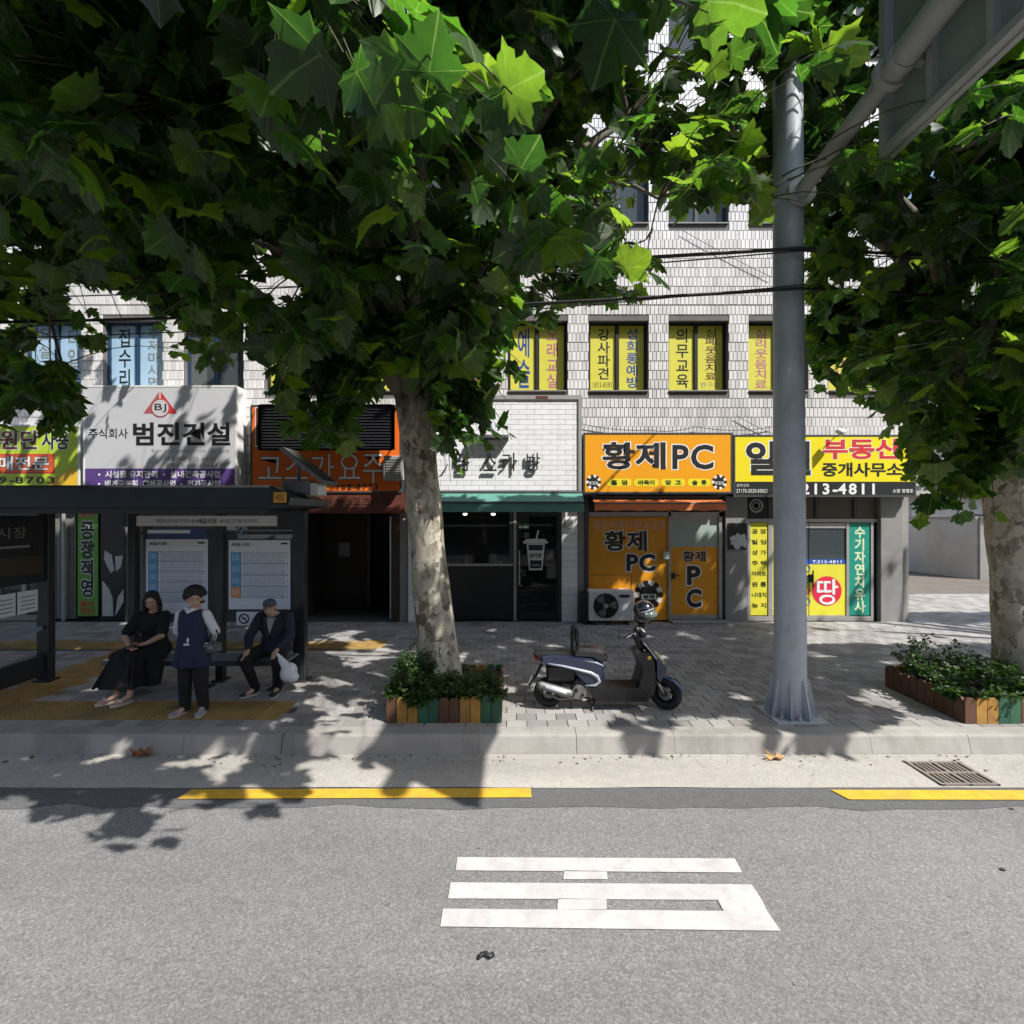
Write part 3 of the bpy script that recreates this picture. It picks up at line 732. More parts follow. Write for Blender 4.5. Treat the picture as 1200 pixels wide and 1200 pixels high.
# --- estate agent front
y = YF + .05
g = MB()
g.box(PX(850, y), PX(1032, y), y - .02, y + .06, PZ(612, y), PZ(608, y), 0); g.box(PX(876, y), PX(879, y), y - .018, y + .058, ZP, PZ(612, y), 0)
for a, b in ((900, 905), (932, 935), (991.5, 994.5), (1020, 1023)): g.box(PX(a, y), PX(b, y), y - .018, y + .058, ZP, PZ(612, y), 0)
g.box(PX(879, y), PX(1020, y), y - .0175, y + .0575, ZP, PZ(722, y), 0)
for a, b in ((900, 905), (955, 959), (1000, 1004)): g.box(PX(a, y), PX(b, y), y - .02, y + .06, PZ(607.9, y), 2.95, 1)
P('shopfront_frame', g, [M_alu, M_alud])
g = MB(); g.box(PX(905, y), PX(1030, y), y + .02, y + .03, PZ(607.8, y), 2.949); P('transom_window', g, mat('tinted_film', (.13, .105, .075), .3, .1, 2))
g = MB(); g.box(PX(1023, y), PX(1032, y), y + .03, y + .1, ZP, 2.95); P('downpipe_recess', g, M_blackp)
g = MB(); g.box(PX(876.5, y), PX(905, y), y + .0, y + .06, PZ(607.8, y), 2.949); g.cbox(PX(851, y) , PX(900, y), y - .005, y + .03, PZ(607, y) + .01, 2.94, .01); P('dark_board', g, M_blackp)
g = MB(); c_ = (PX(885, y), y - .03, PZ(592.5, y)); g.torus(c_, .135, .022, n=20, k=6); g.torus((c_[0], c_[1] - .01, c_[2]), .075, .015, n=16, k=6); g.disc((c_[0], c_[1] + .01, c_[2]), .13, mi=1)
P('round_vent', g, [M_alu, M_void], smooth=True)  # the black disc paints the shade inside the vent
g = MB(); g.box(PX(879, y), PX(900, y), y, y + .01, PZ(721, y), PZ(612.5, y), 0)
for i, t in enumerate(('공 장', '빌 딩', '상 가', '주 택', '아파트', '원 룸', '나대지', '농 지')):
    zc = PZ(623 + i * 12.4, y); text(g, t, PX(881, y), PX(898, y), zc - .05, zc + .06, y - .003, 1, bold=.02)
P('listing_panel', g, [M_yfilm, M_ink])
def agent_door(a, b, full):
    g = MB(); g.box(PX(a, y), PX(b, y), y + .002, y + .02, PZ(721, y), PZ(661, y), 0); g.box(PX(a, y), PX(b, y), y - .001, y + .019, PZ(661, y), PZ(655.5, y), 1)
    g.box(PX(a, y), PX(b, y), y - .006, y + .03, PZ(619, y), PZ(613, y), 4); g.box(PX(a, y), PX(b, y), y - .005, y + .03, ZP + .01, PZ(721, y), 4)
    if full:
        text(g, 'T.213-4811', PX(952, y), PX(986, y), PZ(660, y), PZ(656.5, y), y - .004, 2, bold=.03)
        g.disc((PX(969, y), y - .003, PZ(692.5, y)), .325, n=36, mi=3); text(g, '땅', PX(957, y), PX(981, y), PZ(708, y), PZ(678.5, y), y - .008, 2, bold=.0); text(g, '땅', PX(957.8, y), PX(981.8, y), PZ(708.6, y), PZ(679, y), y - .0095, 2, bold=.0)
    d = P('agent_door', g, [M_yfilm, M_bluef, M_inkw, M_redf, M_alu])
    if not full:
        for cc, mm in ((666, M_bluef), (679, M_bluef), (692, M_redf), (705, M_bluef)): g = MB(); g.torus((PX(b - 2.5, y), y - .004, PZ(cc, y)), .075, .012, n=14, k=4, sx=.2); ob('ring_mark', g, mm, d)
    g = MB(); g.box(PX(a, y), PX(b, y), y + .008, y + .014, PZ(655.4, y), PZ(619.2, y)); ob('door_glass', g, M_pane, d)
    return d
da = agent_door(935, 947.5, False); db = agent_door(948.5, 991.5, True)
g = MB(); g.tube([(PX(951, y), y - .05, PZ(688, y)), (PX(951, y), y - .06, PZ(668, y))], .016, 8); g.box(PX(948, y), PX(952, y), y - .05, y - .001, PZ(682, y), PZ(673, y)); ob('handle', g, M_blackp, db)
g = MB(); g.box(PX(905, y), PX(932, y), y, y + .02, PZ(721, y), PZ(612, y)); P('listing_panel', g, M_yfilm)
g = MB(); g.box(PX(994.5, y), PX(1020, y), y, y + .012, PZ(721, y), PZ(612.5, y), 0)
text(g, '수\n기\n자\n연\n치\n유\n사', PX(1001, y), PX(1014, y), PZ(718, y), PZ(617, y), y - .003, 1, bold=.03)
P('green_film_panel', g, [M_green, mat('pale_ink', (.66, .78, .5), .5)])
g = MB(); g.box(PX(1020, YF), PX(1010, YF), YF, YF + .01, ZP, ZP + .01)
# small black and white poster on the grey pillar
g = MB(); y = YF - .055; g.box(PX(853, y), PX(875, y), y - .012, y, PZ(644, y), PZ(613, y), 0)
r_ = random.Random(3)
for k in range(9):
    cx, cz = PX(r_.uniform(857, 871), y), PZ(r_.uniform(617, 640), y); rr = r_.uniform(.04, .11)
    g.add([(cx + rr * r_.uniform(.5, 1.2) * math.cos(t), y - .014 - .0004 * k, cz + rr * r_.uniform(.5, 1.3) * math.sin(t)) for t in np.arange(7) * .9], [tuple(range(6, -1, -1))][::1], 1)
ps = ob('poster', g, [M_ink, mat('poster_grey', (.55, .57, .60), .4)], at=(PX(864, y), y, PZ(628, y)))
tag(ps, 'small black and white picture poster fixed to the grey pillar beside the orange door', 'poster')
# --- left shops behind the shelter
y = YF + .1
g = MB()
for k in range(13): g.box(PX(166, y), PX(352, y), y + (.0 if k % 2 else .012), y + .05, ZP + k * .2, ZP + k * .2 + .197)
P('roller_shutter', g, M_alud)
for a, b in ((-268, -60), (-34, 62)):
    g = MB(); g.box(PX(a, y), PX(b, y), y - .03, y + .05, ZP, ZP + .12, 0); g.box(PX(a, y), PX(b, y), y - .03, y + .05, 2.4, 2.5, 0)
    for q in np.linspace(a, b - 5, 4): g.box(PX(q, y), PX(q + 5, y), y - .028, y + .048, ZP + .12, 2.4, 0)
    P('shopfront_frame', g, M_alu)
    g = MB(); g.box(PX(a, y), PX(b, y), y + .01, y + .018, ZP + .12, 2.95); P('shop_window', g, M_pane)
    g = MB(); g.box(PX(a, y), PX(b, y), y + .5, y + .52, ZP, 1.1); P('window_display', g, M_cream)
y = YF
g = MB(); g.box(PX(62, y), PX(88, y), y + .02, y + .1, ZP + .05, 2.95, 0)
for k in range(5): g.box(PX(64 + k * 5, y), PX(65 + k * 5, y), y + .012, y + .0195, ZP + .05, 2.95, 0)
g.tube([(PX(77, y), y - .05, ZP + .02), (PX(77, y), y - .05, 2.9)], .035, 8, 1)
P('shutter_and_pipe', g, [M_shut, M_alu])
g = MB(); g.box(PX(116, y), PX(147, y), y + .02, y + .06, ZP + .02, 2.9, 0)
P('dark_shop_panel', g, M_blackp)

# ================================================================ signs and things fixed to the building
def sign_box(name, label, px0, px1, py0, py1, yf, cat='sign', depth=None, mats=(), side=None, group=None):
    x0, x1 = PX(px0, yf), PX(px1, yf); z0, z1 = PZ(py1, yf), PZ(py0, yf)
    t = thing(name, label, cat, ((x0 + x1) / 2, yf, z0), group)
    g = MB(); g.box(x0, x1, yf + .004, YF - .004, z0, z1); ob('casing', g, side or M_alu, t)
    g = MB(); f = .03
    g.box(x0 - .008, x1 + .008, yf - .006, yf + .02, z0 - .008, z0 + f); g.box(x0 - .008, x1 + .008, yf - .006, yf + .02, z1 - f, z1 + .008)
    g.box(x0 - .008, x0 + f, yf - .0055, yf + .02, z0 + f, z1 - f); g.box(x1 - f, x1 + .008, yf - .0055, yf + .02, z0 + f, z1 - f)
    ob('frame', g, side or M_alu, t)
    return t, (x0, x1, z0, z1)
T = lambda g, s, px0, px1, py0, py1, y, mi, **k: text(g, s, PX(px0, y), PX(px1, y), PZ(py1, y), PZ(py0, y), y - .004, mi, **k)
def B(g, px0, px1, py0, py1, y, mi, pr=.001): g.box(PX(px0, y), PX(px1, y), y - pr, y + .003, PZ(py1, y), PZ(py0, y), mi)
ys = 10.95
# grey and purple builder's sign
M_sgrey = mat('sign_grey', (.55, .55, .57), .45, .05, 2); M_purple = mat('sign_purple', (.10, .05, .22), .5)
ys1 = 10.85
t, q = sign_box('shop_sign', 'large grey sign with a red triangle emblem over a purple strip, above the bus shelter', 98, 277, 452, 573, ys1, side=M_wpost)
g = MB(); B(g, 99, 276, 453, 549, ys1, 0); B(g, 99, 276, 549.2, 572, ys1, 1)
P('sign_face', g, [M_sgrey, M_purple], t)
g = MB()
T(g, '주식회사', 104, 150, 502, 514, ys1, 0, bold=.01); T(g, '범진건설', 156, 270, 495, 522, ys1, 0, bold=.028)
T(g, 'Bum Jin Construction Co., Ltd.', 178, 269, 526, 531.5, ys1, 1, bold=.0); T(g, '대표전화 572-0495', 194, 253, 535, 541, ys1, 1, bold=.01); T(g, '전화번호 010-3563-9383', 194, 268, 542.5, 548, ys1, 1, bold=.01)
T(g, '•시설물 유지관리  •실내건축공사업', 115, 258, 551.5, 560, ys1, 2, bold=.025); T(g, '•배게구조철  해체공사업  •전기공사업', 115, 258, 562.5, 571, ys1, 2, bold=.025)
P('lettering', g, [M_ink, M_inkg, M_inkw], t)
g = MB(); y = ys1 - .004
g.add([(PX(a, y), y, PZ(b, y)) for a, b in ((168, 484.5), (186.5, 459), (186.5, 470), (179, 481), (180, 484.5))], [(4, 3, 2, 1, 0)][::1], 1)
g.add([(PX(a, y), y, PZ(b, y)) for a, b in ((188.5, 459), (207.5, 484.5), (196, 484.5), (188.5, 472))], [(3, 2, 1, 0)], 0)
g.disc((PX(188, y), y - .002, PZ(478, y)), .19, n=28, mi=2); g.torus((PX(188, y), y - .003, PZ(478, y)), .185, .012, n=28, k=4, mi=1, sx=.2)
text(g, 'BJ', PX(181.5, y), PX(195, y), PZ(483, y), PZ(473, y), y - .006, 3, bold=.0)
me_ = P('triangle_emblem', g, [M_inkred, mat('emblem_grey_red', (.42, .10, .10), .5), M_sgrey, M_ink], t)
# yellow-green sign at the left
M_yg = mat('sign_yellow_green', (.48, .62, .03), .5, .1, 1.2); M_orf = mat('sign_orange', (.80, .15, .01), .5, .06, 2)
t, q = sign_box('shop_sign', 'yellow-green wholesale sign with a red box, leftmost sign over the bus shelter', -82, 93, 498, 572, ys, side=M_wpost)
g = MB(); B(g, -81, 92, 499, 571, ys, 0); g.add([(PX(a, ys), ys - .0025, PZ(b, ys)) for a, b in ((50, 571), (92, 571), (92, 556), (84, 548))], [(3, 2, 1, 0)], 1); B(g, -70, 64, 532, 555, ys, 2, .003); B(g, -68, 62, 533.6, 553.4, ys, 3, .0045)
P('sign_face', g, [M_yg, mat('sign_amber', (.75, .48, .03), .5), M_inkred, mat('sign_red_orange', (.72, .12, .03), .5)], t)
g = MB(); T(g, '싱크대원단', -70, 46, 504, 527, ys, 0, bold=.025, outline=.03, omi=2); T(g, '사용', 49, 81, 504, 527, ys, 1, bold=.025, outline=.03, omi=2)
text(g, '공장도매전문', PX(-64, ys), PX(58, ys), PZ(551, ys), PZ(535, ys), ys - .008, 2, bold=.025, outline=.03, omi=1); T(g, '053) 559-8703', -76, 64, 558.5, 569, ys, 1, bold=.03)
P('lettering', g, [M_redbrown, M_ink, M_inkw], t)
# orange sign behind the tree
t, q = sign_box('shop_sign', 'orange karaoke bar sign behind the tree trunk with dark mesh board over its top', 294, 470, 475, 577, ys, side=M_alud)
g = MB(); B(g, 295, 469, 476, 576, ys, 0); P('sign_face', g, M_orf, t)
g = MB(); T(g, 'B', 300, 318, 478, 522, ys, 0, bold=.03, outline=.03, omi=1)
T(g, '고스가', 303, 392, 532, 566, ys, 1, bold=.0, outline=.022, omi=0); T(g, '요주', 397, 450, 532, 566, ys, 1, bold=.0, outline=.022, omi=0)
text(g, '168-8723', PX(395, ys), PX(443, ys), PZ(574, ys), PZ(567, ys), ys - .008, 2, bold=.02)
P('lettering', g, [M_brown, M_inkw, M_ink], t)
M_mesh = mat('dark_louvre', (.022, .022, .028), .5, .1, 6)
t = thing('louvre_board', 'dark slatted board covering the upper half of the orange sign', 'louvre', (PX(382, ys), ys - .03, PZ(527, ys)))
x0, x1 = PX(304, 10.6), PX(461, 10.6)
g = MB(); g.box(x0, x1, 10.615, 10.635, PZ(527, 10.6), PZ(474.5, 10.6)); g.box(x0, x1, 10.636, 10.94, PZ(474.5, 10.6) - .02, PZ(474.5, 10.6)); ob('back_panel', g, M_mesh, t)
n = 15; z0 = PZ(527, 10.6); z1 = PZ(474.5, 10.6)
sl = MB(); sl.obox((0, 0, 0), (x1 - x0 - .04, .03, .012), Matrix.Rotation(rad(38), 3, 'X')); sm = sl.mesh('slat'); sm.materials.append(M_mesh)
for k in range(n):
    o = bpy.data.objects.new('slat', sm); COL.objects.link(o); o.parent = t; o.location = (0 + (x0 + x1) / 2 - org(t)[0], 10.595 - org(t)[1], z0 + (k + .5) * (z1 - z0) / n - org(t)[2])
g = MB(); g.box(x0 - .02, x0 + .03, 10.57, 10.64, z0, z1); g.box(x1 - .03, x1 + .02, 10.57, 10.64, z0, z1); g.box(x0 + .03, x1 - .03, 10.57, 10.64, z1 - .03, z1 + .01); g.box(x0 + .03, x1 - .03, 10.57, 10.64, z0 - .01, z0 + .03)
for q in (x0 + .1, x1 - .1): g.tube([(q, 10.64, z0 + .1), (q, 10.945, z0 + .1)], .02, 6); ob('frame', g, M_alud, t)
t, q = sign_box('fascia_sign', 'reddish brown fascia board with faded lettering over the dark entrance', 362, 474, 578, 601, 10.97, side=M_redbrown)
g = MB(); B(g, 363, 473, 579, 600, 10.97, 0); T(g, '맥스스포츠마당', 380, 458, 583, 592.5, 10.97, 1, bold=.0); B(g, 380, 458, 595, 595.8, 10.97, 1, .003)
P('sign_face', g, [M_redbrown, M_ink], t)
# aircon-like grey box beside the trunk
t = thing('window_ac_unit', 'small grey louvred air conditioner box beside the tree trunk on the orange sign', 'air conditioner', (PX(460, 10.7), 10.7, PZ(563, 10.7)))
g = MB(); g.cbox(PX(449, 10.7), PX(473, 10.7), 10.7, 10.94, PZ(563, 10.7), PZ(534, 10.7), .015); ob('housing', g, M_alu, t)
g = MB(); g.box(PX(452, 10.7), PX(470.5, 10.7), 10.685, 10.699, PZ(560, 10.7), PZ(537, 10.7)); ob('grille_backing', g, M_inkg, t)
for k in range(8):
    g = MB(); zz = PZ(559, 10.7) + k * .052; g.box(PX(452.5, 10.7), PX(470, 10.7), 10.672, 10.684, zz, zz + .02); ob('louvre', g, M_alu, t)
# --- white brick fascia of the cafe
yb = YF - .30
x0, x1, z0, z1 = PX(489, yb), PX(681.5, yb), PZ(575, yb), PZ(465, yb)
t = thing('cafe_fascia', 'white glazed brick fascia with grey metal edging above the cafe awning', 'fascia', ((x0 + x1) / 2, yb, z0))
g = MB(); g.box(x0, x1 - .07, yb + .012, YF, z0, z1 - .06); ob('backing', g, M_mortar, t)
g = MB(); g.box(x0, x1, yb - .03, YF + .01, z1 - .06, z1 + .03); g.box(x1 - .07, x1, yb - .03, YF + .009, z0, z1 - .061); g.box(PX(628, yb), PX(642, yb), yb - .035, yb - .031, z1 - .045, z1 + .012, 1); ob('edging', g, [M_alu, M_redbrown], t)
BH = (z1 - .06 - z0) / 18; BL = .335
cache = {}
for r in range(18):
    x = x0 - (BL / 2 if r % 2 else 0) - .01
    while x < x1 - .07:
        a, b = max(x, x0) + .003, min(x + BL, x1 - .07) - .003
        if b - a > .02:
            L = round(b - a, 3)
            if L not in cache:
                g = MB(); g.cbox(0, L, 0, .016, .003, BH - .003, .004); cache[L] = g.mesh('brick'); cache[L].materials.append(M_brick)
            o = bpy.data.objects.new('brick', cache[L]); COL.objects.link(o); o.parent = t
            o.location = (a - org(t)[0], yb + random.uniform(-.001, .001) - org(t)[1], z0 + r * BH - org(t)[2]); 
        x += BL
# standing black letters on the brick
g = MB(); yl = yb - .075
def letter3d(s, px0, px1, py0, py1):
    X0, X1, Z0, Z1 = PX(px0, yl), PX(px1, yl), PZ(py1, yl), PZ(py0, yl)
    vs, fs = glyphs(s, .0); a0, a1 = min(p[0] for p in vs), max(p[0] for p in vs); b0, b1 = min(p[1] for p in vs), max(p[1] for p in vs)
    P2 = [(X0 + (p[0] - a0) * (X1 - X0) / (a1 - a0), Z0 + (p[1] - b0) * (Z1 - Z0) / (b1 - b0)) for p in vs]
    n = len(P2); g = MB(); V = [(x, yl, z) for x, z in P2] + [(x, yb - .04, z) for x, z in P2]
    cnt = {}
    for f in fs:
        for i in range(len(f)):
            e = (f[i], f[(i + 1) % len(f)]); cnt[e] = 1
    F = list(fs) + [tuple(i + n for i in reversed(f)) for f in fs] + [(b, a, a + n, b + n) for a, b in cnt if (b, a) not in cnt]
    g.add(V, F); g.box(X0 + .02, X0 + .04, yb - .041, yb - .0, (Z0 + Z1) / 2 - .01, (Z0 + Z1) / 2 + .01); g.box(X1 - .04, X1 - .02, yb - .041, yb, (Z0 + Z1) / 2 - .01, (Z0 + Z1) / 2 + .01)
    return g
cl = thing('cafe_lettering', 'raised black Korean letters standing off the white brick fascia', 'lettering', (PX(585, yl), yb, PZ(553, yl)))
for s, a, b in (('담', 534, 551), ('스', 566, 582), ('카', 588, 606), ('방', 617, 633)):
    ob('letter', letter3d(s, a, b, 530.5, 552), M_ink, cl)
g = MB(); g.box(PX(552, yb), PX(596, yb), yb - .16, yb - .0, PZ(516, yb), PZ(511, yb)); g.tube([(PX(552, yb), yb - .18, PZ(514, yb)), (PX(596, yb), yb - .18, PZ(514, yb))], .03, 8)
tag(ob('sign_light', g, M_alud, at=(PX(574, yb), yb, PZ(514, yb))), 'long dark lamp bar on the white brick above the raised letters', 'light')
# --- green awning
M_awn = mat('green_awning_cloth', (.085, .25, .20), .7, .12, 2, dirt=.15)
t = thing('green_awning', 'dark green cloth awning over the cafe front', 'awning', (PX(603, YF), YF, 2.75))
xa, xb = PX(489, YF - .3), PX(682, YF - .3)
yo = 10.62; zo = PZ(588, yo); zt = PZ(577, YF - .3)
g = MB(); n = 24
for k in range(n):
    u0 = xa + (xb - xa) * k / n; u1 = xa + (xb - xa) * (k + 1) / n
    s0 = .012 * math.sin(k * 1.3); s1 = .012 * math.sin((k + 1) * 1.3)
    g.quad((u0, yo, zo + s0 * .3), (u1, yo, zo + s1 * .3), (u1, YF - .31, zt), (u0, YF - .31, zt))
ob('cloth', g, M_awn, t)
g = MB()
for k in range(n):
    u0 = xa + (xb - xa) * k / n; u1 = xa + (xb - xa) * (k + 1) / n
    g.quad((u0, yo - .012, PZ(600, yo)), (u1, yo - .012, PZ(600, yo)), (u1, yo, zo), (u0, yo, zo))
ob('valance', g, M_awn, t)
g = MB(); g.tube([(xa, yo, zo - .01), (xb, yo, zo - .01)], .022, 8); g.tube([(xa + .05, yo, zo), (xa + .05, YF, 2.72)], .016, 6); g.tube([(xb - .05, yo, zo), (xb - .05, YF, 2.72)], .016, 6); g.tube([(xa, YF - .33, zt), (xb, YF - .33, zt)], .03, 8)
ob('awning_frame', g, M_alud, t)
# --- PC sign
M_porange = mat('pc_sign_orange', (.86, .36, .012), .4, .04, 2)
t, q = sign_box('shop_sign', 'orange PC room sign with big black letters and yellow game labels', 684, 858, 507.5, 578, ys, side=M_alud)
g = MB(); B(g, 685, 857, 508.5, 577, ys, 0); P('sign_face', g, M_porange, t)
g = MB(); T(g, '황제', 706, 780, 518, 550, ys, 0, bold=.028, outline=.032, omi=1); T(g, 'PC', 788, 836, 521, 550, ys, 0, bold=.025, outline=.035, omi=1)
for s, a, b in (('홀  덤', 711, 740), ('바둑이', 743, 772), ('맞  고', 775, 803), ('슬  롯', 806, 833)):
    y = ys; pts = []; x0, x1, z0, z1 = PX(a, y), PX(b, y), PZ(570, y), PZ(561, y); r = (z1 - z0) * .4
    for cx, cz, s0 in ((x1 - r, z0 + r, -90), (x1 - r, z1 - r, 0), (x0 + r, z1 - r, 90), (x0 + r, z0 + r, 180)):
        for k in range(5): an = rad(s0 + k * 22.5); pts.append((cx + r * math.cos(an), cz + r * math.sin(an)))
    lp = MB(); lp.add([(px_, y - .003, pz_) for px_, pz_ in pts], [tuple(range(20))], 1)
    text(lp, s, PX(a + 5, y), PX(b - 5, y), PZ(568.5, y), PZ(562.5, y), y - .006, 0, bold=.03)
    P('label_plate', lp, [M_ink, mat('label_yellow', (.82, .72, .02), .5)], t)
P('lettering', g, [M_ink, M_inkw, mat('label_yellow', (.82, .72, .02), .5)], t)
# loose cables over the sign
for q in (695.5, 843): g = MB(); emblem(g, PX(q, ys), PZ(565, ys), .165, ys - .004, 0, 1, 2); P('wreath_emblem', g, [M_ink, M_inkw, M_brown], t)
M_cable = mat('black_cable', (.012, .012, .012), .6)
# orange awning
M_oawn = mat('orange_awning_cloth', (.62, .17, .05), .7, .12, 3, dirt=.2)
t = thing('orange_awning', 'short rolled-up orange awning under the orange PC room sign', 'awning', (PX(773, YF), YF, 2.75))
y0_, y1_ = 10.75, YF - .02; xa, xb = PX(697, y0_), PX(852, y0_)
g = MB(); n = 30
for k in range(n):
    u0 = xa + (xb - xa) * k / n; u1 = xa + (xb - xa) * (k + 1) / n; zc = lambda kk: PZ(599, y0_) + .022 * abs(math.sin(kk * math.pi / 5))
    g.quad((u0, y0_, zc(k)), (u1, y0_, zc(k + 1)), (u1, y0_ + .03, PZ(589, y0_)), (u0, y0_ + .03, PZ(589, y0_)))
    g.quad((u0, y0_ + .03, PZ(589, y0_)), (u1, y0_ + .03, PZ(589, y0_)), (u1, y1_ - .1, PZ(584, y0_)), (u0, y1_ - .1, PZ(584, y0_)))
ob('cloth', g, M_oawn, t)
g = MB(); g.tube([(xa, y0_ + .04, PZ(590, y0_)), (xb, y0_ + .04, PZ(590, y0_))], .02, 8); g.box(xa, xb, y1_ - .12, y1_, PZ(584, y0_) - .01, PZ(584, y0_) + .06)
for q in (xa + .1, xb - .1): g.tube([(q, y0_ + .04, PZ(590, y0_)), (q, y1_, PZ(596, y0_))], .014, 6)
ob('awning_frame', g, M_alud, t)
# --- estate agent sign
M_ysign = mat('agent_sign_yellow', (.86, .72, .02), .4, .04, 2); M_bsign = mat('agent_sign_black', (.022, .024, .026), .4)
ye = 10.98
t, q = sign_box('shop_sign', 'yellow estate agent sign with a black phone number strip, right of the orange sign', 860, 1073, 510, 582, ye, side=M_alud)
g = MB(); B(g, 861, 1072, 511, 564.5, ye, 0); B(g, 861, 1072, 564.7, 581, ye, 1); P('sign_face', g, [M_ysign, M_bsign], t)
g = MB(); T(g, '일월', 874, 950, 517, 557, ye, 0, bold=.035, outline=.03, omi=1); T(g, '부동산', 964, 1056, 514, 538, ye, 2, bold=.03, outline=.02, omi=1); T(g, '중개사무소', 963, 1057, 542, 558.5, ye, 0, bold=.03)
T(g, '1213-4811', 930, 1025, 566.5, 579.5, ye, 1, bold=.028); T(g, '공주신도', 863, 878, 567, 570.5, ye, 1); T(g, '27170-2020-00021', 863, 899, 573, 577.5, ye, 1, bold=.01); T(g, '소장 정명호', 1046, 1070, 573, 577.5, ye, 1, bold=.01)
P('lettering', g, [M_ink, M_inkw, M_inkred], t)
# spotlights over the sign
for i, px in enumerate((983,)):
    t = thing('spot_lamp', 'small white spotlight on a bracket above the yellow estate agent sign', 'spotlight', (PX(px, ye), ye, PZ(509, ye)))
    g = MB(); g.tube([(PX(px + 5, YF), YF, PZ(506, YF)), (PX(px, 10.8), 10.8, PZ(505, 10.8))], .012, 6); ob('bracket', g, M_alud, t)
    g = MB(); g.tube([(PX(px - 3, 10.75), 10.75, PZ(504, 10.75)), (PX(px + 6, 10.7), 10.7, PZ(508, 10.7))], [.05, .085], 12); ob('lamp_head', g, M_wpost, t, smooth=True)
# --- banner left of the shelter
y = YF - .03; M_gban = mat('banner_green', (.14, .40, .05), .6, .1, 3)
g = MB(); B(g, 91, 115, 598, 722, y, 0); T(g, '원단', 94, 112, 599, 606, y, 3, bold=.03)
T(g, '공\n장\n직\n영', 94, 111, 611, 700, y, 1, bold=.03, outline=.04, omi=2); T(g, '종이\n안단', 94, 111, 704, 720, y, 3, bold=.03)
bn = ob('banner', g, [M_gban, M_ink, M_inkw, M_inkred], at=(PX(103, y), y, ZP)); tag(bn, 'tall narrow green banner with four black and white characters left of the bus shelter', 'banner')
g = MB(); B(g, 118, 146, 600, 722, y, 0, .001)
for pts in (((120, 722), (133, 722), (132, 700), (128, 690), (120, 680)), ((135, 722), (145, 705), (145, 690), (138, 700)), ((123, 645), (131, 650), (134, 668), (130, 672), (122, 655)), ((135, 652), (144, 651), (142, 664), (136, 670))):
    g.add([(PX(a, y), y - .004, PZ(b, y)) for a, b in pts], [tuple(range(len(pts)))], 1)
bn = ob('banner', g, [M_blackp, mat('poster_white', (.6, .62, .58), .5, .15, 9)], at=(PX(132, y), y, ZP)); tag(bn, 'tall black poster panel with white shapes between the green banner and the shelter', 'poster')
# --- AC unit in front of the PC room
M_acw = mat('ac_white', (.66, .66, .66), .45, .06, 3, dirt=.12)
yA = 10.85; x0, x1 = PX(690, yA), PX(743, yA)
t = thing('ac_outdoor_unit', 'white outdoor air conditioner unit with a round fan grille before the orange panel', 'air conditioner', ((x0 + x1) / 2, yA, ZP))
z0, z1 = ZP + .09, PZ(692, yA)
g = MB(); g.cbox(x0, x1, yA, yA + .3, z0, z1, .02); ob('housing', g, M_acw, t)
cx, cz = x0 + .36, (z0 + z1) / 2
g = MB(); g.disc((cx, yA - .004, cz), .265, n=32); ob('fan_opening_shade', g, M_void, t)  # black disc on the solid housing, painted shade of the opening
for k in range(3):
    g = MB(); a = k * 2.09; g.add([(cx + .05 * math.cos(a), yA - .008, cz + .05 * math.sin(a)), (cx + .24 * math.cos(a - .3), yA - .008, cz + .24 * math.sin(a - .3)), (cx + .25 * math.cos(a + .4), yA - .012, cz + .25 * math.sin(a + .4)), (cx + .15 * math.cos(a + .6), yA - .012, cz + .15 * math.sin(a + .6))], [(0, 1, 2, 3)]); ob('fan_blade', g, M_inkg, t)
g = MB()
for R in (.06, .10, .14, .18, .22, .26): g.torus((cx, yA - .022, cz), R, .004, n=28, k=4)
for k in range(12):
    a = k * math.pi / 6; g.tube([(cx + .04 * math.cos(a), yA - .022, cz + .04 * math.sin(a)), (cx + .265 * math.cos(a), yA - .018, cz + .265 * math.sin(a))], .003, 4)
g.disc((cx, yA - .03, cz), .055, n=16, mi=1); ob('grille', g, [M_blackp, M_alu], t)
g = MB(); g.disc((x1 - .2, yA - .004, z1 - .12), .13, n=24, r2=.034); ob('oval_badge', g, M_ink, t)
g = MB(); g.box(x0 + .1, x0 + .16, yA + .02, yA + .28, ZP, z0); ob('foot', g, M_blackp, t); g = MB(); g.box(x1 - .16, x1 - .1, yA + .02, yA + .28, ZP, z0); ob('foot', g, M_blackp, t)
g = MB(); g.box(x0 - .12, x0 - .02, yA + .05, YF, ZP, PZ(696, yA)); ob('dark_side_board', g, M_blackp, t)
# switch box on the glazed pillar
g = MB(); g.cbox(PX(662, YF - .09), PX(671, YF - .09), YF - .13, YF - .062, PZ(619, YF), PZ(608, YF), .01)
tag(ob('meter_box', g, M_alu, at=(PX(666, YF), YF - .07, PZ(619, YF))), 'small grey meter box on the white brick pillar right of the cafe door', 'box')

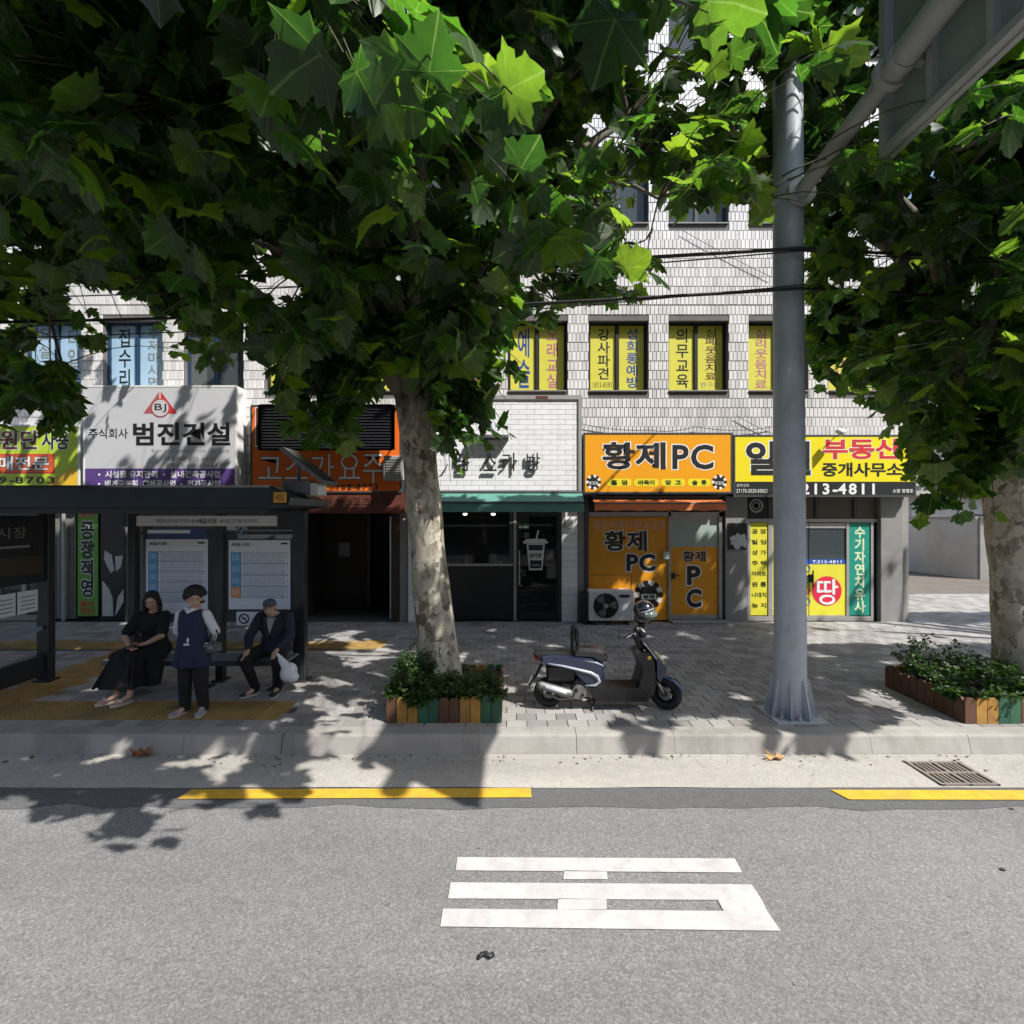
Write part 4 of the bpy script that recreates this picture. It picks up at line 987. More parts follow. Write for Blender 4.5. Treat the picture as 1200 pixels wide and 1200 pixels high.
# ================================================================ the alley at the right
M_wallw = mat('painted_alley_wall', (.46, .45, .43), .8, .12, 1.2, dirt=.22)
M_wallg = mat('alley_grey_render', (.34, .33, .31), .85, .12, 1.5, dirt=.3)
M_rooft = mat('roof_tile', (.17, .17, .17), .6, .15, 4, piece=.3)
t = thing('alley_wall', 'low pale rendered wall running along the alley beyond the building corner', 'wall', (14.5, 18, ZP))
a, b, c = Vector((16.2, 21, 0)), Vector((16.6, 18.2, 0)), Vector((13.8, 11.5, 0))
def wallseg(g, p, q, th, z0, z1):
    d = (q - p).normalized(); n = Vector((-d.y, d.x, 0)) * th / 2
    P4 = [p - n, q - n, q + n, p + n]; g.add([(v.x, v.y, z0) for v in P4] + [(v.x, v.y, z1) for v in P4], [(0, 3, 2, 1), (4, 5, 6, 7), (0, 1, 5, 4), (1, 2, 6, 5), (2, 3, 7, 6), (3, 0, 4, 7)])
g = MB(); wallseg(g, a, b, .2, 0, 2.35); wallseg(g, b, Vector((26, 14.5, 0)), .2, 0, 2.35); ob('wall_body', g, M_wallw, t)
g = MB(); wallseg(g, a, b, .3, 2.352, 2.43); wallseg(g, b, Vector((26, 14.5, 0)), .3, 2.353, 2.431); ob('coping', g, M_conc, t)
t = thing('house', 'pale two storey house with balustrade and tiled eaves beyond the alley wall', 'house', (20, 25, ZP))
g = MB(); g.box(17.2, 34, 22, 32, 0, 6.4); ob('wall', g, M_wallw, t)
g = MB(); g.box(16.8, 34.3, 21.5, 32.2, 3.3, 3.5); g.box(16.6, 34.3, 21.3, 32.2, 6.4, 6.6); ob('eaves', g, M_wallg, t)
for k in range(22):
    g = MB(); g.tube([(16.95 + k * .35, 21.65, 3.5), (16.95 + k * .35, 21.65, 3.75), (16.95 + k * .35, 21.65, 4.1)], [.05, .09, .05], 6); ob('baluster', g, M_wallw, t)
g = MB(); g.box(16.8, 25, 21.55, 21.75, 4.1, 4.22); ob('handrail', g, M_wallw, t)
g = MB()
for k in range(60): g.tube([(16.5 + k * .3, 21.0, 6.62), (16.5 + k * .3, 26.0, 8.6)], .13, 6)
ob('roof_tiles', g, M_rooft, t, kind='stuff')
for xx in (19, 22.5, 26):
    for zz in (1.2, 4.3):
        g = MB(); g.box(xx, xx + 1.3, 21.93, 21.995, zz, zz + 1.3); f = ob('window', g, M_frame, t); g = MB(); g.box(xx + .08, xx + 1.22, 21.9, 21.925, zz + .08, zz + 1.22); ob('pane', g, M_pane, f)
t = thing('building', 'plain grey apartment block far behind the alley at the right', 'building', (14, 40, ZP))
g = MB(); g.box(8, 46, 38, 50, 0, 22); ob('wall', g, M_wallg, t)
for xx in range(9, 45, 4):
    for zz in range(2, 21, 3):
        g = MB(); g.box(xx, xx + 2, 37.94, 37.99, zz, zz + 1.4); ob('window', g, M_frame, t)
# dark gate pieces on the alley's left side, behind the corner pillar
g = MB(); g.box(12.6, 12.7, 12.6, 15.5, ZP, 2.3)
g = MB(); g.cbox(15.0, 15.35, 20.4, 20.8, ZP, 2.5, .02); tag(ob('gate_post', g, M_wallw, at=(15.2, 20.6, ZP)), 'square pale gate post at the end of the alley wall', 'post')
g = MB(); g.box(14.0, 15.0, 20.6, 20.66, ZP + .05, 2.2)
for k in range(6): g.box(14.04 + k * .16, 14.1 + k * .16, 20.57, 20.6, ZP + .1, 2.15)
tag(ob('alley_gate', g, M_alud, at=(14.5, 20.6, ZP)), 'dark metal gate at the far end of the alley', 'gate')
# the building across the street, unseen behind the camera: added to darken reflections and ambient light
M_opp = mat('opposite_brick', (.16, .12, .10), .85, .2, 1.5, dirt=.3)
t = thing('building', 'long brick building added unseen across the street to darken the shop window reflections', 'building', (0, -14, 0))
g = MB(); g.box(-34, 34, -24, -14, 0, 11.5); ob('wall', g, M_opp, t)
for k in range(17):
    for z in (1.0, 4.4, 7.8):
        g = MB(); g.box(-32 + k * 3.9, -29.6 + k * 3.9, -13.99, -13.93, z, z + 1.9); ob('window', g, M_frame, t)
g = MB(); g.box(-40, 40, -13.99, -9.5, -.02, .15); struct('far_pavement', g, M_paver)
# next building along the street, past the end of the tiled one
M_nb = mat('neighbour_render', (.36, .31, .25), .8, .15, 1.2, dirt=.3)
t = thing('building', 'three storey beige building next in the row, past the left end of the tiled building', 'building', (-27, YF, 0))
g = MB(); g.box(-40, XL - .25, YF + .05, YF + 11, 0, 11.0); ob('wall', g, M_nb, t)
for k in range(6):
    for z in (4.2, 7.6):
        x = -39 + k * 3.6; g = MB(); g.box(x, x + 2.2, YF - .02, YF + .045, z, z + 1.6); f = ob('window', g, M_frame, t); g = MB(); g.box(x + .1, x + 2.1, YF - .03, YF - .021, z + .1, z + 1.5); ob('pane', g, M_pane, f)
    x = -39 + k * 3.6; g = MB(); g.box(x, x + 3.2, YF, YF + .045, ZP, 2.9); ob('roller_shutter', g, M_shut, t)
# ================================================================ bus shelter
M_shel = mat('shelter_dark_metal', (.022, .026, .03), .38, .15, 4, dirt=.12, dirtcol=(.12, .11, .10))
M_sg = glass_mat('shelter_glass', (.05, .06, .06), .05)
M_paper = mat('timetable_paper', (.74, .78, .82), .5, .04, 4)
M_tblue = mat('timetable_blue', (.10, .38, .62), .5); M_torange = mat('timetable_orange', (.75, .32, .10), .5); M_tnavy = mat('timetable_navy', (.03, .07, .22), .5)
M_tgrey = mat('timetable_grey', (.22, .29, .36), .5)
M_solar = mat('solar_panel_glass', (.03, .035, .045), .15, .1, 4)
M_box = mat('grey_cabinet', (.17, .185, .20), .5, .08, 4)
YB = 7.30
sh = thing('bus_shelter', 'dark metal bus shelter with glass back panels and flat black roof', 'bus shelter', (-4.9, YB, ZP))
posts = [PX(352, YB), PX(259, YB), PX(157, YB), PX(54, YB)]
ZR = 2.62
for i, x in enumerate(posts):
    g = MB(); hw = .085 if i in (0, 3) else .05
    g.cbox(x - hw, x + hw, YB - .06, YB + .06, ZP, ZR, .006); g.cbox(x - hw - .04, x + hw + .04, YB - .1, YB + .1, ZP, ZP + .025, .005); ob('post', g, M_shel, sh)
x0, x1 = -9.2, -2.72; y0, y1 = 6.22, 7.62
g = MB(); prof = [(y0, 2.66), (y0 + .03, 2.90), (y0 + .10, 2.93), (y1 - .05, 2.86), (y1, 2.80), (y1, 2.64)]
g.prism(prof, 'x', x0, x1 - .25); 
g.add([(x1 - .25, a, b) for a, b in prof] + [(x1, a + (.02 if a < 7 else -.02), 2.70 + (b - 2.70) * .35) for a, b in prof], [(i, (i + 1) % 6, 6 + (i + 1) % 6, 6 + i) for i in range(6)] + [(11, 10, 9, 8, 7, 6)])
ob('roof', g, M_shel, sh)
g = MB(); g.box(x0 + .05, x1 - .3, y0 + .05, y0 + .12, 2.58, 2.659); g.box(x0 + .05, x1 - .3, YB - .05, YB + .05, ZR + .001, 2.66)
for k in range(7): g.box(x0 + .3 + k * .95, x0 + .36 + k * .95, y0 + .12, YB - .05, 2.60, 2.655)
ob('roof_beam', g, M_shel, sh)
for a, b in ((1, 0), (2, 1)):
    xa, xb = posts[a] + .05, posts[b] - (.085 if b == 0 else .05)
    g = MB(); g.box(xa, xb, YB - .004, YB + .004, ZP + .32, 2.28); ob('glass_panel', g, M_sg, sh)
    g = MB(); g.box(xa, xb, YB - .025, YB + .025, ZP + .27, ZP + .32); g.box(xa, xb, YB - .025, YB + .025, 2.28, 2.33); g.box(xa, xb, YB - .014, YB - .006, PZ(706, YB), PZ(705, YB)); ob('rail', g, M_shel, sh)
# header strip
g = MB(); y = YB - .12; g.box(PX(160, y), PX(323, y), y, y + .05, PZ(616.5, y), PZ(604.5, y), 0)
text(g, '북비산네거리', PX(183, y), PX(221, y), PZ(613, y), PZ(608, y), y - .003, 1); text(g, '↔ 새길시장 →', PX(224, y), PX(262, y), PZ(613.5, y), PZ(607.5, y), y - .003, 1, bold=.022)
text(g, '반고개네거리', PX(264, y), PX(302, y), PZ(613, y), PZ(608, y), y - .003, 1)
ob('header_strip', g, [mat('header_grey', (.70, .70, .68), .5), M_ink], sh)
def timetable(a, b, c, d, n, orange, head):
    g = MB(); y = YB - .03; g.box(PX(a, y), PX(b, y), y, y + .012, PZ(d, y), PZ(c, y), 0)
    text(g, '새길시장', PX(a + 3, y), PX(a + 25, y), PZ(c + 7, y), PZ(c + 3, y), y - .003, 1, bold=.022)
    g.box(PX(b - 11, y), PX(b - 3, y), y - .002, y, PZ(c + 5, y), PZ(c + 3, y), 1)
    t0, t1 = c + 14, d - 13; h = (t1 - t0) / n
    g.box(PX(a + 2.5, y), PX(b - 2.5, y), y - .0012, y, PZ(t1, y), PZ(t0, y), 4)
    for k in range(n):
        u0, u1 = t0 + k * h + .6, t0 + (k + 1) * h - .6
        g.box(PX(a + 3, y), PX(a + 14, y), y - .0024, y, PZ(u1, y), PZ(u0, y), 3 if (orange and k == n - 1) else 2)
        g.box(PX(a + 15, y), PX(b - 3, y), y - .0026, y, PZ(u1, y), PZ(u0, y), 0)
        for q in (.33, .62): text(g, str(random.choice((309, 650, 427, 202, 503, 623))), PX(a + 4.5, y), PX(a + 12, y), PZ(u0 + (u1 - u0) * (q + .12), y), PZ(u0 + (u1 - u0) * (q - .14), y), y - .0045, 0)
        for q in (.12, .28, .44, .60, .76, .90):
            xx = a + 17
            while xx < b - 6:
                L = random.uniform(1.2, 4.5); zz = u0 + (u1 - u0) * q; g.box(PX(xx, y), PX(min(xx + L, b - 5), y), y - .0036, y - .003, PZ(zz + .5, y), PZ(zz - .3, y), 4); xx += L + .7
    if head: g.box(PX(a + 1, y), PX(b - 1, y), y - .001, y + .01, PZ(c - 1.5, y), PZ(c - 12, y), 5); g.box(PX(a + 2, y), PX(b - 20, y), y - .002, y, PZ(c - 7, y), PZ(c - 11, y), 0)
    return ob('timetable', g, [M_paper, M_ink, M_tblue, M_torange, M_tgrey, M_tnavy], sh)
timetable(171, 243, 632, 719, 5, False, True); timetable(268, 340, 633, 714, 4, True, False)
g = MB(); y = YB - .03; g.box(PX(277, y), PX(305, y), y, y + .01, PZ(733, y), PZ(717, y), 0); c = (PX(286, y), y - .004, PZ(725, y)); g.torus(c, .065, .010, n=20, k=4, mi=1, sx=.2)
g.obox(c, (.13, .002, .014), Matrix.Rotation(rad(45), 3, 'Y'), 1); g.box(c[0] - .035, c[0] + .03, y - .0032, y - .003, c[2] - .006, c[2] + .008, 1)
ob('no_smoking_notice', g, [M_paper, M_ink], sh)
g = MB(); y = YB - .02; g.torus((PX(284, YB), y, PZ(622, YB)), .07, .02, n=20, k=4, sx=.3); g.tube([(PX(280, YB), y, PZ(630, YB)), (PX(289, YB), y, PZ(614, YB))], .016, 6); ob('white_glass_mark', g, M_tgrey, sh)
# orange tag on the roof edge
g = MB(); yy = y0 - .012; g.box(PX(321, yy), PX(335, yy), yy - .01, yy + .02, PZ(589, yy), PZ(577, yy), 0); text(g, '새길', PX(323, yy), PX(333, yy), PZ(587, yy), PZ(579, yy), yy - .013, 1)
ob('orange_tag', g, [mat('tag_orange', (.60, .30, .03), .5), M_redbrown], sh)
# end wall at the left: framed advertising panel seen edge-on
xe = posts[3]
g = MB(); g.box(xe - .04, xe + .04, 5.95, YB - .061, ZP + .10, ZP + .38); g.box(xe - .04, xe + .04, 5.95, YB - .061, 1.62, 2.55); g.box(xe - .05, xe + .05, 5.85, 5.95, ZP, 2.6); ob('end_panel_frame', g, M_shel, sh)
g = MB(); g.box(xe - .004, xe + .004, 5.951, YB - .062, ZP + .38, 1.62); ob('glass_panel', g, M_sg, sh)
g = MB(); g.box(xe + .0405, xe + .05, 6.0, YB - .1, 1.75, 2.0, 0); g.box(xe + .0505, xe + .052, 6.1, YB - .3, 2.12, 2.15, 1); text(g, '시장', 6.55, 6.95, 2.25, 2.40, xe + .054, 1, face='x'); ob('end_panel_display', g, [mat('display_brown', (.06, .05, .035), .3), M_inkg], sh)
for yy0, yy1 in ((6.55, 6.84), (6.87, 7.16)):
    g = MB(); g.box(xe + .006, xe + .012, yy0, yy1, 1.22, 1.52, 0)
    for k in range(4): g.box(xe + .0125, xe + .0135, yy0 + .04, yy1 - .04, 1.27 + k * .055, 1.285 + k * .055, 1)
    ob('paper_notice', g, [M_paper, M_tgrey], sh)
g = MB(); g.box(xe + .006, xe + .016, 5.96, YB - .07, 0.93, 0.99); ob('glass_stripe', g, M_tgrey, sh)
# solar unit on the roof
t = thing('solar_unit', 'grey control box with a tilted solar panel on the right end of the shelter roof', 'solar panel', (PX(350, 6.8), 6.8, 2.86))
g = MB(); g.cbox(PX(330, 6.75), PX(363, 6.75), 6.75, 7.05, 2.85, PZ(563, 6.75), .01, 0); g.cbox(PX(363, 6.74), PX(372.5, 6.74), 6.74, 7.06, 2.82, PZ(566, 6.74), .008, 1); ob('control_box', g, [M_box, M_mug], t)
g = MB(); g.tube([(PX(350, 6.9), 6.9, 3.0), (PX(350, 6.9), 6.9, 3.3)], .025, 8); ob('stand', g, M_box, t)
a = Vector((PX(328, 6.7), 6.7, PZ(525, 6.7))); b = Vector((PX(380, 6.7), 6.7, PZ(566, 6.7))); d = (b - a); L = d.length; ang = math.atan2(-d.z, d.x)
g = MB(); R = Matrix.Rotation(ang, 3, 'Y'); g.obox((a + b) / 2 + Vector((0, .25, 0)), (L, .5, .045), R, 0); g.obox((a + b) / 2 + Vector((.014, .25, .026)), (L - .04, .46, .006), R, 1); ob('solar_panel', g, [M_box, M_solar], t)
# bench
bn = thing('bench', 'narrow metal slat bench under the bus shelter, with people on its ends', 'bench', (-3.95, 6.95, ZP))
zb = ZP + .43; bx0, bx1 = -5.45, -2.98
for k in range(5):
    g = MB(); g.cbox(bx0, bx1, 6.80 + k * .075, 6.86 + k * .075, zb - .03, zb, .005); ob('slat', g, M_box, bn)
g = MB(); g.box(bx0, bx1, 6.79, 6.80 - .001, zb - .075, zb - .005); g.box(bx0, bx1, 7.16, 7.17, zb - .075, zb - .005); ob('seat_frame', g, M_shel, bn)
for x in (bx0 + .25, -4.18, bx1 - .25):
    g = MB(); g.box(x - .03, x + .03, 6.82, 7.14, zb - .075, zb - .031); g.box(x - .025, x + .025, 6.95, 7.02, ZP, zb - .075); g.box(x - .06, x + .06, 6.85, 7.12, ZP, ZP + .012); ob('leg', g, M_shel, bn)
# ================================================================ mast pole with the overhead road sign
M_pole = mat('pole_grey_paint', (.41, .44, .48), .5, .12, 5, dirt=.42, bmp=.03, dirtcol=(.13, .13, .13))
M_galv = mat('galvanised_steel', (.44, .44, .43), .5, .14, 3, dirt=.25)
xp, yp = PX(926, 6.05), 6.05
t = thing('mast_pole', 'thick grey steel mast with fins at its base, standing near the kerb', 'pole', (xp, yp, ZP))
g = MB(); g.tube([(xp, yp, ZP + .02), (xp, yp, 1.0), (xp - .02, yp, 4.5), (xp - .03, yp, 8.4)], [.176, .174, .168, .160], 32); ob('shaft', g, M_pole, t, smooth=True, angle=40)
g = MB(); g.cbox(xp - .29, xp + .29, yp - .27, yp + .27, ZP - .01, ZP + .02, .006); ob('base_plate', g, M_pole, t)
for k in range(8):
    a = k * math.pi / 4 + .35; g = MB(); R = Matrix.Rotation(a, 3, 'Z')
    pr = [(.16, .015), (.28, .015), (.28, .05), (.192, .46), (.16, .46)]
    vs = [Vector((xp, yp, ZP)) + R @ Vector((p, s, q)) for s in (-.009, .009) for p, q in pr]
    g.add(vs, [(0, 1, 2, 3, 4), (9, 8, 7, 6, 5)] + [((i + 1) % 5, i, i + 5, (i + 1) % 5 + 5) for i in range(5)]); ob('gusset', g, M_pole, t)
    a += math.pi / 8; c = (xp + .24 * math.cos(a), yp + .22 * math.sin(a)); g = MB(); g.tube([(c[0], c[1], ZP + .02), (c[0], c[1], ZP + .05)], .028, 6); g.tube([(c[0], c[1], ZP + .05), (c[0], c[1], ZP + .1)], .013, 8); ob('anchor_bolt', g, M_galv, t)
g = MB(); g.torus((xp - .02, yp, 6.25), .168, .03, axis='z', n=24, k=6); g.torus((xp - .02, yp, 6.45), .168, .025, axis='z', n=24, k=6); ob('clamp', g, M_galv, t, smooth=True)
A0, A1 = Vector((xp + .03, yp - .15, 6.27)), Vector((xp + .10, 1.3, 6.92))
g = MB(); mid = A0.lerp(A1, .30); g.tube([A0, mid], .085, 18); g.tube([mid - (A1 - A0).normalized() * .03, mid + (A1 - A0).normalized() * .03], .15, 18)
g.tube([mid, A1], .115, 18); g.tube([A0, A0 + (A1 - A0).normalized() * .06], .16, 18); g.sphere(A1, .115, 12, 6); ob('arm', g, M_galv, t, smooth=True, angle=35)
for u in (.33, .45, .85):
    c = A0.lerp(A1, u); g = MB(); g.tube([c - (A1 - A0).normalized() * .03, c + (A1 - A0).normalized() * .03], .128, 16); g.box(c.x, c.x + .22, c.y - .04, c.y + .04, c.z - .05, c.z + .05); ob('clamp', g, M_galv, t)
M_sback = mat('sign_back_grey', (.34, .39, .38), .5, .08, 2, dirt=.1)
ps = thing('road_sign', 'large overhead road sign panel hung on the mast arm, seen from its ribbed back', 'road sign', (xp + .26, 3.2, 6.0))
xs = xp + .24; ya, yb_ = 1.55, 4.80; za, zb_ = 5.92, 7.72
g = MB(); g.box(xs, xs + .012, ya, yb_, za, zb_); ob('panel', g, M_sback, ps)
g = MB(); 
for a_, b_ in ((za, za + .07), (zb_ - .07, zb_)): g.box(xs - .09, xs - .001, ya, yb_, a_, b_)
for a_, b_ in ((ya, ya + .07), (yb_ - .07, yb_)): g.box(xs - .088, xs - .001, a_, b_, za + .071, zb_ - .071)
g.box(xs - .02, xs + .03, ya - .02, yb_ + .02, za - .02, za - .001)
ob('frame', g, M_galv, ps)
for k in range(1, 6):
    yy = ya + (yb_ - ya) * k / 6; g = MB(); g.box(xs - .06, xs - .001, yy - .03, yy + .03, za + .071, zb_ - .071); ob('rib', g, M_galv, ps)
g = MB(); g.box(xs + .0125, xs + .016, ya + .02, yb_ - .02, za + .02, zb_ - .02); ob('sign_face', g, mat('road_sign_green', (.02, .18, .09), .4), ps)
# overhead cables
def cable(pts, r, label, n=24):
    g = MB(); P_ = []
    for i in range(len(pts) - 1):
        a, b = Vector(pts[i][:3]), Vector(pts[i + 1][:3]); sag = pts[i + 1][3]
        for k in range(n + (i == len(pts) - 2)):
            u = k / n; p = a.lerp(b, u); p.z -= 4 * sag * u * (1 - u); P_.append(p)
    g.tube(P_, r, 6); return tag(ob('cable', g, M_cable, at=tuple(Vector(pts[0][:3]))), label, 'cable')
Yk = yp - .22
cable([(-20, 8.6, 6.6, 0), (xp, Yk, PZ(291, Yk), .28), (20, 6.5, 6.0, .25)], .020, 'upper thick black cable crossing the tile facade and the mast')
cable([(-20, 8.6, 6.45, 0), (xp, Yk, PZ(294, Yk), .42), (20, 6.5, 5.95, .3)], .008, 'thin wire running just below the upper thick cable')
cable([(-20, 8.4, 5.9, 0), (xp, Yk, PZ(338, Yk), .30), (20, 6.5, 5.5, .25)], .019, 'lower thick black cable crossing the mast above the second floor windows')
cable([(-20, 8.4, 5.8, 0), (xp, Yk, PZ(334, Yk), .5), (20, 6.5, 5.4, .3)], .007, 'thin wire tangled with the lower thick cable')
cable([(PX(683, 11.2), 11.2, PZ(497, 11.2), 0), (PX(760, 11.2), 11.2, PZ(504, 11.2), .05), (PX(815, 11.2), 11.19, PZ(500, 11.2), .06), (PX(905, 11.2), 11.2, PZ(500, 11.2), .08)], .008, 'loose thin wire lying along the top of the orange PC sign', 8)
cable([(PX(863, 11.2), 11.2, PZ(487, 11.2), 0), (PX(905, 11.2), 11.2, PZ(508, 11.2), .02)], .006, 'short slanting wire on the tiles just left of the mast', 6)
cable([(PX(800, 11.2), 11.2, PZ(270, 11.2), 0), (PX(905, 11.2), 11.2, PZ(325, 11.2), .03)], .006, 'thin slanting wire across the tiles left of the mast between cables', 6)

# ================================================================ planters
PC = [('brown', (.10, .045, .022)), ('ochre', (.38, .20, .04)), ('green', (.025, .10, .055))]
pm_ = {n: mat('picket_' + n, c, .7, .22, 9, dirt=.25, bmp=.2, bscale=30, piece=.2) for n, c in PC}
def picket(x, y, w_, h, along, nm, t):
    pr = [(-w_ / 2, 0), (w_ / 2, 0), (w_ / 2, h - .03), (w_ * .3, h), (-w_ * .3, h), (-w_ / 2, h - .03)]
    g = MB()
    if along == 'x': g.prism([(x + a, ZP + b) for a, b in pr], 'y', y, y + .03)
    else: g.prism([(y + a, ZP + b) for a, b in pr], 'x', x, x + .03)
    ob('picket', g, pm_[nm], t)
def planter(name, label, x0, x1, y0, y1, hf, seq, side, hs=None):
    t = thing(name, label, 'planter', ((x0 + x1) / 2, (y0 + y1) / 2, ZP)); n = len(seq); w_ = (x1 - x0) / n
    for i, s in enumerate(seq): picket(x0 + (i + .5) * w_, y0, w_ - .008, hf + random.uniform(-.008, .008), 'x', s, t); picket(x0 + (i + .5) * w_, y1 - .03, w_ - .008, hf, 'x', s, t)
    m = int((y1 - y0 - .06) / w_); w2 = (y1 - y0 - .06) / m
    for i in range(m):
        for xx in (x0, x1 - .03): picket(xx, y0 + .03 + (i + .5) * w2, w2 - .008, hf + random.uniform(-.008, .008), 'y', side[i % len(side)], t)
    g = MB(); g.box(x0 + .031, x1 - .031, y0 + .031, y1 - .031, ZP, ZP + hf - .07); ob('soil', g, mat('planter_soil', (.05, .035, .022), .95, .4, 12, bmp=.5), t); return t
s1 = ['brown', 'ochre', 'ochre', 'green', 'green', 'brown', 'brown', 'ochre', 'ochre', 'green', 'green']
planter('tree_planter', 'low picket planter in brown, ochre and green round the middle plane tree trunk', PX(452.5, 5.82), PX(588, 5.82), 5.82, 7.1, .29, s1, ['brown', 'green', 'ochre'])
s2 = ['brown', 'ochre', 'ochre', 'green', 'green', 'brown', 'brown', 'ochre', 'ochre', 'green', 'green']
planter('tree_planter', 'low dark picket planter at the right edge round the right plane tree trunk', PX(1131, 5.80), PX(1131, 5.80) + 1.4, 5.80, 7.05, .29, s2, ['brown', 'brown', 'brown'])
# ================================================================ plane trees
def leaf_mat():
    m, nt, b = new_mat('plane_leaf'); MATS['leaf'] = m
    at = N(nt, 'ShaderNodeAttribute', attribute_name='vein')
    g = N(nt, 'ShaderNodeNewGeometry'); oi = N(nt, 'ShaderNodeObjectInfo')
    ad = N(nt, 'ShaderNodeMath', operation='ADD'); fr = N(nt, 'ShaderNodeMath', operation='FRACT')
    nt.links.new(g.outputs['Random Per Island'], ad.inputs[0]); nt.links.new(oi.outputs['Random'], ad.inputs[1]); nt.links.new(ad.outputs[0], fr.inputs[0])
    top = ramp(nt, fr.outputs[0], [(0, (.009, .026, .007)), (.5, (.016, .043, .010)), (1, (.032, .070, .014))])
    back = ramp(nt, fr.outputs[0], [(0, (.020, .042, .016)), (1, (.042, .072, .026))])
    mx = N(nt, 'ShaderNodeMixRGB'); nt.links.new(g.outputs['Backfacing'], mx.inputs[0]); nt.links.new(top.outputs[0], mx.inputs[1]); nt.links.new(back.outputs[0], mx.inputs[2])
    vr = ramp(nt, at.outputs['Fac'], [(.02, 1), (.10, 0)])
    vm = N(nt, 'ShaderNodeMixRGB'); vf = N(nt, 'ShaderNodeMath', operation='MULTIPLY'); vf.inputs[1].default_value = .55
    nt.links.new(vr.outputs[0], vf.inputs[0]); nt.links.new(vf.outputs[0], vm.inputs[0]); nt.links.new(mx.outputs[0], vm.inputs[1]); vm.inputs[2].default_value = (.13, .20, .07, 1)
    n1 = noise(nt, 22, 3, .6); r1 = ramp(nt, n1.outputs[0], [(.3, .82), (.7, 1.12)]); c = mul(nt, vm.outputs[0], r1.outputs[0])
    nt.links.new(c, b.inputs['Base Color']); b.inputs['Roughness'].default_value = .40; b.inputs['Specular IOR Level'].default_value = .45
    tl_ = N(nt, 'ShaderNodeBsdfTranslucent'); tc = ramp(nt, fr.outputs[0], [(0, (.045, .15, .012)), (.5, (.12, .37, .025)), (1, (.42, .66, .03))])
    tv = N(nt, 'ShaderNodeMixRGB'); nt.links.new(vf.outputs[0], tv.inputs[0]); nt.links.new(tc.outputs[0], tv.inputs[1]); tv.inputs[2].default_value = (.50, .72, .16, 1)
    nt.links.new(mul(nt, tv.outputs[0], r1.outputs[0]), tl_.inputs[0])
    ms = N(nt, 'ShaderNodeMixShader'); ms.inputs[0].default_value = .42
    nt.links.new(b.outputs[0], ms.inputs[1]); nt.links.new(tl_.outputs[0], ms.inputs[2]); nt.links.new(ms.outputs[0], nt.nodes['Material Output'].inputs[0])
    bump(nt, b, at.outputs['Fac'], .35, .01); return m
M_leaf = leaf_mat()
def bark_mat():
    m, nt, b = new_mat('plane_bark'); MATS['bark'] = m
    g = N(nt, 'ShaderNodeNewGeometry'); wv = noise(nt, 7, 4, .6, g.outputs['Position'])
    mp = N(nt, 'ShaderNodeMapping'); mp.inputs['Scale'].default_value = (1, 1, .55); nt.links.new(g.outputs['Position'], mp.inputs[0])
    off = N(nt, 'ShaderNodeMixRGB', blend_type='ADD'); off.inputs[0].default_value = .18; nt.links.new(mp.outputs[0], off.inputs[1]); nt.links.new(wv.outputs['Color'], off.inputs[2])
    v = N(nt, 'ShaderNodeTexVoronoi'); v.inputs['Scale'].default_value = 13; nt.links.new(off.outputs[0], v.inputs['Vector'])
    s_ = N(nt, 'ShaderNodeSeparateColor'); nt.links.new(v.outputs['Color'], s_.inputs[0])
    r = ramp(nt, s_.outputs[0], [(0, (.50, .455, .37)), (.38, (.44, .40, .32)), (.5, (.31, .28, .22)), (.7, (.215, .20, .145)), (.86, (.14, .105, .072)), (1, (.09, .068, .048))])
    r.color_ramp.interpolation = 'LINEAR'
    n2 = noise(nt, 26, 5, .7, g.outputs['Position']); r2 = ramp(nt, n2.outputs[0], [(.3, .72), (.7, 1.15)])
    n3 = noise(nt, 3.5, 5, .7, mp.outputs[0]); r3 = ramp(nt, n3.outputs[0], [(.44, 0), (.60, .55)])
    mx = N(nt, 'ShaderNodeMixRGB'); nt.links.new(r3.outputs[0], mx.inputs[0]); nt.links.new(mul(nt, r.outputs[0], r2.outputs[0]), mx.inputs[1]); mx.inputs[2].default_value = (.42, .385, .31, 1)
    nt.links.new(mx.outputs[0], b.inputs['Base Color']); b.inputs['Roughness'].default_value = .85
    hh = mul(nt, s_.outputs[0], r2.outputs[0]); bump(nt, b, hh, .5, .012); return m
M_bark = bark_mat(); M_limb = mat('limb_bark', (.15, .135, .095), .85, .4, 5, dirt=.5, bmp=.4, bscale=30, dirtcol=(.06, .05, .035))
M_twig = mat('twig_bark', (.07, .06, .035), .8, .25, 8)

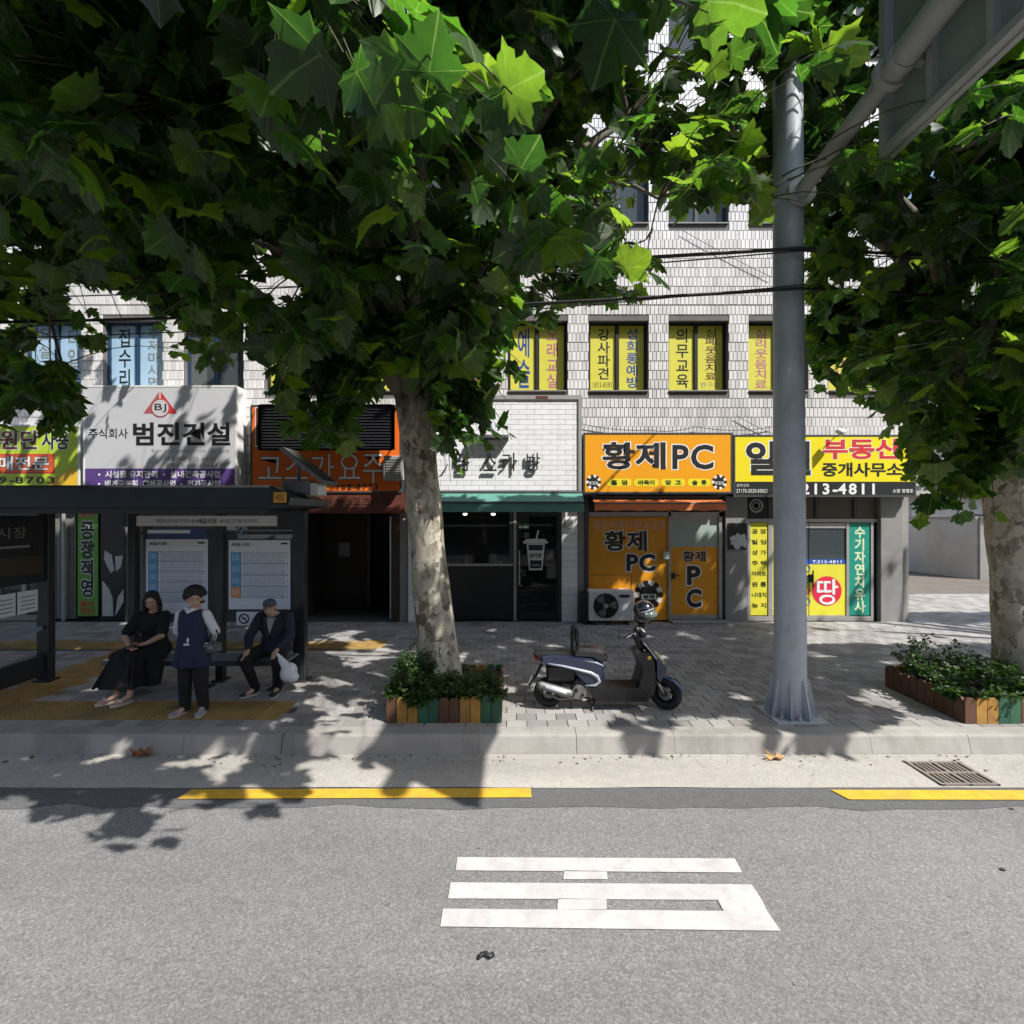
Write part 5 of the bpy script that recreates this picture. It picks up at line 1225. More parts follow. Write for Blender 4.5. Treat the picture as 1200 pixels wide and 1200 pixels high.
half = [(.10, -.08), (.26, -.15), (.36, -.09), (.56, -.12), (.52, .06), (.64, .15), (.70, .26), (.84, .42), (.66, .44), (.60, .55), (.42, .52), (.44, .66), (.48, .76), (.30, .80), (.20, .92), (0, 1.06)]
vein_half = [.5, .6, .7, 0, .7, .8, .5, 0, .6, .8, 1, .7, .6, .5, .4, 0]
def leaf_round(curl, fold, seed):
    """a full leaf: an inner and an outer ring round the base, bent smoothly"""
    rr = random.Random(seed); out = [(x, y, v) for (x, y), v in zip(half, vein_half)] ; out = out + [(-x, y, v) for x, y, v in reversed(out[:-1])]
    n = len(out); P_ = [(0, .06, 0, 0)]; tw_ = rr.uniform(-.25, .25); w1, w2 = rr.uniform(0, 6), rr.uniform(0, 6)
    def zz(x, y): r = math.hypot(x, y); return -curl * r * r * .9 + fold * abs(x) * .8 + tw_ * x * y + .05 * math.sin(x * 5 + w1) * r + .05 * math.sin(y * 6 + w2) * r
    for s in (.5, 1.0):
        for x, y, v in out:
            if s == 1.0: x *= rr.uniform(.94, 1.06); y *= rr.uniform(.95, 1.05)
            x, y = x * s, .06 + (y - .06) * s; P_.append((x, y, zz(x, y) + (-.02 if v > .3 else .014) * s, v))
    F = [(0, 1 + k, 1 + (k + 1) % n) for k in range(n)] + [(1 + k, 1 + n + k, 1 + n + (k + 1) % n, 1 + (k + 1) % n) for k in range(n)]
    b = len(P_); P_ += [(-.012, .03, 0, .3), (.012, .03, 0, .3), (.010, -.42, .10, .3), (-.010, -.42, .10, .3)]; F.append((b, b + 1, b + 2, b + 3))
    return np.array(P_), F
def leaf_shape(curl, fold, seed, full=True):
    rr = random.Random(seed); idx = list(range(16)) if full else [1, 3, 4, 7, 9, 10, 12, 13, 15]
    h = [half[i] for i in idx]; vh = [vein_half[i] for i in idx]
    out = [(x, y) for x, y in h] + [(-x, y) for x, y in reversed(h[:-1])]; vv = vh + list(reversed(vh[:-1]))
    P_ = [(0, .0, 0, 0)]
    for (x, y), v in zip(out, vv):
        x *= rr.uniform(.93, 1.07); y *= rr.uniform(.95, 1.05); r = math.hypot(x, y)
        z = -curl * r * r + fold * abs(x) + (-.028 if v > .3 else .016) * r + rr.gauss(0, .012)
        P_.append((x, y, z, v))
    n = len(out); F = [(0, 1 + k, 1 + (k + 1) % n) for k in range(n)]
    # petiole, a thin strip back from the base
    b = len(P_); P_ += [(-.012, 0, 0, .3), (.012, 0, 0, .3), (.010, -.42, .10, .3), (-.010, -.42, .10, .3)]; F.append((b, b + 1, b + 2, b + 3))
    return np.array(P_), F
SH_FULL = [leaf_round(c, f, s) for s, (c, f) in enumerate(((.28, .10), (.45, .30), (.15, -.12), (.6, .12), (.35, .5)))]
SH_LOW = [leaf_shape(c, f, s, False) for s, (c, f) in enumerate(((.28, .10), (.45, .30), (.15, -.12), (.6, .12), (.35, .5)))]
LM = []
for i, (P_, F) in enumerate(SH_FULL):
    me = bpy.data.meshes.new('leaf'); me.from_pydata([tuple(p[:3]) for p in P_], [], F); a = me.attributes.new('vein', 'FLOAT', 'POINT'); a.data.foreach_set('value', P_[:, 3].astype(np.float32)); me.materials.append(M_leaf); me.polygons.foreach_set('use_smooth', [True] * len(me.polygons)); LM.append(me)

# where the photograph's crowns end below: what a bough may hang down to at each bearing
BX = [-400, 0, 45, 88, 92, 120, 150, 186, 196, 215, 285, 300, 325, 345, 400, 430, 440, 470, 500, 512, 525, 560, 600, 612, 628, 660, 700, 752, 775, 785, 800, 870, 905, 925, 945, 950, 990, 1005, 1040, 1062, 1075, 1120, 1165, 1200, 1700]
BY = [520, 510, 522, 520, 455, 415, 400, 395, 405, 440, 452, 455, 500, 545, 548, 505, 468, 452, 455, 560, 590, 570, 555, 500, 405, 372, 362, 368, 345, 300, 262, 262, 256, 250, 330, 462, 476, 492, 512, 560, 628, 640, 612, 600, 640]
HOLES = [(10, 290, 12, 8), (55, 288, 8, 6), (97, 350, 28, 10), (150, 358, 22, 7), (285, 325, 9, 10), (322, 332, 20, 14), (347, 345, 12, 8), (20, 487, 11, 11), (70, 478, 8, 8), (102, 440, 10, 12), (310, 300, 8, 6), (45, 235, 7, 5), (290, 395, 8, 14),
         (1010, 275, 14, 8), (1045, 300, 24, 14), (1120, 420, 12, 12), (1130, 437, 10, 14), (1090, 470, 9, 8), (1175, 400, 8, 10), (1000, 335, 12, 8), (985, 250, 8, 6), (1140, 350, 8, 6), (250, 60, 5, 4), (160, 130, 5, 4), (800, 60, 10, 20), (850, 25, 14, 14), (880, 95, 12, 16), (815, 105, 8, 10)]
fr_ = random.Random(77)
def gz_(px, py): Y = (HC - ZP) * 600 / (py - 600); return (PX(px, Y), Y)
FLECK = [(*gz_(a, b), r) for a, b, r in ((110, 808, .10), (132, 823, .09), (90, 797, .08), (345, 795, .09), (350, 808, .12), (332, 843, .13), (375, 818, .12), (370, 752, .2), (400, 745, .22), (425, 757, .2), (440, 770, .2), (430, 792, .2), (405, 800, .18), (385, 835, .2), (420, 830, .22),
         (640, 770, .12), (690, 822, .16), (705, 829, .14), (680, 836, .14), (705, 800, .12), (605, 835, .2), (640, 842, .2), (760, 745, .2), (820, 748, .22), (800, 742, .2), (880, 820, .12), (860, 815, .12), (1010, 795, .12), (1030, 815, .2), (1050, 825, .2), (960, 768, .2), (970, 835, .1), (205, 735, .2), (150, 730, .2), (300, 735, .2), (260, 745, .12), (210, 762, .1), (90, 760, .12))]
FLECK += [(fr_.uniform(-7, 8), fr_.uniform(6.0, 11.0), fr_.uniform(.05, .15)) for _ in range(110)]
FLECK += [(PX(px, HC * 600 / (py - 600)), HC * 600 / (py - 600), r) for px, py, r in ((25, 897, .1), (105, 902, .2), (135, 893, .15), (210, 912, .1), (275, 905, .2), (60, 935, .12), (30, 950, .12), (15, 975, .09), (215, 900, .08), (150, 960, .1))]
FL = np.array(FLECK)
WINS = [(24, 374, 92, 432), (121, 374, 185, 447)]
def foliage_ok(p, r=.1):
    x, y, z = p
    if y < .35: return False
    px, py = 600 + 600 * x / y, 600 - 600 * (z - HC) / y; m = 600 * r / y
    if -400 < px < 1600 and py > -100:
        lim = np.interp(px, BX, BY)
        if py + m > lim: return False
        for a, b, c, d in WINS:
            if a < px < c and b < py < d and random.random() < .72: return False
        for a, b, c, d in HOLES:
            if ((px - a) / (c + m * .8)) ** 2 + ((py - b) / (d + m * .8)) ** 2 < 1: return False
        if y < 6.1 and 893 < px < 950 and py > 95: return False
        if y < 6.1 and 925 < px < 1240 and abs(py - (235 - (px - 935) * 1.27)) < 24 + m: return False
        if y < 5.2 and px > 1022 - m and py - m < 195 - (px - 1030) * .9: return False
        if 775 < px < 915 and py < 262:
            if random.random() < .30: return False
        if 742 < px < 775 and 215 < py < 300 and random.random() < .5: return False
    # a shade on the street only where the street is shaded
    zf = z - (YF - y) * 2
    if .2 < zf < 1.75 and 1.4 < x - .65 * (YF - y) * 2 < 5.2 and random.random() < .72: return False
    if -.5 < zf < 2.2 and 5.2 <= x - .65 * (YF - y) * 2 < 9 and random.random() < .93: return False
    if zf > 2.1:
        xf = x - .65 * (YF - y) * 2
        if random.random() < (.995 if xf > -3.2 else .95 if xf > -6 else .8): return False
        return True
    xs, ys = x - .65 * (z - ZP), y + .5 * (z - ZP)
    if r > .03 and (((FL[:, 0] - xs) ** 2 + (FL[:, 1] - ys) ** 2) < (FL[:, 2] + r * .9) ** 2).any(): return False
    if -3.1 < xs < -.5 and 7.0 < ys < 9.8 and z > 4.8:
        if not (y > .35 and 765 < 600 + 600 * x / y < 950 and 600 - 600 * (z - HC) / y < 265) and random.random() < .80: return False
    if -1.5 < xs < 1.6 and 5.6 < ys < 7.2 and z > 4.6:      # lets the sun on to the right tree's outer bough
        if not (y > .35 and 1085 < 600 + 600 * x / y < 1215) and random.random() < .6: return False
    if -3.8 < xs < 1.2 and 5.6 < ys < 7.8 and z > 6.4 and random.random() < .5: return False
    if ys > 1:
        sx, sy = 600 + 600 * xs / ys, 600 + 600 * HC / ys
        if sy > 1010: return False
        if sy > 946: return sx < 170 and random.random() < .8
        if sy > 930: return sx < 350
        if sy > 858:
            if sx > 592 and not (715 < sx < 780 and sy < 890) and not (890 < sx < 1040 and sy < 900): return False
            if sx > 362 and sx < 592: return random.random() < .12
        elif ys < 11.2:
            if sx > 925 and sy < 768: return random.random() < .015
            if 590 < sx < 690 and sy > 820: return random.random() < .25
            if 365 < sx < 450 and sy > 735: return random.random() < .55
            if 1050 < sx and sy > 768: return random.random() < .45
            if 640 < sx < 900 and sy > 760: return random.random() < .85
    return True
def shade_ok(p):
    return foliage_ok(p)
def tree(label, base, fork, lean, centre, semi, nclust, seed, extra=(), trunk_r=.245, group='plane trees along the kerb', limbs=None, leafn=(8, 14), nfull=300, placed=(), topk=.28):
    random.seed(seed); rs = np.random.default_rng(seed)
    t = thing('plane_tree', label, 'tree', tuple(base), group)
    base, fork = Vector(base), Vector(fork); centre = Vector(centre)
    g = MB(); pts = []; rr = []
    for k in range(15):
        u = k / 14; p = base.lerp(fork, u) + Vector((math.sin(u * 3.1) * lean, .03 * math.sin(u * 5), 0)); pts.append(p)
        rr.append(trunk_r * (1.12 - .25 * min(u * 2, 1) + .10 * max(0, u - .8) * 5) * (1 + .035 * math.sin(u * 23)) + .05 * max(0, .12 - u) * 8)
    g.tube(pts, rr, 28); 
    for v in range(len(g.v)):
        x, y, z = g.v[v]; u = min(max((z - base.z) / (fork.z - base.z), 0), 1); c = base.lerp(fork, u) + Vector((math.sin(u * 3.1) * lean, .03 * math.sin(u * 5), 0))
        a = math.atan2(y - c.y, x - c.x); k = 1 + .05 * math.sin(3 * a + z * 2) + .03 * math.sin(5 * a - z * 5); g.v[v] = (c.x + (x - c.x) * k, c.y + (y - c.y) * k, z)
    ob('trunk', g, M_bark, t, smooth=True)
    # limbs
    L = []
    def limb(p, q, r0, r1, n=8, wob=.18):
        p, q = Vector(p), Vector(q); P_ = []; R_ = []; ph = random.random() * 6
        for k in range(n + 1):
            u = k / n; c = p.lerp(q, u); d = (q - p).length; c.z += d * .12 * math.sin(u * math.pi) ; c.x += wob * math.sin(u * 4 + ph) * u * (1 - u) * 2; c.y += wob * math.cos(u * 5 + ph) * u * (1 - u) * 2
            P_.append(c); R_.append(r0 + (r1 - r0) * u)
        return P_, R_
    tips = limbs or []
    nl = 9
    if not tips:
        for k in range(nl):
            a = 2 * math.pi * k / nl + random.uniform(-.25, .25); e = random.choice((.15, .45, .75))
            tips.append((centre.x + semi[0] * .62 * math.cos(a) * (1 - e * .5), centre.y + semi[1] * .6 * math.sin(a) * (1 - e * .5), centre.z + semi[2] * (e - .35)))
        tips.append((centre.x, centre.y, centre.z + semi[2] * .75))
    sk = []; limbg = MB()
    for k, q in enumerate(tips):
        P_, R_ = limb(fork - Vector((0, 0, .12)), q, .125 if k % 3 else .15, .045); g = MB(); g.tube(P_, R_, 12); ob('limb', g, M_limb, t, smooth=True); sk += P_[2:]
        for j in range(4):
            s = P_[random.randint(3, 8)]; d = Vector((rs.normal(), rs.normal(), rs.normal() * .5 + .15)).normalized() * random.uniform(1.0, 2.1)
            e = s + d; 
            if not foliage_ok(e, .0) and random.random() < .9: continue
            Q_, S_ = limb(s, e, .04, .014, 6, .12); limbg.tube(Q_, S_, 7); sk += Q_[2:]
    SK = np.array([tuple(p) for p in sk])
    # leafy twigs
    tw = MB(); leaves = []; made = 0; tries = 0
    def add_twig(p, nlv, size=(.13, .23), check=True, free=False):
        p = Vector(p); dd = SK - np.array(p); i = int(np.argmin((dd ** 2).sum(1))); s = Vector(SK[i]); d = (p - s)
        if d.length > 1.9: s = p - d.normalized() * random.uniform(.7, 1.2)
        d = (p - s); n = 5; P_ = []
        for k in range(n + 1): u = k / n; c = s.lerp(p, u); c.z += .10 * d.length * math.sin(u * math.pi); P_.append(c)
        dirn = d.normalized() if d.length > .01 else Vector((1, 0, 0))
        nb = len(leaves)
        for k in range(nlv):
            u = .35 + .65 * (k + .5) / nlv; c = P_[min(int(u * n), n - 1)].lerp(P_[min(int(u * n) + 1, n)], u * n % 1)
            az = random.uniform(0, 2 * math.pi); size_ = random.uniform(*size) * (1.08 - .35 * (u > .9))
            out = (Vector((math.cos(az), math.sin(az), random.uniform(-.75, .15))) + dirn * .3).normalized()
            up = Vector((rs.normal() * .5 + .1, rs.normal() * .5 - .1, 1)) if random.random() < .8 else Vector((rs.normal(), rs.normal(), .3))
            yv = out; xv = yv.cross(up).normalized(); zv = xv.cross(yv).normalized()
            b_ = c + out * (size_ * .42)
            ctr = b_ + out * size_ * .45
            if check and not foliage_ok(ctr, size_ * .32): continue
            leaves.append((b_, Matrix((xv, yv, zv)).transposed() * size_, random.randrange(5)))
        if len(leaves) > nb + 1: tw.tube(P_, [.010, .008, .007, .006, .004, .003], 4, cap=False)
    while made < nclust and tries < nclust * 40:
        tries += 1
        v = rs.normal(size=3); v /= np.linalg.norm(v); q = random.random() ** .42
        p = centre + Vector((v[0] * semi[0] * q, v[1] * semi[1] * q, v[2] * semi[2] * q))
        if v[2] < 0: p.z = centre.z + v[2] * semi[2] * q * 1.0
        if p.y > YF - .5 or p.z < 2.9: continue
        if not foliage_ok(p, .12): continue
        add_twig(p, random.randint(*leafn)); made += 1
    k = 0
    while k < int(nclust * topk):        # extra unseen top leaves, added to shade the crown within
        a = random.uniform(0, 6.283); q = random.random() ** .5
        p = (centre.x + semi[0] * .95 * q * math.cos(a), centre.y + semi[1] * .9 * q * math.sin(a), centre.z + random.uniform(.9, 3.6)); k += 1
        if foliage_ok(p, .02): add_twig(p, random.randint(10, 16), (.16, .25))
    for e in extra: add_twig(e[0], e[1], e[2] if len(e) > 2 else (.15, .23), e[3] if len(e) > 3 else True)
    for c_, nrm, ang, wd in placed:
        c_ = Vector(c_); n_ = Vector(nrm).normalized(); base_d = Vector((math.sin(rad(ang)), 0, math.cos(rad(ang)))); yv = (base_d - n_ * base_d.dot(n_)).normalized(); xv = yv.cross(n_).normalized(); size_ = wd / 600 * c_.y / 1.5
        o_ = c_ - yv * size_ * .45; leaves.append((o_, Matrix((xv, yv, xv.cross(yv))).transposed() * size_, random.choice((0, 2, 3))))
        s0 = o_ - yv * size_ * .38; dd = SK - np.array(s0); i = int(np.argmin((dd ** 2).sum(1))); q0 = Vector(SK[i]); 
        if (s0 - q0).length > 1.5: q0 = s0 + (q0 - s0).normalized() * 1.5
        tw.tube([q0, q0.lerp(s0, .5) + Vector((0, 0, .08)), s0], [.007, .005, .003], 4, cap=False)
    ob('branches', limbg, M_limb, t, smooth=True, kind='stuff'); ob('twigs', tw, M_twig, t, kind='stuff')
    # the leaves that show largest are parts of their own
    def score(l):
        c = l[0]; y = c.y
        if y < .3: return 1e9 * (abs(c.x) + 1)
        px, py = 600 + 600 * c.x / y, 600 - 600 * (c.z - HC) / y
        if not (-30 < px < 1230 and -30 < py < 700): return 1e6 + y
        return y / (l[1][0].length + .001) * (1 if True else 0)
    leaves.sort(key=lambda l: (score(l)))
    for b_, R, k in leaves[:nfull]:
        o = bpy.data.objects.new('leaf', LM[k]); COL.objects.link(o); o.parent = t
        o.matrix_basis = Matrix.Translation(b_ - base) @ R.to_4x4()
    restl = leaves[nfull:]
    VS = []; FS = []; VE = []; n0 = 0
    for b_, R, k in restl:
        P_, F = (SH_FULL if b_.y < 4.2 else SH_LOW)[k]
        VS.append(P_[:, :3] @ np.array(R).T + (np.array(b_) - np.array(base))); VE.append(P_[:, 3]); FS += [tuple(i + n0 for i in f) for f in F]; n0 += len(P_)
    me = bpy.data.meshes.new('foliage'); me.from_pydata(np.concatenate(VS), [], FS) if False else me.from_pydata(np.concatenate(VS).tolist(), [], FS)
    a = me.attributes.new('vein', 'FLOAT', 'POINT'); a.data.foreach_set('value', np.concatenate(VE).astype(np.float32)); me.materials.append(M_leaf); me.polygons.foreach_set('use_smooth', [True] * len(me.polygons))
    o = bpy.data.objects.new('foliage', me); COL.objects.link(o); o.parent = t; o['kind'] = 'stuff'
    print('tree', seed, 'twigs', made, 'tries', tries, 'leaves', len(leaves)); return t
def at(px, py, Y): return (PX(px, Y), Y, PZ(py, Y))
near = [(at(505, 70, 1.85), 4, (.22, .27), False), (at(600, 110, 1.95), 4, (.20, .26), False), (at(430, 110, 2.0), 5, (.20, .26), False), (at(520, 140, 2.1), 5, (.18, .25), False),
        (at(300, 105, 2.4), 5, (.17, .24), False), (at(340, 40, 2.3), 6, (.17, .24), False), (at(375, 15, 2.1), 4, (.2, .25), False), (at(620, 185, 2.6), 5, (.18, .24), False), (at(560, 220, 2.9), 6, (.16, .22), False),
        (at(440, 210, 2.7), 6, (.16, .22), False), (at(700, 190, 3.3), 7, (.15, .22), False), (at(740, 300, 4.1), 8, (.16, .22), False), (at(700, 310, 4.0), 6, (.15, .22), False), (at(830, 15, 2.1), 3, (.20, .25), False), (at(905, 20, 2.3), 4, (.18, .25), False),
        (at(583, 335, 3.9), 4, (.16, .22), True), (at(400, 340, 3.6), 5, (.15, .22), True), (at(350, 160, 2.9), 6, (.16, .22), False), (at(650, 240, 3.3), 7, (.15, .2), True)]
hang = [(at(px, py, Y), n) for px, py, Y, n in ((345, 515, 5.6, 9), (368, 525, 5.5, 9), (395, 520, 5.6, 9), (358, 492, 5.7, 10), (385, 495, 5.5, 10), (420, 480, 5.6, 9), (330, 450, 5.5, 9), (515, 470, 5.8, 10), (535, 475, 6.0, 10), (560, 505, 5.9, 10), (525, 525, 5.8, 9), (595, 470, 6.0, 9), (605, 440, 6.1, 8), (530, 500, 5.9, 9), (555, 535, 6.0, 8), (590, 530, 6.1, 8), (522, 555, 6.1, 7), (570, 470, 5.9, 9), (540, 440, 5.9, 10), (600, 400, 5.8, 9), (350, 500, 5.6, 10), (380, 520, 5.6, 9), (330, 470, 5.5, 10), (405, 490, 5.7, 9), (420, 455, 5.7, 9), (240, 425, 5.5, 8), (270, 430, 5.5, 7), (60, 480, 5.4, 10), (20, 480, 5.3, 10), (70, 500, 5.5, 8), (40, 450, 5.3, 9), (150, 390, 5.3, 5), (110, 400, 5.3, 6), (640, 350, 5.4, 8), (720, 335, 5.2, 8), (760, 335, 5.0, 6))]
NB, NG = (.15, .72, .72), (.2, -.45, .85)      # seen from below against the sun, or from its sunny side
PL = [(at(508, 57, 1.85), NB, 20, 84), (at(612, 96, 1.95), NB, 60, 78), (at(430, 104, 2.0), (.45, .7, .6), 160, 74), (at(476, 72, 2.1), NB, 80, 38), (at(505, 130, 2.05), NG, 170, 66), (at(545, 135, 2.2), NB, 100, 30), (at(620, 181, 2.4), NB, 30, 62), (at(575, 140, 2.3), (-.3, .6, .7), 170, 50),
      (at(745, 305, 3.9), NB, 40, 52), (at(696, 316, 3.8), NB, 200, 46), (at(775, 322, 4.0), NG, 120, 40), (at(583, 328, 3.6), NB, 10, 42), (at(598, 375, 3.9), NB, 80, 34), (at(624, 378, 3.9), NG, 100, 38), (at(828, 14, 2.2), NB, 180, 56), (at(347, 35, 2.2), (.8, .5, .4), 0, 40), (at(386, 12, 2.2), NB, 30, 40),
      (at(290, 110, 2.5), NG, 190, 58), (at(322, 95, 2.6), NG, 150, 50), (at(335, 140, 2.7), NG, 160, 52), (at(440, 212, 2.8), (.5, -.6, .6), 170, 52), (at(385, 90, 2.4), NG, 120, 40), (at(455, 175, 2.6), NG, 200, 34), (at(560, 100, 2.3), NG, 90, 30), (at(700, 245, 3.5), NG, 100, 36), (at(745, 172, 3.4), NG, 150, 38), (at(715, 180, 3.4), NB, 110, 30),
      (at(560, 245, 3.2), (-.5, .6, .6), 200, 40), (at(635, 235, 3.3), NB, 150, 36), (at(635, 270, 3.4), NB, 180, 34), (at(600, 250, 3.3), (.7, .4, .5), 180, 42), (at(690, 190, 3.3), NB, 100, 34), (at(868, 60, 3.0), NB, 60, 36), (at(842, 80, 3.2), NB, 120, 34), (at(930, 12, 2.8), NB, 100, 44), (at(20, 22, 2.6), NB, 100, 36), (at(75, 150, 2.7), (.1, .8, .5), 10, 36), (at(2, 70, 2.6), NG, 80, 30), (at(770, 20, 2.6), NB, 170, 36), (at(905, 40, 3.0), NB, 40, 40), (at(400, 20, 2.3), NG, 60, 34)]
hang0 = [(at(px, py, Y), n, (.14, .21), False) for px, py, Y, n in ((535, 455, 5.9, 9), (560, 480, 6.0, 9), (528, 500, 5.9, 8), (555, 515, 6.0, 7), (585, 505, 6.1, 7), (575, 525, 6.0, 6), (532, 535, 6.0, 5), (528, 565, 6.0, 3), (600, 515, 6.1, 5), (520, 470, 5.8, 8), (370, 500, 5.6, 8), (345, 490, 5.6, 8), (392, 505, 5.6, 7))]
bt = (PX(515, 6.5), 6.5, ZP + .1)
L1 = [(-3.6, 5.2, 6.2), (-1.2, 2.6, 5.4), (1.0, 4.4, 7.0), (1.5, 6.8, 7.8), (.2, 9.0, 7.6), (-3.4, 8.2, 7.4), (-1.3, 6.4, 9.4), (-4.6, 6.6, 7.6), (-.4, 3.4, 7.2), (-2.8, 3.6, 6.4), (.1, 6.0, 5.6)]
tree('middle plane tree with a mottled pale trunk rising from the picket planter', bt, (PX(484, 6.45), 6.45, PZ(462, 6.45)), .02, (-1.0, 5.5, 7.8), (5.6, 4.8, 4.6), 2500, 11, near + hang + hang0, placed=PL, limbs=L1, leafn=(9, 15))
b2 = (PX(1203, 6.5), 6.5, ZP + .1)
hang2 = [(at(px, py, Y), n) for px, py, Y, n in ((960, 440, 5.6, 7), (990, 455, 5.7, 8), (1010, 420, 5.6, 9), (1030, 480, 5.7, 8), (1050, 440, 5.7, 10), (965, 385, 5.5, 7), (1000, 380, 5.5, 8), (1060, 520, 5.8, 9), (1085, 600, 5.9, 7), (1100, 570, 5.9, 8), (1120, 610, 5.9, 7), (1150, 580, 5.9, 8), (1100, 520, 5.8, 10), (1140, 500, 5.8, 10), (1180, 480, 5.8, 10), (1190, 550, 5.9, 9), (1075, 615, 5.8, 6), (1050, 605, 5.8, 5),
       (1130, 110, 3.6, 8), (1150, 140, 3.8, 8), (1120, 170, 3.9, 7), (1160, 190, 4.0, 8))]
hang2 += [(at(px, py, Y), n, (.13, .2), False) for px, py, Y, n in ((1062, 520, 5.8, 8), (1085, 545, 5.9, 8), (1110, 575, 5.9, 8), (1070, 565, 5.9, 6), (1135, 595, 5.9, 7), (1090, 600, 5.9, 6), (1150, 560, 5.9, 8), (1120, 615, 5.8, 4), (1165, 610, 5.8, 5), (975, 445, 5.6, 6), (1035, 495, 5.7, 6))]
L2 = [(4.2, 6.0, 6.6), (5.0, 4.2, 6.2), (7.2, 3.4, 6.4), (9.0, 5.2, 7.0), (8.6, 7.8, 7.2), (6.0, 8.8, 7.4), (6.5, 6.3, 9.2), (4.6, 7.6, 7.8), (5.2, 5.6, 5.0)]
tree('right plane tree with a mottled trunk leaning at the picture edge', b2, (PX(1166, 6.5), 6.5, PZ(520, 6.5)), .03, (6.5, 6.2, 7.3), (4.0, 4.4, 4.6), 1500, 23, hang2, trunk_r=.26, limbs=L2, leafn=(9, 15))
tree('left plane tree whose boughs hang over the yellow-green sign', (-8.6, 6.5, ZP), (-8.55, 6.5, 4.0), .03, (-8.3, 6.2, 7.4), (4.4, 4.4, 4.4), 1400, 31, [], leafn=(9, 15))

tree('far right plane tree standing in the same kerb row beyond the frame', (14.3, 6.6, ZP), (14.2, 6.6, 4.0), .03, (14.0, 6.4, 7.2), (4.0, 4.2, 4.0), 700, 37, [], leafn=(9, 13), nfull=0)
# ---- low green plants in the planters
def smallleaf_mat(n, c1, c2, tr):
    m, nt, b = new_mat(n); oi = N(nt, 'ShaderNodeNewGeometry'); r = ramp(nt, oi.outputs['Random Per Island'], [(0, c1), (1, c2)])
    nt.links.new(r.outputs[0], b.inputs['Base Color']); b.inputs['Roughness'].default_value = .45
    t_ = N(nt, 'ShaderNodeBsdfTranslucent'); t_.inputs[0].default_value = rgba(tr); ms = N(nt, 'ShaderNodeMixShader'); ms.inputs[0].default_value = .35
    nt.links.new(b.outputs[0], ms.inputs[1]); nt.links.new(t_.outputs[0], ms.inputs[2]); nt.links.new(ms.outputs[0], nt.nodes['Material Output'].inputs[0]); return m
M_bush = smallleaf_mat('bush_leaf', (.015, .045, .012), (.05, .11, .02), (.10, .25, .02))
def bush(label, clumps, seed, name='shrub', n_per=90, ls=(.035, .06), group=None):
    rr = random.Random(seed); c0 = clumps[0]
    t = thing(name, label, 'shrub', (c0[0], c0[1], ZP + .2), group)
    st = MB(); lv = MB()
    for cx, cy, z0, rx, h in clumps:
        for s in range(max(4, int(n_per / 12))):
            a = rr.uniform(0, 6.28); q = rr.random() ** .6; hx, hy = cx + rx * q * math.cos(a), cy + rx * q * math.sin(a); hz = z0 + h * rr.uniform(.55, 1) * (1.1 - .5 * q)
            p0 = Vector((cx + (hx - cx) * .3, cy + (hy - cy) * .3, z0)); p1 = Vector((hx, hy, hz)); mid = p0.lerp(p1, .5) + Vector((0, 0, h * .1)); st.tube([p0, mid, p1], [.006, .004, .002], 4, cap=False)
            for k in range(16):
                u = rr.uniform(.2, 1.02); c = (p0.lerp(mid, u * 2) if u < .5 else mid.lerp(p1, u * 2 - 1)); az = rr.uniform(0, 6.28); s_ = rr.uniform(*ls)
                d = Vector((math.cos(az), math.sin(az), rr.uniform(-.5, .5))).normalized(); up = Vector((rr.gauss(0, .5), rr.gauss(0, .5), 1)); x_ = d.cross(up).normalized(); nrm = x_.cross(d)
                c = c + d * .02
                lv.add([c, c + d * s_ * .5 + x_ * s_ * .42 + nrm * .006, c + d * s_ * 1.1 - nrm * .01, c + d * s_ * .5 - x_ * s_ * .42 + nrm * .006], [(0, 1, 2), (0, 2, 3)])
    ob('stems', st, M_twig, t, kind='stuff'); ob('leaves', lv, M_bush, t, kind='stuff'); return t
xl = PX(452, 5.9); zs = ZP + .2
bush('tall leafy green shrub at the left end of the middle planter', [(PX(484, 6.1), 6.15, zs, .24, .72), (PX(475, 6.0), 6.0, zs, .22, .6), (PX(500, 6.2), 6.3, zs, .22, .6)], 1, n_per=420)
bush('spreading dark shrub in front of the trunk, spilling over the pickets', [(PX(520, 5.95), 5.98, zs, .26, .42), (PX(545, 5.98), 5.98, zs, .26, .42), (PX(500, 5.9), 5.9, zs, .22, .32), (PX(488, 5.9), 5.86, zs - .02, .15, .2), (PX(462, 5.9), 5.95, zs, .16, .28)], 2, n_per=460)
bush('small rounded dark shrub at the right end of the middle planter', [(PX(572, 6.1), 6.15, zs, .17, .44)], 3, n_per=330, ls=(.02, .035))
bush('low ground shrub along the right rim of the middle planter', [(PX(572, 5.95), 5.92, zs, .2, .2), (PX(585, 6), 6.0, zs, .1, .16), (PX(530, 6.8), 6.8, zs, .3, .3)], 4, n_per=160)
xq = PX(1131, 5.8)
bush('bushy dark green shrub in the right planter beside the leaning trunk', [(xq + .25, 6.75, zs, .34, .62), (xq + .55, 6.5, zs, .32, .6), (xq + .2, 6.3, zs, .3, .42), (xq + .9, 6.4, zs, .3, .5), (xq + .75, 6.1, zs, .3, .45)], 5, n_per=420)
bush('pale sunlit trailing shrub at the front rim of the right planter', [(xq + .15, 6.0, zs, .25, .28), (xq + .45, 5.92, zs, .28, .26), (xq - .02, 6.0, zs, .14, .22), (xq + .8, 5.95, zs, .25, .3)], 6, n_per=200)
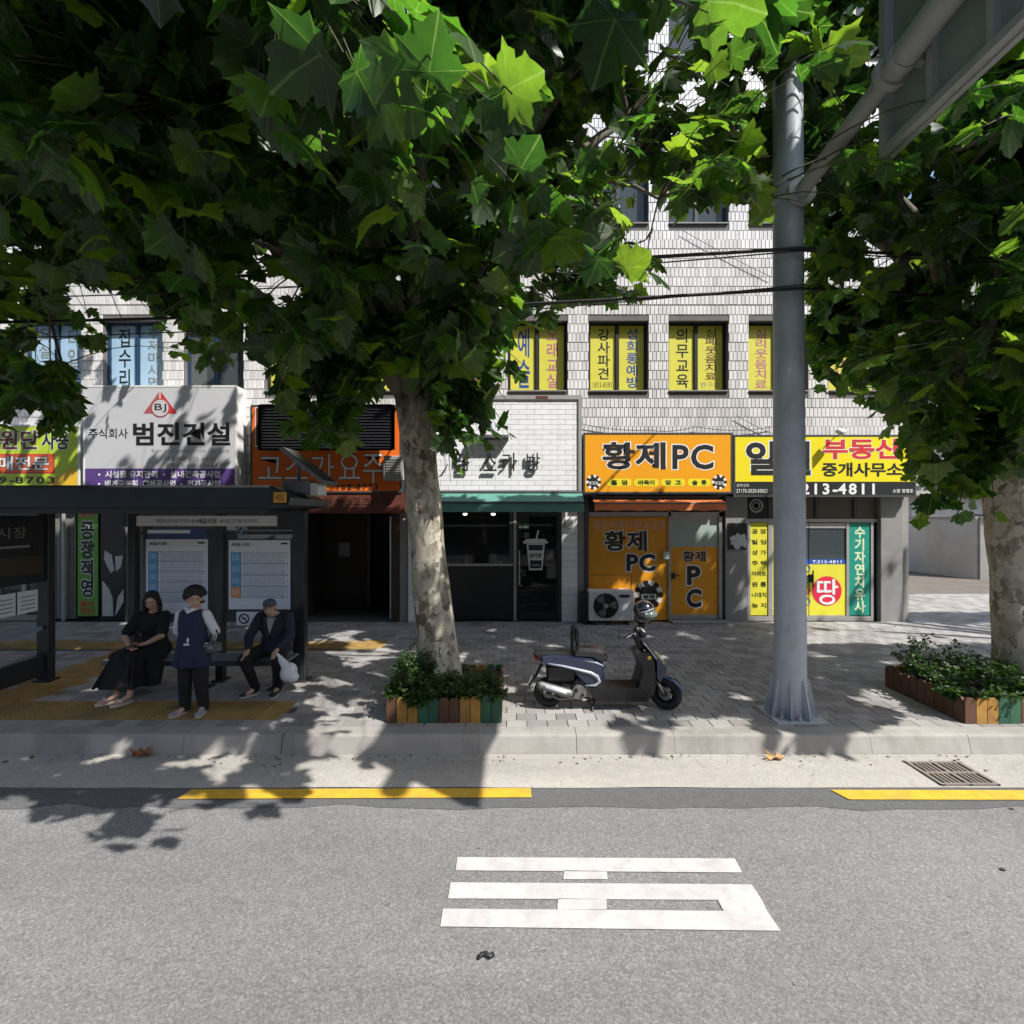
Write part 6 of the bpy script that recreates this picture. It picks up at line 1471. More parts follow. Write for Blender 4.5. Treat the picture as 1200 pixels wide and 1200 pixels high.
# ================================================================ people
M_skin = mat('skin', (.50, .31, .22), .55, .06, 8)
M_hair = mat('black_hair', (.010, .008, .008), .75, .2, 30, bmp=.4, bscale=120)
M_bcloth = mat('black_cloth', (.008, .0075, .009), .9, .3, 5, bmp=.3, bscale=25)
M_navy = mat('navy_cloth', (.012, .018, .050), .85, .2, 5, bmp=.3, bscale=25)
M_wcloth = mat('white_cloth', (.62, .62, .64), .85, .08, 6, bmp=.3, bscale=30)
M_dnavy = mat('dark_navy_jacket', (.016, .018, .036), .85, .25, 5, bmp=.3, bscale=25)
M_shoe = mat('dark_shoe', (.02, .02, .022), .6); M_sole = mat('pale_sole', (.5, .5, .48), .6)
M_sandal = mat('pale_sandal', (.60, .55, .50), .6); M_lip = mat('lips', (.30, .09, .07), .5); M_eye = mat('eye', (.02, .015, .012), .3); M_eyew = mat('eye_white', (.55, .53, .5), .3)
M_bagw = mat('white_plastic_bag', (.72, .72, .73), .45, .06, 9, bmp=.4, bscale=14)
M_greyc = mat('grey_cloth', (.30, .29, .29), .85, .25, 14); M_cap = mat('cap_cloth', (.10, .10, .11), .85, .4, 30)
def V3(*a): return Vector(a)
def soft(name, shapes, m, parent, vox=.008, smooth=6, label=None):
    """limbs and masses fused into one continuous skin"""
    g = MB()
    for s in shapes:
        if s[0] == 'c': g.cap(s[1], s[2], s[3], s[4], 14)
        elif s[0] == 'e': g.sphere(s[1], s[2], 16, 12, R=s[3] if len(s) > 3 else None)
        elif s[0] == 'p':
            for i in range(len(s[1]) - 1): g.cap(s[1][i], s[2][i], s[1][i + 1], s[2][i + 1], 12)
        elif s[0] == 'r': # stacked rings (centre, rx, ry) closed at both ends
            n = 22; vs = []; fs = []
            for c, rx, ry in s[1]:
                for k in range(n): a = 2 * math.pi * k / n; vs.append((c[0] + rx * math.cos(a), c[1] + ry * math.sin(a), c[2]))
            for i in range(len(s[1]) - 1):
                for k in range(n): fs.append((i * n + k, i * n + (k + 1) % n, (i + 1) * n + (k + 1) % n, (i + 1) * n + k))
            fs.append(tuple(range(n - 1, -1, -1))); fs.append(tuple(range((len(s[1]) - 1) * n, len(s[1]) * n)))
            if s[1][0][0][2] > s[1][-1][0][2]: fs = [tuple(reversed(f)) for f in fs]
            g.add(vs, fs)
    o = ob(name, g, m, parent, label=label)
    r = o.modifiers.new('r', 'REMESH'); r.mode = 'VOXEL'; r.voxel_size = vox; r.use_smooth_shade = True
    sm = o.modifiers.new('s', 'SMOOTH'); sm.iterations = smooth; sm.factor = .5
    dg = bpy.context.evaluated_depsgraph_get(); me = bpy.data.meshes.new_from_object(o.evaluated_get(dg)); me.name = name
    o.modifiers.clear(); old = o.data; o.data = me; bpy.data.meshes.remove(old)
    if not me.materials: me.materials.append(m)
    me.polygons.foreach_set('use_smooth', [True] * len(me.polygons)); me.update(); return o
def hand(wrist, fdir, palm_n, side, curl=.35, s=1.0):
    """palm, four curled fingers of unequal length and a thumb leaving the palm's side"""
    w_ = Vector(wrist); f = Vector(fdir).normalized(); n = Vector(palm_n).normalized(); lat = f.cross(n).normalized() * side; out = []
    pc = w_ + f * .045 * s
    out.append(('c', w_ + lat * .0, .022 * s, pc + f * .02 * s, .026 * s))
    for k in range(4): out.append(('c', w_ + f * .02 * s + lat * (k - 1.5) * .012 * s, .012 * s, w_ + f * .085 * s + lat * (k - 1.5) * .0185 * s, .0115 * s))
    for k, L in enumerate((.066, .074, .070, .055)):
        b = w_ + f * .088 * s + lat * (k - 1.5) * .0195 * s; d = f; p = b; r = .0088 * s
        for j in range(3):
            a = curl * (1 + .15 * k) * (.6 + .5 * j); d = (Matrix.Rotation(a * .8, 3, f.cross(n)) @ d) if False else (d * math.cos(a) + n * math.sin(a)).normalized(); q = p + d * L * s * (.45, .32, .25)[j]; out.append(('c', p, r, q, r * .9)); p = q; r *= .9
    tb = w_ + f * .03 * s - lat * .03 * s; t1 = tb + (f * .6 - lat * .6 + n * .25).normalized() * .035 * s; t2 = t1 + (f * .9 - lat * .15 + n * .35).normalized() * .03 * s
    out += [('c', w_ + f * .02 * s - lat * .012 * s, .014 * s, tb, .0125 * s), ('c', tb, .012 * s, t1, .0105 * s), ('c', t1, .0105 * s, t2, .0085 * s)]
    return out
def head(c, face, tilt=0.0, s=1.0):
    """skull, jaw, nose, brow, lips and ears round centre c, looking along face"""
    f = Vector(face).normalized(); up = Vector((0, 0, 1)); l = f.cross(up).normalized(); up = l.cross(f).normalized(); c = Vector(c)
    R = Matrix((l, f, up)).transposed(); P_ = lambda x, y, z: c + R @ (Vector((x, y, z)) * s)
    sh = [('e', P_(0, -.012, .03), (.074 * s, .090 * s, .088 * s), R), ('e', P_(0, .016, -.035), (.058 * s, .066 * s, .072 * s), R), ('e', P_(0, .038, -.082), (.03 * s, .026 * s, .022 * s), R),
          ('c', P_(0, .080, .012), .009 * s, P_(0, .101, -.024), .013 * s), ('e', P_(0, .077, .028), (.05 * s, .014 * s, .012 * s), R), ('e', P_(0, .080, -.054), (.024 * s, .012 * s, .010 * s), R),
          ('e', P_(.034, .060, -.025), (.022 * s, .02 * s, .022 * s), R), ('e', P_(-.034, .060, -.025), (.022 * s, .02 * s, .022 * s), R)]
    for q in (-1, 1): sh.append(('e', P_(q * .077, -.008, -.005), (.010 * s, .020 * s, .033 * s), R))
    return sh, P_, R
def face_bits(P_, R, par, s=1.0):
    for q in (-1, 1): g = MB(); g.sphere(P_(q * .030, .0765, .006), (.0135 * s, .007 * s, .0075 * s), 10, 6, R=R, mi=0); g.sphere(P_(q * .030, .0825, .006), (.006 * s, .003 * s, .006 * s), 8, 6, R=R, mi=1); ob('eye', g, [M_eyew, M_eye], par, smooth=True)
    for q in (-1, 1): g = MB(); g.tube([P_(q * .048, .074, .026), P_(q * .030, .086, .032), P_(q * .014, .088, .027)], .0028 * s, 5); ob('eyebrow', g, M_hair, par)
    g = MB(); g.sphere(P_(0, .0905, -.053), (.020 * s, .0045 * s, .0058 * s), 10, 6, R=R); ob('lips', g, M_lip, par, smooth=True)
def shoe(par, heel, d, m=M_shoe, sole=M_sole, L=.235, name='shoe'):
    d = Vector(d); d.z = 0; d.normalize(); h = Vector(heel); l = Vector((-d.y, d.x, 0)); R = Matrix((d, l, Vector((0, 0, 1)))).transposed()
    soft(name, [('e', h + d * .04 + V3(0, 0, .045), (.045, .036, .042), R), ('e', h + d * .11 + V3(0, 0, .036), (.07, .04, .034), R), ('e', h + d * (L - .06) + V3(0, 0, .028), (.062, .043, .026), R), ('c', h + d * .03 + V3(0, 0, .04), .034, h + d * .03 + V3(0, 0, .085), .036)], m, par, .007, 3)
    g = MB(); pr = []
    for k in range(16): a = 2 * math.pi * k / 16; q = h + d * (L / 2 - .008 + (L / 2 + .006) * math.cos(a)) + l * (.045 * math.sin(a) * (1 + .12 * math.cos(a))); pr.append((q.x, q.y))
    g.prism(pr, 'z', h.z + .001, h.z + .018); ob('sole', g, sole, par)

# ---- the woman who stands
Yw = 6.13; Xw = PX(226, Yw); gz = ZP
t = thing('person', 'standing woman in a navy tunic over white sleeves with a dark handbag on her arm', 'person', (Xw, Yw, gz))
X = lambda px, y=Yw: PX(px, y)
hc = V3(X(229.5), Yw - .02, PZ(702, Yw)); hs, HP, HR = head(hc, (.62, -1, -.10), s=1.0)
shL, shR = V3(Xw + .152, Yw + .01, gz + 1.165), V3(Xw - .152, Yw + .01, gz + 1.165)    # her left is the viewer's right
elL, elR = V3(Xw + .235, Yw + .06, gz + .96), V3(Xw - .235, Yw + .08, gz + .96); wrL, wrR = V3(Xw + .12, Yw + .17, gz + .80), V3(Xw - .10, Yw + .18, gz + .80)
hipL, hipR = V3(Xw + .08, Yw, gz + .76), V3(Xw - .08, Yw, gz + .76)
knL, knR = V3(Xw + .105, Yw - .03, gz + .41), V3(Xw - .075, Yw - .03, gz + .41); anL, anR = V3(X(238), Yw + .02, gz + .08), V3(X(217), Yw, gz + .08)
body = hs + [('c', hc + V3(0, .025, -.08), .05, V3(Xw, Yw + .01, gz + 1.24), .055), ('e', V3(Xw, Yw, gz + 1.10), (.165, .105, .17)), ('e', V3(Xw, Yw - .01, gz + .93), (.145, .11, .13)), ('e', V3(Xw, Yw + .01, gz + .80), (.165, .12, .12)),
      ('p', [shL, elL, wrL], [.052, .040, .027]), ('p', [shR, elR, wrR], [.052, .040, .027]), ('p', [hipL, knL, anL], [.088, .058, .036]), ('p', [hipR, knR, anR], [.088, .058, .036]),
      ('c', anL, .035, anL + V3(.01, -.10, -.045), .028), ('c', anR, .035, anR + V3(-.01, -.10, -.045), .028)]
body += hand(wrL, (-.8, .1, -.35), (0, .8, .2), 1, .5) + hand(wrR, (.8, .2, -.3), (0, .8, .2), -1, .5)
soft('body', body, M_skin, t, .0065, 4); face_bits(HP, HR, t)
hr = [('e', HP(0, -.03, .055), (.096, .102, .088), HR)]; rr = random.Random(5)
for k in range(90):
    a = rr.uniform(0, 6.28); e = rr.uniform(-.35, 1.4)
    if e < .62 and math.sin(a) > .22: continue
    hr.append(('e', HP(.104 * math.cos(a) * math.cos(e), -.030 + .108 * math.sin(a) * math.cos(e) - (.0 if math.sin(a) < .3 else .025), .05 + .10 * math.sin(e)), (.027, .027, .025), HR))
for k in range(18): a = rr.uniform(3.3, 6.1); hr.append(('e', HP(.080 * math.cos(a), -.02 + .088 * math.sin(a), rr.uniform(-.05, .03)), (.026, .024, .028), HR))
soft('hair', hr, M_hair, t, .008, 2)
soft('blouse', [('p', [shL + V3(0, 0, .012), elL, wrL], [.058, .054, .038]), ('p', [shR + V3(0, 0, .012), elR, wrR], [.058, .054, .038]), ('e', V3(Xw, Yw, gz + 1.17), (.155, .098, .085)), ('c', V3(Xw - .05, Yw - .045, gz + 1.262), .022, V3(Xw, Yw - .085, gz + 1.215), .022), ('c', V3(Xw + .05, Yw - .045, gz + 1.262), .022, V3(Xw, Yw - .085, gz + 1.215), .022)], M_wcloth, t, .008, 4)
tun = [(V3(Xw, Yw, gz + 1.235), .105, .07), (V3(Xw, Yw, gz + 1.205), .152, .105), (V3(Xw, Yw - .005, gz + 1.10), .160, .130), (V3(Xw, Yw, gz + .95), .158, .130), (V3(Xw, Yw, gz + .80), .182, .142), (V3(Xw + .0, Yw, gz + .66), .205, .150), (V3(Xw - .005, Yw, gz + .56), .212, .152)]
soft('tunic', [('r', tun[::-1])] + [('c', V3(Xw + a, Yw - .142, gz + .60), .022, V3(Xw + a * .7, Yw - .115, gz + .92), .01) for a in (-.13, -.05, .04, .12)], M_navy, t, .009, 4)
g = MB(); g.box(Xw - .012, Xw + .05, Yw - .156, Yw - .146, gz + .84, gz + .862); g.sphere((Xw + .035, Yw - .153, gz + .90), (.014, .006, .03), 8, 6); ob('tunic_clasp', g, M_wcloth, t)
soft('trousers', [('p', [hipL, knL, anL + V3(0, 0, -.01)], [.10, .078, .062]), ('p', [hipR, knR, anR + V3(0, 0, -.01)], [.10, .078, .062])], M_bcloth, t, .009, 4)
shoe(t, V3(anL.x - .005, anL.y + .03, gz), (.15, -1, 0), M_greyc); shoe(t, V3(anR.x + .005, anR.y + .03, gz), (-.35, -1, 0), M_greyc)
g = MB(); nk = [HP(0, 0, 0) + V3(.07 * math.cos(a), .07 * math.sin(a) * .8 - .0, -.135 - .02 * math.sin(-a)) for a in np.linspace(math.pi, 2 * math.pi, 12)]; g.tube(nk, .0055, 6); ob('necklace', g, mat('red_beads', (.45, .05, .05), .4), t)
bx = V3(X(251), Yw - .02, PZ(757, Yw))
bg_ = thing('handbag', 'small black and grey patterned handbag hanging from the standing woman elbow', 'handbag', tuple(bx))
soft('bag_body', [('e', bx, (.10, .06, .07)), ('e', bx + V3(0, 0, -.035), (.112, .065, .05)), ('e', bx + V3(.06, 0, .01), (.04, .05, .05))], mat('bag_grey', (.09, .085, .09), .6, .5, 26), bg_, .009, 3)
g = MB(); g.tube([bx + V3(.06, 0, .04), bx + V3(.05, .02, .14), bx + V3(.0, .05, .20), bx + V3(-.05, .04, .14), bx + V3(-.07, 0, .05)], .010, 8); ob('strap', g, M_bcloth, bg_, smooth=True)
g = MB()
for k in range(7): a = rr.uniform(-.07, .07); b_ = rr.uniform(-.01, .06); g.sphere(bx + V3(a, -.062, b_), (.014, .006, .012), 6, 5)
ob('pale_pattern', g, M_greyc, bg_)

# ---- the seated woman in black
Ys = 6.98; gz = ZP; Xs = PX(178, 6.95)
t = thing('person', 'seated woman in a long black dress and sandals looking down at her lap', 'person', (Xs, Ys, gz))
zs_ = gz + .45
hc = V3(PX(177.5, 6.86), 6.86, PZ(704.5, 6.86)); hs, HP, HR = head(hc, (.42, -1, -.35), s=1.0)
ch = V3(Xs + .01, 6.95, gz + .86); shL, shR = V3(Xs + .18, 6.95, gz + 1.0), V3(Xs - .16, 6.93, gz + 1.0)
elL, elR = V3(Xs + .235, 6.80, gz + .76), V3(Xs - .235, 6.78, gz + .75); wrL = V3(PX(169, 6.56), 6.60, PZ(754, 6.60)); wrR = V3(PX(150, 6.55), 6.58, PZ(757, 6.58))
hipL, hipR = V3(Xs + .10, 6.98, zs_ + .10), V3(Xs - .08, 6.98, zs_ + .10)
knL, knR = V3(Xs + .02, 6.54, gz + .53), V3(Xs - .17, 6.55, gz + .53); anL, anR = V3(PX(151, 6.42), 6.44, gz + .09), V3(PX(134, 6.42), 6.46, gz + .09)
body = hs + [('c', hc + V3(.01, .05, -.07), .048, V3(Xs + .01, 6.95, gz + 1.03), .055), ('e', ch, (.17, .12, .17)), ('e', V3(Xs + .01, 6.97, zs_ + .22), (.16, .13, .14)), ('e', V3(Xs + .01, 7.0, zs_ + .10), (.19, .15, .11)),
      ('p', [shL, elL, wrL], [.052, .042, .026]), ('p', [shR, elR, wrR], [.052, .042, .026]), ('p', [hipL, knL, anL], [.092, .060, .034]), ('p', [hipR, knR, anR], [.092, .060, .034]),
      ('c', anL, .034, anL + V3(-.07, -.11, -.055), .026), ('c', anR, .034, anR + V3(-.08, -.11, -.055), .026)]
body += hand(wrL, (-1, -.1, -.15), (0, -.1, 1), 1, .3) + hand(wrR, (.6, -.3, -.3), (.1, 0, 1), -1, .45)
soft('body', body, M_skin, t, .0065, 4); face_bits(HP, HR, t)
soft('hair', [('e', HP(0, -.03, .045), (.092, .100, .092), HR), ('p', [HP(.075, -.02, .02), HP(.085, -.02, -.08), HP(.09, -.01, -.19)], [.03, .035, .028]), ('p', [HP(-.075, -.02, .02), HP(-.085, -.02, -.08), HP(-.08, -.01, -.17)], [.03, .035, .026]), ('p', [HP(0, -.09, .0), HP(.03, -.09, -.14), HP(.05, -.085, -.26)], [.07, .07, .045])], M_hair, t, .008, 3)
soft('dress', [('e', ch + V3(0, 0, .02), (.188, .135, .175)), ('e', V3(Xs + .01, 6.97, zs_ + .20), (.185, .145, .16)), ('e', V3(Xs + .01, 7.0, zs_ + .10), (.195, .17, .12)), ('c', shL, .068, shL.lerp(elL, .78), .075), ('c', shR, .068, shR.lerp(elR, .78), .075),
      ('p', [hipL + V3(.03, 0, 0), knL + V3(.02, 0, .01)], [.115, .085]), ('p', [hipR, knR + V3(0, 0, .01)], [.115, .085]), ('c', knL.lerp(knR, .5), .10, knL.lerp(knR, .5) + V3(0, .1, .02), .11),
      ('r', [(V3(Xs - .08, 6.52, gz + .19), .285, .165), (V3(Xs - .075, 6.53, gz + .30), .255, .150), (V3(Xs - .06, 6.55, gz + .45), .205, .14), (V3(Xs - .05, 6.60, gz + .56), .16, .11)]),
      ('r', [(V3(Xs + .14, 6.72, gz + .14), .125, .10), (V3(Xs + .13, 6.78, gz + .34), .13, .13), (V3(Xs + .11, 6.84, gz + .54), .13, .15)])] + [('c', V3(Xs - .33 + k * .08, 6.385, gz + .20), .022, V3(Xs - .18 + k * .05, 6.45, gz + .52), .018) for k in range(7)], M_bcloth, t, .010, 4)
for an, d in ((anL, V3(-.55, -1, 0)), (anR, V3(-.75, -.9, 0))):
    d.normalize(); h = V3(an.x, an.y + .035, gz); l = V3(-d.y, d.x, 0); R = Matrix((d, l, V3(0, 0, 1))).transposed()
    g = MB(); pr = []
    for k in range(18): a = 2 * math.pi * k / 18; q = h + d * (.115 + .13 * math.cos(a)) + l * (.046 * math.sin(a) * (1 + .15 * math.cos(a))); pr.append((q.x, q.y))
    g.prism(pr, 'z', gz + .001, gz + .026); ob('sandal_sole', g, M_sandal, t)
    soft('foot', [('c', h + d * .04 + V3(0, 0, .055), .030, h + d * .15 + V3(0, 0, .042), .028), ('c', h + d * .15 + V3(0, 0, .042), .03, h + d * .20 + V3(0, 0, .035), .02)] + [('c', h + d * .18 + l * (k - 2) * .015 + V3(0, 0, .036), .010, h + d * (.222 - .008 * abs(k - 1)) + l * (k - 2) * .0165 + V3(0, 0, .034), .008) for k in range(5)], M_skin, t, .006, 2)
    g = MB(); g.tube([h + d * .13 + l * .046 + V3(0, 0, .025), h + d * .15 + l * .02 + V3(0, 0, .076), h + d * .15 - l * .02 + V3(0, 0, .076), h + d * .13 - l * .046 + V3(0, 0, .025)], .013, 8); ob('sandal_strap', g, M_sandal, t, smooth=True)
ph = wrR + V3(.06, -.05, .02); g = MB(); g.obox(ph, (.15, .075, .012), Matrix.Rotation(-.25, 3, 'Y'))
tag(ob('phone', g, M_blackp, at=tuple(ph)), 'dark phone held in the lap of the seated woman in black', 'phone')

# ---- the seated man
Xm = PX(321, 6.95); gz = ZP; zs_ = gz + .45
t = thing('person', 'seated man in a dark jacket and cap with one hand on each knee', 'person', (Xm, 6.98, gz))
hc = V3(PX(315, 6.86), 6.88, PZ(712.5, 6.88)); hs, HP, HR = head(hc, (.30, -1, -.12), s=.98)
ch = V3(Xm, 6.98, gz + .83); shL, shR = V3(Xm + .19, 6.97, gz + .97), V3(Xm - .19, 6.97, gz + .97)
elL, elR = V3(Xm + .265, 6.86, gz + .74), V3(Xm - .285, 6.84, gz + .73); wrL = V3(PX(324, 6.62), 6.66, PZ(760, 6.66)); wrR = V3(PX(289, 6.60), 6.64, PZ(762, 6.64))
hipL, hipR = V3(Xm + .09, 7.0, zs_ + .10), V3(Xm - .10, 7.0, zs_ + .10)
knL, knR = V3(PX(324, 6.6), 6.62, gz + .50), V3(PX(286, 6.6), 6.60, gz + .50); anL, anR = V3(PX(325, 6.75), 6.78, gz + .09), V3(PX(298, 6.7), 6.74, gz + .09)
body = hs + [('c', hc + V3(0, .03, -.08), .052, V3(Xm, 6.99, gz + 1.0), .06), ('e', ch, (.18, .12, .17)), ('e', V3(Xm, 7.0, zs_ + .20), (.165, .125, .15)), ('e', V3(Xm, 7.02, zs_ + .10), (.18, .14, .10)),
      ('p', [shL, elL, wrL], [.055, .042, .028]), ('p', [shR, elR, wrR], [.055, .042, .028]), ('p', [hipL, knL, anL], [.088, .058, .036]), ('p', [hipR, knR, anR], [.088, .058, .036]),
      ('c', anL, .034, anL + V3(0, -.11, -.05), .028), ('c', anR, .034, anR + V3(-.06, -.1, -.05), .028)]
body += hand(wrL, (-.1, -.8, -.6), (0, -.5, -.8), 1, .6) + hand(wrR, (-.25, -.8, -.55), (0, -.4, -.9), -1, .35)
soft('body', body, M_skin, t, .0065, 4); face_bits(HP, HR, t)
soft('cap', [('e', HP(0, -.012, .062), (.086, .098, .062), HR), ('e', HP(0, .085, .055), (.062, .055, .010), HR), ('c', HP(-.05, -.01, .045), .035, HP(.05, -.01, .045), .035)], M_cap, t, .007, 2)
soft('hair', [('e', HP(0, -.045, .005), (.082, .07, .06), HR)], M_greyc, t, .008, 2)
soft('jacket', [('e', ch + V3(0, 0, .01), (.20, .135, .18)), ('e', V3(Xm, 7.0, zs_ + .19), (.195, .145, .17)), ('e', V3(Xm, 7.02, zs_ + .10), (.215, .165, .11)), ('p', [shL, elL, wrL.lerp(elL, .12)], [.074, .062, .048]), ('p', [shR, elR, wrR.lerp(elR, .12)], [.074, .062, .048]),
      ('c', V3(Xm - .09, 6.87, gz + .98), .030, V3(Xm - .03, 6.84, gz + .72), .024), ('c', V3(Xm + .09, 6.87, gz + .98), .030, V3(Xm + .03, 6.84, gz + .72), .024), ('e', V3(Xm, 6.92, zs_ + .11), (.17, .13, .07))], M_dnavy, t, .009, 4)
g = MB(); g.add([(Xm - .062, 6.868, gz + .985), (Xm + .062, 6.868, gz + .985), (Xm + .03, 6.832, gz + .86), (Xm, 6.826, gz + .76), (Xm - .03, 6.832, gz + .86)], [(4, 3, 2, 1, 0)]); g.add([(Xm - .062, 6.90, gz + .985), (Xm + .062, 6.90, gz + .985), (Xm, 6.88, gz + .76)], [(0, 1, 2)]); ob('shirt_front', g, M_greyc, t)
soft('trousers', [('p', [hipL, knL, anL], [.10, .078, .055]), ('p', [hipR, knR, anR], [.10, .078, .055])], M_bcloth, t, .009, 4)
shoe(t, V3(anL.x, anL.y + .03, gz), (.0, -1, 0)); shoe(t, V3(anR.x + .01, anR.y + .03, gz), (-.8, -1, 0))
bc = V3(PX(337, 6.55), 6.56, PZ(786, 6.56))
bt_ = thing('plastic_bag', 'full white plastic carrier bag hanging from the seated man hand', 'bag', tuple(bc))
soft('bag_body', [('e', bc + V3(.01, 0, -.02), (.105, .08, .13), Matrix.Rotation(.45, 3, 'Y')), ('e', bc + V3(.05, 0, -.08), (.09, .075, .07)), ('c', bc + V3(0, 0, .02), .07, wrL + V3(.02, -.06, -.06), .022)], M_bagw, bt_, .009, 3)
# ================================================================ scooter
M_sblue = mat('scooter_navy_paint', (.012, .018, .046), .25, .06, 6, coat=.45, dirt=.1)
M_sblack = mat('scooter_black_plastic', (.010, .010, .012), .38, .12, 8)
M_tyre = mat('tyre_rubber', (.016, .016, .017), .85, .15, 10, bmp=.3)
M_chrome = mat('scooter_silver', (.24, .24, .235), .5, .3, 14, metal=.6, dirt=.5)
M_silver = mat('silver_trim', (.30, .32, .37), .3, .05, 6)
M_seat = mat('seat_vinyl', (.022, .022, .024), .38, .1, 10)
M_rlens = mat('red_lens', (.40, .01, .012), .2); M_clens = mat('clear_lens', (.62, .66, .68), .12); M_amber = mat('yellow_reflector', (.70, .52, .04), .3)
YS = 6.32
def Sx(u): return PX(600 + u / 5.4545, YS)
def Sz(v): return PZ(690 + v / 5.4545, YS)
def Sp(pts): return [(Sx(u), Sz(v)) for u, v in pts]
t = thing('scooter', 'parked navy scooter with black floorboard and its front wheel turned to the road', 'scooter', (Sx(600), YS, ZP))
def swell(g, poly, hw, taper=.75, edge=.025, mi=None):
    """side outline given a rounded, bellied width"""
    n = len(poly); cx = sum(p[0] for p in poly) / n; cz = sum(p[1] for p in poly) / n
    vs = []; lay = [(-1, taper), (-.72, .96), (-.3, 1.0), (.3, 1.0), (.72, .96), (1, taper)]
    for w_, s in lay:
        for x, z in poly:
            dx, dz = x - cx, z - cz; d = math.hypot(dx, dz); k = max(0, (d - edge * (1 - s) * 4) / d) if d > 0 else 1
            vs.append((cx + dx * k, YS + hw * w_, cz + dz * k))
    fs = []
    for r in range(len(lay) - 1):
        for k in range(n): fs.append((r * n + k, r * n + (k + 1) % n, (r + 1) * n + (k + 1) % n, (r + 1) * n + k))
    fs.append(tuple(range(n - 1, -1, -1))); fs.append(tuple(range((len(lay) - 1) * n, len(lay) * n)))
    ar = sum(poly[i][0] * poly[(i + 1) % n][1] - poly[(i + 1) % n][0] * poly[i][1] for i in range(n))
    if ar > 0: fs = [tuple(reversed(f)) for f in fs]
    g.add(vs, fs, mi)
def part(name, g, m, rot=None, **k):
    if rot:
        (cx, cy), a = rot; c_, s_ = math.cos(a), math.sin(a)
        g.v = [(cx + (x - cx) * c_ - (y - cy) * s_, cy + (x - cx) * s_ + (y - cy) * c_, z) for x, y, z in g.v]
    return ob(name, g, m, k.pop('parent', t), **k)
zg = ZP
def wheel(name, cx, cy, r, w_, rot=None):
    g = MB(); g.torus((cx, cy, zg + r), r - w_ * .5, w_ * .5, n=40, k=12, sx=1.05)
    wh = part(name, g, M_tyre, rot, smooth=True)
    g = MB(); g.torus((cx, cy, zg + r), r - w_ - .006, .012, n=32, k=8, sx=2.8); g.tube([(cx, cy - .055, zg + r), (cx, cy + .055, zg + r)], .035, 14)
    for k in range(5):
        a = k * 2 * math.pi / 5; g.tube([(cx + .02 * math.cos(a), cy, zg + r + .02 * math.sin(a)), (cx + (r - w_) * math.cos(a + .25), cy, zg + r + (r - w_) * math.sin(a + .25))], [.016, .012], 8)
    part('rim', g, M_sblack, rot, parent=wh, smooth=True, angle=40)
    g = MB(); g.disc((cx, cy - .038, zg + r), .07, n=24); g.torus((cx, cy - .04, zg + r), .07, .005, n=24, k=6, sx=.5); part('brake_disc', g, M_chrome, rot, parent=wh); return wh
xr = Sx(235); wheel('rear_wheel', xr, YS, .185, .10)
xf = Sx(975); steer = ((Sx(905), YS), rad(-36))
fx = xf + .0; wheel('front_wheel', fx + .015, YS, .20, .095, steer)
g = MB()
for q in (-1, 1): g.tube([(Sx(880), YS + q * .06, Sz(480)), (fx + .015, YS + q * .062, zg + .20)], [.022, .018], 10)
part('front_fork', g, M_chrome, steer, smooth=True)
g = MB(); n = 12; vs = []; 
for k in range(n + 1):
    a = rad(20 + 125 * k / n); R = .225
    for q, dz in ((-.062, -.03), (-.05, .0), (0, .012), (.05, 0), (.062, -.03)): vs.append((fx + .015 + (R + dz) * math.cos(a), YS + q, zg + .20 + (R + dz) * math.sin(a)))
g.add(vs, [(k * 5 + j, k * 5 + j + 1, k * 5 + j + 6, k * 5 + j + 5) for k in range(n) for j in range(4)])
part('front_fender', g, M_sblue, steer, smooth=True)
# frame spine, floorboard
g = MB(); swell(g, Sp([(470, 600), (560, 615), (780, 605), (850, 600), (905, 575), (890, 640), (850, 692), (560, 694), (500, 668)]), .165, .9); part('floorboard', g, M_sblack, smooth=True, angle=30, bevel=.006)
g = MB()
for k in range(6): g.box(Sx(590), Sx(780), YS - .13 + k * .05, YS - .115 + k * .05, Sz(606), Sz(603))
part('floor_mat_ribs', g, M_sblack)
g = MB(); swell(g, Sp([(770, 392), (800, 372), (852, 372), (890, 430), (900, 545), (885, 630), (850, 650), (782, 612), (806, 500), (800, 450)]), .185, .8); part('leg_shield_inner', g, M_sblack, smooth=True, angle=30)
g = MB(); swell(g, Sp([(812, 318), (850, 330), (895, 380), (958, 452), (974, 492), (968, 530), (925, 588), (902, 560), (893, 430), (852, 368)]), .17, .62); part('front_cowl', g, M_sblue, smooth=True, angle=35)
g = MB(); g.add([(x, YS - .172, z) for x, z in Sp([(815, 326), (835, 332), (905, 420), (895, 425), (850, 365)])], [(4, 3, 2, 1, 0)]); part('cowl_trim', g, M_silver)
g = MB(); swell(g, Sp([(893, 396), (925, 408), (965, 446), (940, 446), (905, 425)]), .125, .7); part('headlight', g, M_clens, smooth=True)
g = MB(); g.sphere((Sx(852), YS - .182, Sz(415)), (.026, .012, .026), 12, 6); part('reflector', g, M_amber, smooth=True)
g = MB(); g.sphere((Sx(822), YS - .18, Sz(368)), (.015, .012, .015), 10, 6); part('key_lock', g, M_chrome, smooth=True)
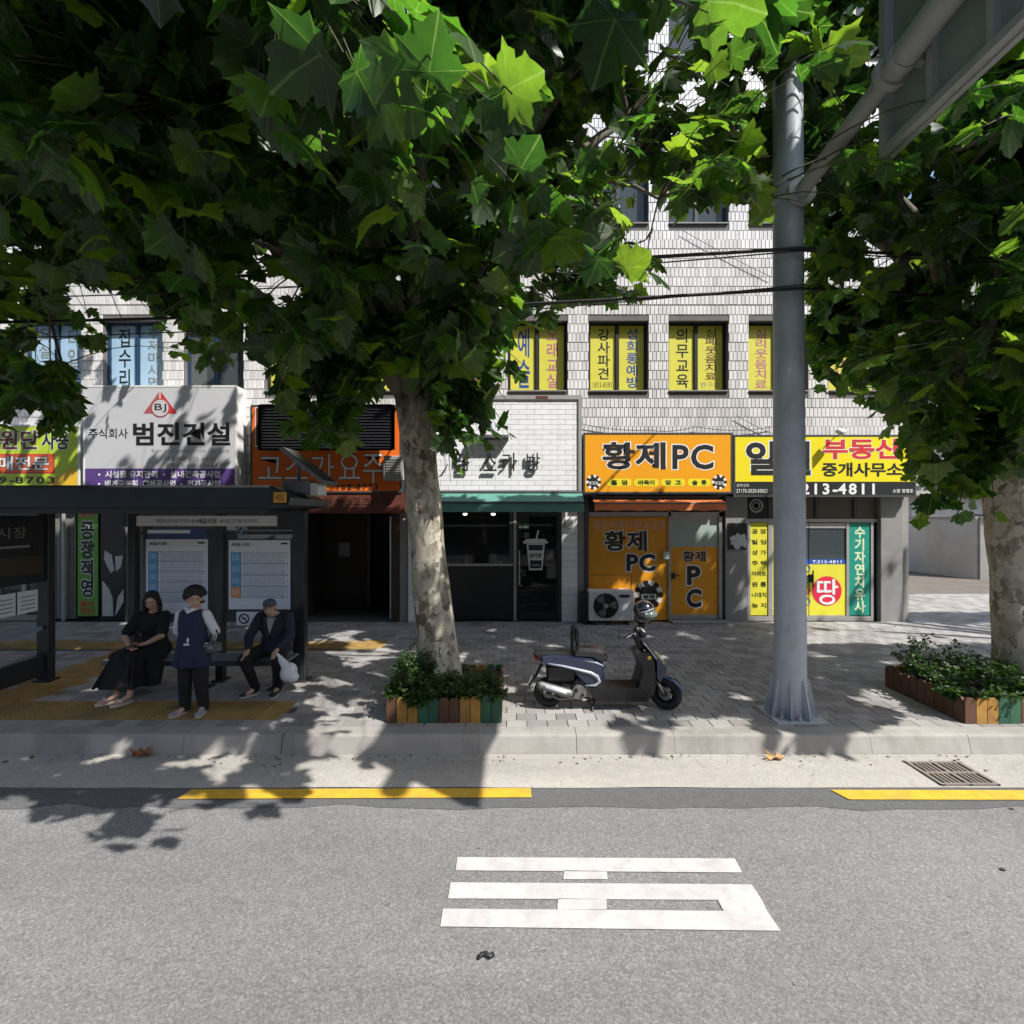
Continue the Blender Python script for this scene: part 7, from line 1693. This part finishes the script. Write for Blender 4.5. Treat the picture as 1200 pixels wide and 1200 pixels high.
# body under the seat
g = MB(); swell(g, Sp([(175, 412), (230, 402), (380, 405), (500, 420), (560, 448), (582, 470), (580, 545), (555, 590), (470, 594), (430, 560), (385, 520), (300, 480), (215, 464), (170, 445)]), .155, .7, .03); part('body_panel', g, M_sblue, smooth=True, angle=35)
g = MB(); g.tube([(x, YS - .158, z) for x, z in Sp([(225, 455), (320, 470), (410, 492), (490, 512), (530, 535), (545, 565), (520, 590), (455, 592)])], [.010, .014, .018, .022, .024, .022, .018, .010], 8); part('silver_stripe', g, M_silver, smooth=True)
g = MB(); g.tube([(x, YS - .150, z) for x, z in Sp([(450, 436), (530, 452), (570, 470)])], [.006, .012, .008], 8); part('panel_upper_trim', g, M_silver, smooth=True)  # thin silver strip along the panel below the seat
g = MB(); swell(g, Sp([(140, 402), (240, 396), (378, 398), (380, 414), (230, 420), (160, 424)]), .12, .85); part('rear_carrier', g, M_sblack, smooth=True, angle=35)
g = MB(); g.sphere((Sx(335), YS - .13, Sz(433)), (.014, .01, .014), 8, 6); part('seat_lock', g, M_chrome, smooth=True)
g = MB(); swell(g, Sp([(376, 398), (385, 380), (440, 372), (540, 372), (588, 388), (604, 415), (602, 442), (578, 456), (520, 428), (440, 415), (380, 412)]), .14, .72, .035); part('seat', g, M_seat, smooth=True, angle=50)
g = MB()
for q in (-.085, .085): g.tube([(Sx(384), YS + q, Sz(400)), (Sx(386), YS + q, Sz(250)), (Sx(404), YS + q * .9, Sz(236)), (Sx(420), YS + q, Sz(252)), (Sx(416), YS + q, Sz(398))], .012, 8)
g.cbox(Sx(396), Sx(424), YS - .10, YS + .10, Sz(330), Sz(238), .012); part('backrest', g, M_sblack, smooth=True, angle=40)
g = MB(); swell(g, Sp([(134, 412), (165, 418), (172, 452), (150, 455)]), .07, .8); part('tail_light', g, M_rlens, smooth=True)
g = MB(); swell(g, Sp([(166, 424), (215, 428), (225, 450), (205, 464), (172, 456)]), .10, .8); part('tail_trim', g, M_silver, smooth=True)
g = MB(); g.tube([(Sx(190), YS, Sz(480)), (Sx(150), YS, Sz(560)), (Sx(108), YS, Sz(612))], [.02, .018, .014], 8); g.obox((Sx(125), YS, Sz(585)), (.012, .15, .13), Matrix.Rotation(rad(28), 3, 'Y')); part('rear_mudguard', g, M_sblack)
g = MB(); g.obox((Sx(118), YS, Sz(570)), (.004, .13, .10), Matrix.Rotation(rad(28), 3, 'Y')); part('number_plate', g, M_wpost)
# engine and exhaust on the near side
g = MB(); g.cap((Sx(180), YS - .14, Sz(590)), .045, (Sx(355), YS - .15, Sz(640)), .052, 18); part('muffler', g, M_chrome, smooth=True)
g = MB(); g.cap((Sx(210), YS - .185, Sz(596)), .02, (Sx(330), YS - .195, Sz(632)), .022, 12); part('muffler_shield', g, M_silver, smooth=True)
g = MB(); g.tube([(Sx(225), YS - .12, Sz(650)), (Sx(300), YS - .13, Sz(682)), (Sx(400), YS - .13, Sz(668)), (Sx(450), YS - .12, Sz(690)), (Sx(490), YS - .1, Sz(680))], .014, 10); part('exhaust_pipe', g, M_chrome, smooth=True)
g = MB(); g.tube([(Sx(420), YS - .15, Sz(635)), (Sx(420), YS + .13, Sz(635))], .085, 20)
for k in range(7): g.tube([(Sx(478) - k * .0, YS - .10 + k * .03, Sz(645)), (Sx(478), YS - .088 + k * .03, Sz(645))], .085, 16)
g.cap((Sx(300), YS + .09, Sz(620)), .07, (Sx(440), YS + .09, Sz(640)), .085); part('engine', g, M_chrome, smooth=True, angle=40)
g = MB(); g.cbox(Sx(220), Sx(400), YS - .09, YS + .12, Sz(580), Sz(480), .02); g.cbox(Sx(390), Sx(500), YS - .12, YS + .12, Sz(610), Sz(560), .02); part('inner_body', g, M_sblack)
g = MB()
for u, v, r in ((400, 620, .022), (440, 650, .018), (380, 650, .014)): g.tube([(Sx(u), YS - .175, Sz(v)), (Sx(u), YS - .14, Sz(v))], r, 10)
part('engine_cover_bolts', g, M_sblack)
g = MB(); g.tube([(Sx(160), YS - .1, Sz(565)), (Sx(165), YS - .1, Sz(600))], .012, 8); g.tube([(Sx(530), YS, Sz(690)), (Sx(500), YS - .16, zg + .005)], .012, 8); g.tube([(Sx(530), YS, Sz(690)), (Sx(500), YS + .16, zg + .005)], .012, 8); part('stand', g, M_sblack)
g = MB(); g.tube([(Sx(320), YS + .12, Sz(480)), (Sx(280), YS + .12, Sz(620))], .028, 10); part('shock_absorber', g, M_chrome)
# steering head, bars, levers
hx = Sx(800); hst = ((hx, YS), rad(-36)); zh = Sz(285)
g = MB(); g.cap((Sx(835), YS, Sz(385)), .05, (hx, YS, Sz(300)), .055, 14); g.cap((hx, YS - .10, zh), .042, (hx, YS + .10, zh), .042, 12); g.cap((hx + .02, YS - .06, zh + .06), .045, (hx + .02, YS + .06, zh + .06), .045, 12); g.cap((hx + .08, YS, zh + .01), .05, (hx + .02, YS, zh + .06), .05, 12); part('handlebar_cover', g, M_sblack, hst, smooth=True)
for q in (-1, 1):
    g = MB(); g.tube([(hx, YS + q * .10, zh + .01), (hx - .03, YS + q * .20, zh + .03), (hx - .06, YS + q * .34, zh + .02)], .016, 10); part('handlebar', g, M_sblack, hst, smooth=True)
    g = MB(); g.tube([(hx - .035, YS + q * .22, zh + .028), (hx - .06, YS + q * .35, zh + .02)], [.020, .019], 12); g.sphere((hx - .062, YS + q * .355, zh + .019), .022, 8, 6); part('grip', g, M_tyre, hst, smooth=True)
    g = MB(); g.tube([(hx + .01, YS + q * .17, zh + .03), (hx + .02, YS + q * .24, zh + .025), (hx - .0, YS + q * .33, zh + .01)], [.010, .007, .006], 8); part('brake_lever', g, M_chrome, hst, smooth=True)
# helmet resting on the bars
hc = V3(Sx(852), YS + .02, Sz(150))
t2 = thing('helmet', 'glossy black open helmet resting on the scooter handlebar', 'helmet', tuple(hc))
M_helm = mat('helmet_black', (.012, .012, .014), .12, .05, 6, coat=.8)
g = MB(); g.sphere(hc + V3(-.01, 0, .02), (.132, .125, .13), 24, 16); g.cap(hc + V3(-.06, 0, -.08), .075, hc + V3(.03, 0, -.085), .07, 16); ob('shell', g, M_helm, t2, smooth=True)
g = MB()
for k in range(9):
    for j in range(5): pass
g.sphere(hc + V3(.03, -.02, -.02), (.115, .122, .075), 20, 12); ob('visor', g, mat('visor_smoke', (.10, .13, .11), .08, .05, 5, coat=1), t2, smooth=True)
g = MB(); g.tube([hc + V3(-.11, -.08, .0), hc + V3(-.02, -.135, .03), hc + V3(.08, -.10, .06)], .008, 6); g.sphere(hc + V3(-.02, -.127, .0), (.02, .01, .02), 10, 6); ob('visor_hinge', g, M_silver, t2, smooth=True)
g = MB(); g.tube([hc + V3(-.02, -.05, -.14), hc + V3(-.03, -.03, -.2), hc + V3(0, .02, -.2), hc + V3(.0, .05, -.14)], .007, 6); ob('chin_strap', g, M_bcloth, t2)
